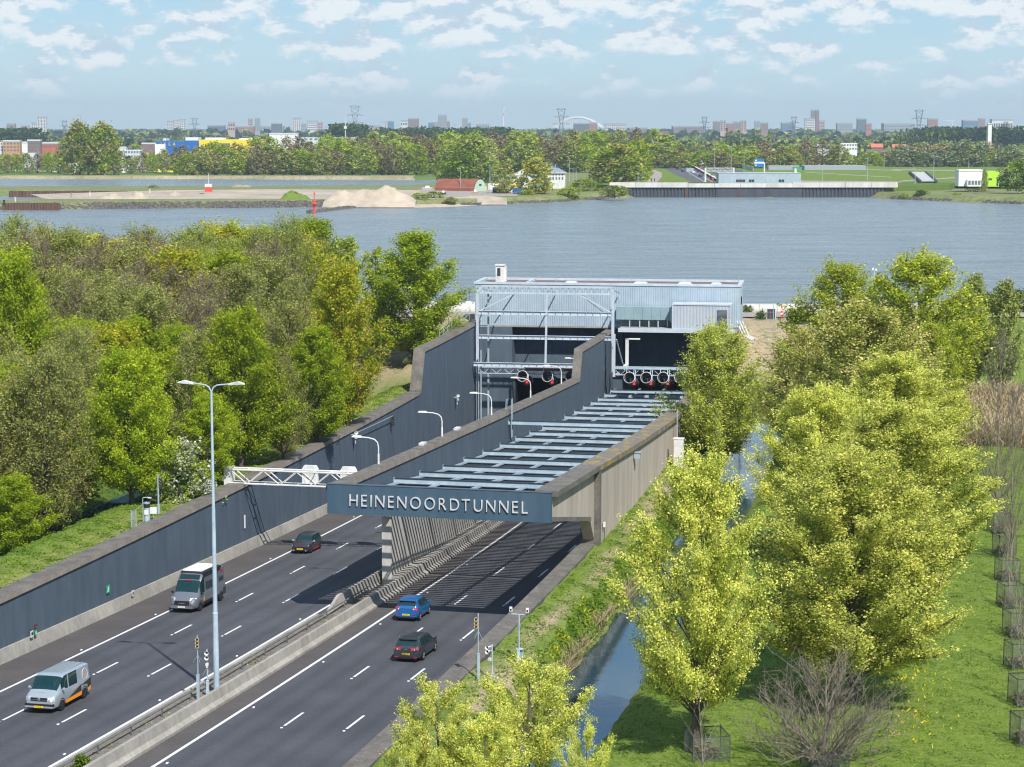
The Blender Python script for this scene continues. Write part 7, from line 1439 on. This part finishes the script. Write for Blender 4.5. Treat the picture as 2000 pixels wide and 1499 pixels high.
# right suburb
flat('sky_white', (.60, .60, .60), .7); flat('sky_brown', (.26, .19, .18), .8); flat('sky_grey', (.30, .33, .36), .7); flat('sky_dark', (.12, .14, .17), .7); flat('sky_pink', (.45, .34, .31), .8); flat('sky_blue', (.12, .22, .33), .6); flat('sky_red', (.38, .17, .13), .8)
t = bld(1690, 1745, 292, 308, 1500, 'brick_dark', 'dark house with blue grey hipped roof in the right suburb', nw=4, rows=2, cat='house', name='house'); mb = MB(); k = 1500/FOC; a = 29*k; mb.add([(-a, -2, 6.5), (a, -2, 6.5), (a, 16, 6.5), (-a, 16, 6.5), (-4, 5, 12.5), (4, 5, 12.5)], [(0, 1, 5, 4), (1, 2, 5), (2, 3, 4, 5), (3, 0, 4)]); mb.build('roof', M['roof_slate'], t)
flat('tile_red', (.50, .16, .09), .85)
for i, (a, b, py, c) in enumerate(((1748, 1775, 290, 'roof_slate'), (1770, 1800, 287, 'tile_red'), (1800, 1830, 285, 'tile_red'), (1742, 1768, 282, 'tile_red'), (1826, 1850, 282, 'tile_red'), (1700, 1722, 281, 'tile_red'), (1650, 1672, 291, 'roof_slate'), (1592, 1612, 288, 'roof_slate'))):
    D = 1580+i*12; x0, x1 = xat(a, D), xat(b, D); t = thing('house', 'gabled house in the right suburb, roof '+('red' if c == 'tile_red' else 'grey')+[', right of the hipped roof', ', first red one', ', second red one', ', behind the first red one', ', farthest right', ', above the hipped roof', ', before the white flats', ', left of the white flats'][i], 'house', ((x0+x1)/2, D, 1.6)); w_ = x1-x0; h = zat(py, D)-1.6
    far_mesh_box(t, 'wall', -w_/2, w_/2, 0, 9, 0, h-3, 'brick_dark'); mb = MB(); mb.add([(-w_/2-.4, -.5, h-3), (w_/2+.4, -.5, h-3), (w_/2+.4, 4.5, h), (-w_/2-.4, 4.5, h), (w_/2+.4, 9.5, h-3), (-w_/2-.4, 9.5, h-3)], [(0, 1, 2, 3), (3, 2, 4, 5), (0, 3, 5), (1, 4, 2)]); mb.build('roof', M[c], t)
for a in ((1640, 1672, 280, 294, 1620, 'c_white', 'white flats with balconies in the right suburb', 6, 2), (1594, 1617, 282, 291, 1640, 'metal_roof', 'long low grey block in the right suburb', 6, 1), (1548, 1585, 281, 290, 1650, 'brick_dark', 'brown flats left of the white flats', 6, 2), (1500, 1560, 324, 330, 1330, 'sky_grey', 'long pale canopy behind the blue route sign', 0, 0), (1570, 1690, 324, 329, 1330, 'sky_grey', 'long grey shed roof across the right field', 0, 0), (1272, 1302, 270, 276, 1800, 'c_white', 'white pitched hall right of the round trees', 0, 0), (1287, 1305, 256, 270, 1850, 'brick_dark', 'dark pointed roof behind the round trees', 0, 0)):
    bld(*a[:7], nw=a[7], rows=a[8])
# skyline
SK = [(77, 94, 231, 'sky_white', 'round white balconied tower, tallest at the left', 3, 9), (66, 77, 242, 'sky_white', 'white slab left of the balconied tower', 3, 5), (17, 34, 244, 'sky_brown', 'brown block at the far left of the skyline', 4, 3), (45, 60, 248, 'sky_pink', 'low pink block left of the white slab', 0, 0), (329, 341, 239, 'sky_white', 'white tower slab, left of three joined', 3, 6), (341, 353, 237, 'sky_white', 'white tower slab, middle of three joined', 3, 6), (353, 365, 235.5, 'sky_white', 'white tower slab, right of three joined', 3, 6), (408, 441, 247, 'sky_dark', 'low dark roofed block right of the white slabs', 8, 2), (448, 461, 241, 'sky_pink', 'squat pink rotunda in the skyline', 3, 2), (446, 497, 249, 'sky_red', 'long low reddish block', 10, 2), (487, 496, 234, 'sky_pink', 'slim pink tower beside the grey one', 3, 6), (500, 510, 233, 'sky_grey', 'slim grey blue tower beside the pink one', 3, 6), (506, 555, 249, 'sky_grey', 'long grey stadium', 10, 2), (532, 552, 243, 'sky_dark', 'dark roof over the stadium', 0, 0), (573, 589, 232.5, 'sky_white', 'white tower right of the stadium', 4, 6), (589, 600, 244, 'sky_grey', 'low grey block beside the white tower', 3, 2), (601, 621, 238.5, 'sky_white', 'bright white block right of the stadium', 5, 4), (621, 632, 241, 'sky_pink', 'pinkish block beside the bright white one', 3, 3), (708, 742, 248, 'sky_pink', 'pinkish row behind the second yellow lettered store', 8, 2), (758, 770, 239, 'sky_blue', 'blue grey tower with crane beside it', 3, 4), (784, 797, 238, 'sky_white', 'white arched block beside the brown one', 4, 2), (798, 819, 233.5, 'sky_brown', 'brown block right of the white arched one', 5, 5), (837, 848, 241, 'sky_blue', 'glassy blue tower, left of the tall cluster', 3, 6), (848, 864, 241, 'sky_pink', 'pink block in front of the tall cluster', 5, 6), (856, 873, 227, 'sky_grey', 'tallest grey tower of the central cluster', 5, 6), (864, 879, 239, 'sky_brown', 'brown block at the right of the central cluster', 4, 6), (903, 914, 233, 'sky_grey', 'pale tower right of the central cluster', 3, 6), (907, 920, 242, 'sky_blue', 'dark blue block below the pale tower', 3, 3), (930, 956, 245, 'sky_grey', 'grey blocks left of the wind turbine', 7, 2), (1120, 1150, 243, 'sky_dark', 'dark block under the arch bridge', 8, 3), (1150, 1166, 242, 'sky_red', 'reddish block under the right end of the arch', 4, 3), (1181, 1222, 244, 'sky_white', 'long white block right of the arch bridge', 10, 4), (1228, 1264, 252, 'sky_brown', 'low brown terrace right of the long white block', 8, 1), (1391, 1407, 239, 'sky_brown', 'brown block, left of a pair over the far motorway', 5, 4), (1405, 1416, 238, 'sky_pink', 'pink slab joined to the brown block', 2, 5), (1417, 1431, 243, 'sky_red', 'red block between two brown ones', 4, 3), (1431, 1447, 240, 'sky_brown', 'second brown block over the far motorway', 5, 4), (1445, 1456, 238, 'sky_pink', 'pink slab joined to the second brown block', 2, 5), (1471, 1482, 239, 'sky_grey', 'narrow grey tower right of the brown blocks', 3, 5), (1484, 1498, 242, 'sky_brown', 'short brown tower beside the narrow grey one', 4, 4), (1524, 1549, 242, 'sky_blue', 'blue and white block left of the twin towers', 6, 4), (1581, 1589, 217, 'sky_brown', 'left of the brown twin towers, tallest in the right skyline', 3, 10), (1590, 1597, 217, 'sky_brown', 'right of the brown twin towers', 3, 10), (1570, 1592, 234, 'sky_white', 'white terraced block at the foot of the twin towers', 6, 5), (1596, 1608, 238, 'sky_pink', 'pink block right of the twin towers', 3, 3), (1632, 1662, 243, 'sky_grey', 'grey and red row right of the twin towers', 7, 3), (1671, 1689, 234, 'sky_dark', 'dark cubic tower', 4, 5), (1688, 1699, 243, 'sky_red', 'small red block beside the dark cubic tower', 3, 2), (1723, 1783, 244, 'sky_grey', 'long grey row left of the big pylon', 12, 2), (1809, 1828, 234, 'sky_red', 'reddish block right of the big pylon', 5, 4), (1877, 1907, 237, 'sky_blue', 'blue glass hall at the right', 6, 2), (1907, 1920, 234, 'sky_brown', 'brown core beside the blue hall', 0, 0), (1933, 1973, 236, 'sky_white', 'long white ribbed hall at the far right', 12, 1), (1313, 1375, 249, 'sky_brown', 'brown terrace left of the first brown block', 12, 2)]
for i, (a, b, py, c, lb, nw, rw_) in enumerate(SK):
    D = 4200+(i*577) % 1500; bld(a, b, py, 256, D, c, lb+' of the skyline' if 'skyline' not in lb else lb, 'tower_block' if py < 241 else 'city_block', nw, rw_, 'win_dark' if c in ('sky_white', 'sky_pink') else 'win_grey', roof='sky_grey')
t = bld(715, 736, 254.5, 260, 2900, 'sky_dark', 'dark rooftop box with yellow lettering over the wood', 'store_sign', cat='sign'); k = 2900/FOC; h = zat(254.5, 2900)-1.6; lettering('IKEA', t, -9.5*k, 19*k, h-4.9*k, 4.2*k, -.5, M['store_yellow'], .3, .02)
t = bld(1926, 1933, 243, 263, 1900, 'c_white', 'slender white brick tower in the right woods', 'clock_tower', cat='tower'); far_mesh_box(t, 'opening', -.9, .9, -.15, 0, 8, 18, 'brick_red'); far_mesh_box(t, 'cap', -2.2, 2.2, -.5, 4, zat(243, 1900)-1.6, zat(242, 1900)-1.4, 'c_white')
def pylon(px, pyt, pyb, D, label, wf=1.0):
    z0 = 1.6; h = zat(pyt, D)-z0; t = thing('power_pylon', label, 'pylon', (xat(px, D), D, z0), .1, 'high voltage pylons'); b = h*.10*wf; mb = MB(); r = D*.00011
    for sx in (-1, 1):
        for sy in (-1, 1): mb.tube([(sx*b, sy*b, 0), (sx*b*.35, sy*b*.35, h*.62), (sx*b*.95, sy*b*.2, h)], r, 4)
    n = 9
    for i in range(n):
        f0, f1 = i/n, (i+1)/n; w0 = b*(1-.65*min(1, f0/.62)) if f0 < .62 else b*(.35+.6*(f0-.62)/.38); w1 = b*(1-.65*min(1, f1/.62)) if f1 < .62 else b*(.35+.6*(f1-.62)/.38); mb.tube([(-w0, 0, h*f0), (w1, 0, h*f1)], r*.7, 3); mb.tube([(w0, 0, h*f0), (-w1, 0, h*f1)], r*.7, 3)
    mb.build('tower', M['sky_dark'], t)
    for f, w_ in ((.60, 2.3), (.78, 2.0), (.97, 1.3)): mb = MB(); mb.tube([(-b*w_, 0, h*f), (b*w_, 0, h*f)], r, 4); mb.tube([(-b*w_, 0, h*f), (0, 0, h*(f+.04)), (b*w_, 0, h*f)], r*.7, 3); mb.build('crossarm', M['sky_dark'], t)
for px, pt_, D, lb in ((130, 236, 3600, 'small pylon left of the dark pair of trees'), (383, 231, 3400, 'pylon right of the white slabs'), (695, 207, 3000, 'tall pylon in the middle left of the skyline'), (1096, 212, 3200, 'tall pylon beside the arch bridge'), (1374, 228, 4000, 'faint pylon left of the brown blocks'), (1548, 228, 4000, 'faint pylon left of the twin towers'), (1791, 215, 3000, 'tall pylon in the right skyline'), (1960, 238, 4200, 'faint pylon behind the white hall')): pylon(px, pt_, 256, D, lb)
D = 3600; h = zat(221, D)-1.6; t = thing('wind_turbine', 'white wind turbine in the middle of the skyline', 'wind turbine', (xat(983, D), D, 1.6)); mb = MB(); mb.tube([(0, 0, 0), (0, 0, h)], [1.6, .8], 8); mb.build('tower', M['sky_white'], t); mb = MB(); mb.box((0, 0, h), (1.8, 4, 1.8)); mb.build('nacelle', M['sky_white'], t)
for a in (.25, 2.35, 4.44): mb = MB(); mb.bar((0, -2.4, h), (9*math.sin(a), -2.4, h+9*math.cos(a)), 1.0, .3); mb.build('blade', M['sky_white'], t)
D = 5200; k = D/FOC; t = thing('arch_bridge', 'pale double arch bridge in the skyline', 'bridge', (xat(1127, D), D, 1.6)); za = zat(250, D)-1.6; ht = (250-230)*k
for j, (dx, dy) in enumerate(((0, 0), (8, 60))):
    pts = [((-46+92*i/20)*k+dx, dy, za+ht*(1-(2*i/20-1)**2)) for i in range(21)]; mb = MB(); mb.tube(pts, 2.2, 5); mb.build('arch', M['sky_white'], t)
    for i in range(2, 19): mb = MB(); mb.tube([pts[i], (pts[i][0], dy, za)], .45, 3); mb.build('hanger', M['sky_white'], t)
mb = MB(); mb.bb(-60*k, 60*k, 0, 60, za-2, za); mb.build('deck', M['sky_grey'], t)
def crane(px, pyt, px0, px1, D, c, lb): h = zat(pyt, D)-1.6; t = thing('tower_crane', lb, 'crane', (xat(px, D), D, 1.6)); mb = MB(); mb.tube([(0, 0, 0), (0, 0, h)], .7, 4); mb.build('mast', M[c], t); k = D/FOC; mb = MB(); mb.tube([((px0-px)*k, 0, h-1), ((px1-px)*k, 0, h)], .6, 4); mb.build('jib', M[c], t)
crane(161, 226, 152, 165, 3600, 'sky_pink', 'thin tower crane above the dark pair of trees'); crane(754, 238, 743, 762, 4200, 'sky_red', 'red tower crane in the central skyline'); crane(1856, 235, 1840, 1862, 4200, 'sky_white', 'white tower crane in the right skyline'); crane(889, 243, 882, 897, 4400, 'sky_grey', 'grey tower crane right of the central cluster')
D = 2300; t = thing('radio_mast', 'tall white telecom mast over the wood', 'mast', (xat(676, D), D, 1.6)); mb = MB(); mb.tube([(0, 0, 0), (0, 0, zat(222, D)-1.6)], [.9, .2], 5); mb.build('mast', M['sky_white'], t); far_mesh_box(t, 'antenna_ring', -1.6, 1.6, -1.6, 1.6, zat(252, D)-1.6, zat(247, D)-1.6, 'sky_white')
# ---------------------------------------------------------------- far trees
def far_tree(name, seed, H, Rr, shape, lm, l2, mix=.4, n=1500, size=1.0, c0=.08):
    rg = np.random.default_rng(seed); pr = thing(name, None, None); mb = MB(); mb.tube([(0, 0, 0), (0, 0, H*.7)], [H*.02, H*.008], 5)
    for k in range(7): a = k*2.4; mb.tube([(0, 0, H*(.25+.06*k)), (Rr*.6*math.cos(a), Rr*.6*math.sin(a), H*(.45+.06*k))], [H*.008, H*.003], 3, caps=False)
    mb.build('trunk', M['bark'], pr)
    C = []; nc = 70; ph = rg.random(3)*6
    for k in range(nc):
        u = (k+.5)/nc; a = k*2.4+rg.normal()*.3; r = Rr*env_r(u, shape)*(1+.18*math.sin(3*a+ph[0]+4*u)+rg.normal()*.08)*(.75+.25*rg.random()); c = np.array([r*math.cos(a), r*math.sin(a), H*(c0+(1-c0)*u)-.1*Rr*rg.random()]); C.append(c+rg.normal(size=(n//nc, 3))*np.array([1, 1, .7])*Rr*.16)
    C = np.concatenate(C); V = leaf_quads(C, size, rg); mi = np.repeat(rg.random(nc) < mix, n//nc).astype(np.int32); fast_mesh('crown', V, 4, [M[lm], M[l2]], pr, mi); return pr
FT = {'green': far_tree('green_tree', 61, 15, 6, 'dome', 'leaf_maple', 'leaf_lime'), 'lime': far_tree('lime_tree', 62, 15, 5, 'egg', 'leaf_lime', 'leaf_grey'), 'brown': far_tree('budding_tree', 63, 16, 6, 'egg', 'leaf_brown', 'leaf_olive', n=1100), 'olive': far_tree('olive_tree', 64, 16, 6, 'dome', 'leaf_olive', 'leaf_grey'), 'dark': far_tree('dark_tree', 65, 16, 7, 'dome', 'leaf_dark', 'leaf_maple', .5, n=2200), 'grey': far_tree('alder_tree', 66, 15, 5, 'egg', 'leaf_grey', 'leaf_olive', n=1200), 'silver': far_tree('silver_willow', 67, 13, 6, 'dome', 'leaf_silver', 'leaf_grey', .25), 'gold': far_tree('gold_willow', 68, 15, 6, 'dome', 'leaf_gold', 'leaf_grey', .4, n=2400), 'round': far_tree('round_tree', 70, 16, 6, 'dome', 'leaf_olive', 'leaf_maple', .35, n=3400, size=.9), 'sage': far_tree('sage_willow', 74, 16, 7, 'dome', 'leaf_grey', 'leaf_maple', .45, n=3400, size=.9), 'poplar': far_tree('poplar_tree', 69, 20, 2.4, 'column', 'leaf_dark', 'leaf_grey', n=800)}
HH = dict(round=16, sage=16, green=15, lime=15, brown=16, olive=16, dark=16, grey=15, silver=13, gold=15, poplar=20); RR = dict(round=6, sage=7, green=6, lime=5, brown=6, olive=6, dark=7, grey=5, silver=6, gold=6, poplar=2.4)
NM = dict(round='round tree', sage='sage tree', green='fresh green tree', lime='lime green tree', brown='bare brownish tree', olive='olive brown tree', dark='dark green tree', grey='grey green tree', silver='silvery willow', gold='gold green willow', poplar='slim dark poplar')
def ft(kind, px, D, top, wpx, label, zb=1.8, group=None):
    H = zat(top, D)-zb; w_ = wpx*D/FOC/2; return plant(FT[kind], xat(px, D), D, zb-.3, (w_/RR[kind], w_/RR[kind], H/HH[kind]), px*.37, label, 'tree', group)
for a in (('round', 158, 1335, 240, 66, 'left of the dark pair of big trees on the retail side', 2), ('round', 205, 1340, 243, 66, 'right of the dark pair of big trees on the retail side', 2), ('sage', 925, 1130, 262, 98, 'big dark willow behind the rusty barn', 2.6), ('sage', 878, 1150, 283, 60, 'dark tree at the left of the big dark willow', 2.6), ('gold', 1046, 930, 307, 62, 'gold green willow before the white house', 2.4), ('grey', 985, 940, 319, 46, 'thin bare tree beside the containers', 2.4), ('round', 1205, 1075, 282, 94, 'round olive tree, left of the pair before the far quay', 3), ('green', 1243, 1090, 274, 60, 'round green tree, right of the pair before the far quay', 3), ('olive', 1175, 1100, 300, 50, 'brown round tree at the left of the pair before the far quay', 3), ('dark', 1984, 935, 315, 58, 'big dark tree at the right edge of the far bank', 4), ('grey', 1922, 930, 330, 12, 'small tree between the white pavilion and the dark tree', 4), ('silver', 1690, 0, 0, 0, '', 0)):
    if a[1] == 1690: continue
    ft(a[0], a[1], a[2], a[3], a[4], a[5], a[6])
for k_, px, py, w_, lb in (('green', 1030, 386, 34, 'bush at the foot of the gold green willow'), ('green', 1140, 378, 60, 'green bush on the bank right of the willow'), ('lime', 1110, 386, 44, 'light green bush on the bank below the white house'), ('silver', 1170, 377, 20, 'white blossoming bush at the left end of the far quay'), ('green', 818, 395, 40, 'grey green bush at the foot of the sand heap'), ('lime', 848, 392, 40, 'shrub right of the sand heap'), ('olive', 880, 396, 26, 'low shrub on the beach bank'), ('lime', 1765, 388, 24, 'bush at the right end of the far quay'), ('green', 1868, 386, 22, 'dark bush on the right bank'), ('olive', 1905, 380, 34, 'bush below the white pavilion'), ('silver', 1912, 378, 12, 'white blossoming shrub below the white pavilion'), ('grey', 1835, 368, 20, 'small bush right of the louvred canopy'), ('green', 572, 389, 34, 'bushes on the green mound'), ('olive', 300, 372, 24, 'bush on the harbour bank'), ('lime', 395, 384, 16, 'low bush before the harbour beacon'), ('dark', 1800, 384, 30, 'dark bush right of the far quay'), ('lime', 1200, 385, 50, 'grassy bush at the left foot of the far quay')):
    D = ppx([(px, py)], 1.5)[0][1]; p = FT[k_]; r_ = w_*D/FOC/2; plant(p, xat(px, D), D, 1.2, (r_/RR[k_], r_/RR[k_], r_*.95/HH[k_]), px, lb, 'bush')
# the wood on the north shore: rows of individual trees
seq = ['green', 'brown', 'lime', 'brown', 'green', 'olive', 'lime', 'brown', 'grey']
cn = {}
for row, (D0, pa, pb, step, topa, topb, zb) in enumerate(((1345, 375, 830, 26, 303, 288, 2), (1390, 360, 1160, 27, 285, 277, 2), (1450, 500, 1150, 28, 274, 268, 2), (1540, 640, 1330, 30, 266, 258, 2), (1400, 1290, 1560, 26, 300, 292, 3), (1480, 1280, 1640, 27, 285, 280, 3), (1480, 1700, 1960, 28, 292, 300, 3), (1450, 1960, 2030, 30, 296, 300, 3))):
    for j, px in enumerate(np.arange(pa, pb, step)):
        f = (px-pa)/(pb-pa); k_ = seq[(j*5+row*3) % 9]; px_ = px+fl.uniform(-8, 8); top = topa+(topb-topa)*f+fl.uniform(-8, 5)
        seg = 'left stretch' if px < 560 else 'middle stretch' if px < 860 else 'behind barn and house' if px < 1160 else 'right of far motorway' if px < 1650 else 'right edge'
        lb = f"{NM[k_]} {['in far wood front row', 'in far wood second row', 'in far wood third row', 'in far wood back row', 'in low front row', 'in low back row', 'in willow belt', 'in edge belt'][row]}, {seg}"
        cn[lb] = cn.get(lb, 0)+1; lb += ['', ', next one right', ', third one', ', fourth one', ', fifth one', ', sixth one'][min(5, cn[lb]-1)] if cn[lb] > 1 else ''
        ft(k_, px_, D0+fl.uniform(-14, 14), top, step*fl.uniform(1.5, 2.1), lb, zb, 'trees of the far wood')
for i, (px, top, k_) in enumerate(((-4, 300, 'grey'), (16, 303, 'brown'), (34, 300, 'green'), (55, 299, 'grey'), (75, 301, 'brown'), (96, 297, 'green'), (116, 294, 'grey'), (128, 300, 'brown'), (232, 304, 'brown'), (256, 308, 'grey'), (281, 296, 'brown'), (300, 300, 'green'), (322, 292, 'grey'), (345, 288, 'brown'), (362, 296, 'lime'))): ft(k_, px, 1390+i % 3*14, top, 26, NM[k_]+' on the retail side, '+(['first', 'second', 'third', 'fourth', 'fifth', 'sixth', 'seventh', 'eighth'][i]+' left of the dark trees' if i < 8 else ['first', 'second', 'third', 'fourth', 'fifth', 'sixth', 'seventh'][i-8]+' right of the dark trees'), 2, 'trees in front of the retail park')
for px, top, w_ in ((1758, 284, 60), (1800, 280, 66), (1842, 277, 62), (1880, 275, 62), (1915, 279, 56), (1975, 285, 60)): ft('silver', px, 1440, top, w_, f"silvery willow {['leftmost', 'second', 'third', 'fourth', 'fifth', 'last'][[1758, 1800, 1842, 1880, 1915, 1975].index(px)]} in the pale belt at the right", 3, 'silvery willows at the right')
for i, px in enumerate((1418, 1426, 1440, 1470, 1500, 1746, 1757, 1768, 1779, 1806, 1818, 1833, 1841)): ft('poplar', px, 2000, 250+(i*5) % 7, 7, 'slim dark poplar in the right woods, '+['first', 'second', 'third', 'fourth', 'fifth', 'sixth', 'seventh', 'eighth', 'ninth', 'tenth', 'eleventh', 'twelfth', 'thirteenth'][i]+' from the left', 2, 'poplars in the right woods')
def mass(name, label, D0, D1, n, hmin, hmax, mats, mixp, size, seed, xr=(-.32, .32)):
    rg = np.random.default_rng(seed); D = D0+(D1-D0)*rg.random(n)**1.2; X = (xr[0]+(xr[1]-xr[0])*rg.random(n))*D; env = .72+.28*np.sin(X*.02+rg.random()*6)*np.sin(D*.011+X*.004); H = (hmin+(hmax-hmin)*rg.random(n))*env
    per = 26; C = np.repeat(np.stack([X, D, np.full(n, 2.)], 1), per, 0); Hr = np.repeat(H, per); u = rg.random(n*per)**.7; r = Hr*.36*np.sqrt(np.clip(1-(2*u-1)**2, .05, 1)); a = rg.random(n*per)*6.28
    C[:, 0] += r*np.cos(a); C[:, 1] += r*np.sin(a); C[:, 2] += Hr*(.1+.9*u); V = leaf_quads(C, size, rg); mi = np.repeat(rg.choice(len(mats), size=n, p=mixp), per).astype(np.int32); o = fast_mesh(name, V, 4, [M[q] for q in mats], None, mi); o['kind'] = 'stuff'; o['label'] = label; o['category'] = 'woods'
mass('far_woods', 'blue green woods and hedges between the north shore and the city', 1500, 2300, 2600, 6, 14, ['leaf_maple', 'leaf_brown', 'leaf_grey', 'leaf_dark'], [.3, .2, .3, .2], 3.6, 71)
mass('distant_woods', 'hazy woods below the skyline', 2300, 4300, 5200, 10, 19, ['leaf_dark', 'leaf_grey', 'leaf_maple', 'leaf_brown'], [.4, .25, .2, .15], 6.5, 72)
mass('horizon_woods', 'faint line of woods on the horizon', 4300, 7600, 6500, 15, 27, ['leaf_dark', 'leaf_grey'], [.6, .4], 13, 73)
def mass2(label, px0, px1, D, top, n, seed):
    rg = np.random.default_rng(seed); X = np.array([xat(px0+(px1-px0)*q, D) for q in rg.random(n)]); Y = D+rg.random(n)*160; H = (zat(top, D)-2)*(.85+.2*rg.random(n)); per = 26; C = np.repeat(np.stack([X, Y, np.full(n, 2.)], 1), per, 0); Hr = np.repeat(H, per); u = rg.random(n*per)**.6; r = Hr*.4*np.sqrt(np.clip(1-(2*u-1)**2, .05, 1)); a = rg.random(n*per)*6.28; C[:, 0] += r*np.cos(a); C[:, 1] += r*np.sin(a); C[:, 2] += Hr*(.1+.9*u); o = fast_mesh('distant_woods', leaf_quads(C, 4.5, rg), 4, M['leaf_dark']); o['kind'] = 'stuff'; o['label'] = label; o['category'] = 'woods'
mass2('dark wooded hill left of the pylon', 648, 702, 2400, 244, 120, 81); mass2('dark wood at the far left horizon', -30, 30, 2500, 253, 140, 82); mass2('dark wood at the far right horizon', 1830, 2040, 2400, 250, 260, 83); mass2('long dark wood under the central skyline', 740, 1000, 2600, 251, 220, 84)
# yellow rapeseed patch
patch('rapeseed_patch', ppx([(288, 336), (345, 337), (345, 332), (292, 332)], 1.66), 1.66, flat('rape', (.75, .62, .03), .9)); 
# camera mast among the right trees, construction bits near the portal
D = 292; t = thing('camera_mast', 'white camera mast rising behind the far lime green trees', 'camera mast', (xat(1710, D), D, 5.5)); mb = MB(); mb.tube([(0, 0, 0), (0, 0, zat(530, D)-5.5)], .07, 6); mb.build('pole', M['white_paint'], t); zz = zat(528, D)-5.5; far_mesh_box(t, 'camera', -.35, -.05, -.2, .2, zz, zz+.3, 'white_paint'); far_mesh_box(t, 'camera', .1, .4, -.2, .2, zz-.1, zz+.2, 'white_paint')
def cone(px, py, D, z, label, h=1.2):
    t = thing('traffic_baton', label, 'traffic baton', (xat(px, D), D, z)); mb = MB(); mb.box((0, 0, .06), (.6, .5, .12)); mb.build('foot', M['c_dark'], t)
    for i in range(5): mb = MB(); mb.box((0, 0, .12+h*(i+.5)/5), (.36-.03*i, .12, h/5)); mb.build('stripe', M['beacon_red'] if i % 2 == 0 else M['white_paint'], t)
cone(1530, 625, 289, 5.6, 'red and white traffic baton on the sand track', 1.5); cone(901, 608, 284, 5.6, 'red and white baton at the left corner of the portal building', .9)
t = thing('site_gate', 'grey mesh construction gate post row on the sand track', 'fence', (xat(1514, 285), 285, 5.55)); 
for x in (-5.2, 0, .5): mb = MB(); mb.tube([(x, 0, 0), (x, 0, 2.3)], .05, 5); mb.build('post', M['galv'], t)
mb = MB(); [mb.tube([(-5.2, 0, z), (.5, 0, z)], .015, 3) for z in (.2, 1.2, 2.25)]; [mb.tube([(-5.2+i*.4, 0, .2), (-5.2+i*.4, 0, 2.25)], .01, 3) for i in range(14)]; mb.build('mesh', M['galv'], t)
t = thing('green_door_box', 'small white box with dark green door on the dike', 'cabinet', (xat(1506, 288), 288, 5.55)); far_mesh_box(t, 'body', -.9, .9, 0, 1, 0, 1.5, 'white_paint'); far_mesh_box(t, 'door', -.3, .8, -.04, 0, .05, 1.4, 'c_dark')
t = thing('timber_steps', 'timber steps climbing the sandy dike slope', 'steps', (xat(1488, 270), 270, 3)); O_ = t.location
for i in range(9):
    y = 259+i*2.2; x = xat(1489, y+12); mb = MB(); z = gz(x, y)+.12; mb.bb(x-.9, x+.9, y-.12, y+.12, z-.1, z+.08); mb.build('step', M['far_path'], t, O_)
t = thing('pipe_bundle', 'white pipes bending over the corner of the portal deck', 'pipes', PW(25.6, 5, 5.6), -PH)
for i in range(3): mb = MB(); mb.tube([(i*.35, 4, 1.6), (i*.35+.3, 1.5, 1.4), (i*.35+1.0, -.5, .2), (i*.35+2.2, -1.2, -.3)], .09, 8); mb.build('pipe', M['white_paint'], t)
t = thing('culvert_headwall', 'stained concrete culvert headwall with dark bar grille across the left ditch', 'culvert', W(133, -16, .2)); O_ = t.location
for a, b in ((-28, -19.2), (-19.2, -17.2), (-17.2, -9)):
    mb = MB(); sweep(mb, [132.2, 133.0], lambda s: [(a, -.5), (a, 1.75 if a != -19.2 else 1.75), (b, 1.75), (b, -.5)]); mb.build('wall_block', M['concrete_face'], t, O_)
mb = MB(); sweep(mb, [132.0, 134.5], lambda s: [(-28, 1.75), (-28, 1.95), (-9, 1.95), (-9, 1.75)]); mb.build('slab', M['concrete'], t, O_)
for k in range(11): x, y = xy(132.1, -19.1+k*.27); mb = MB(); mb.tube([(float(x), float(y), .2), (float(x), float(y), 1.7)], .045, 4); mb.build('grille_bar', M['c_dark'], t, O_)
# ---------------------------------------------------------------- haze: one closed box of thin air
mb = MB(); mb.bb(-7000, 7000, -200, 9500, -20, 150); hz = mb.build('haze', bpy.data.materials.new('haze')); hz['kind'] = 'stuff'
m_ = hz.data.materials[0]; m_.use_nodes = True; nt = m_.node_tree; nt.nodes.remove(nt.nodes['Principled BSDF']); v = nt.nodes.new('ShaderNodeVolumePrincipled'); v.inputs['Color'].default_value = (.70, .86, 1.0, 1); v.inputs['Density'].default_value = 9e-5; v.inputs['Anisotropy'].default_value = .2
nt.links.new(v.outputs[0], nt.nodes['Material Output'].inputs['Volume'])
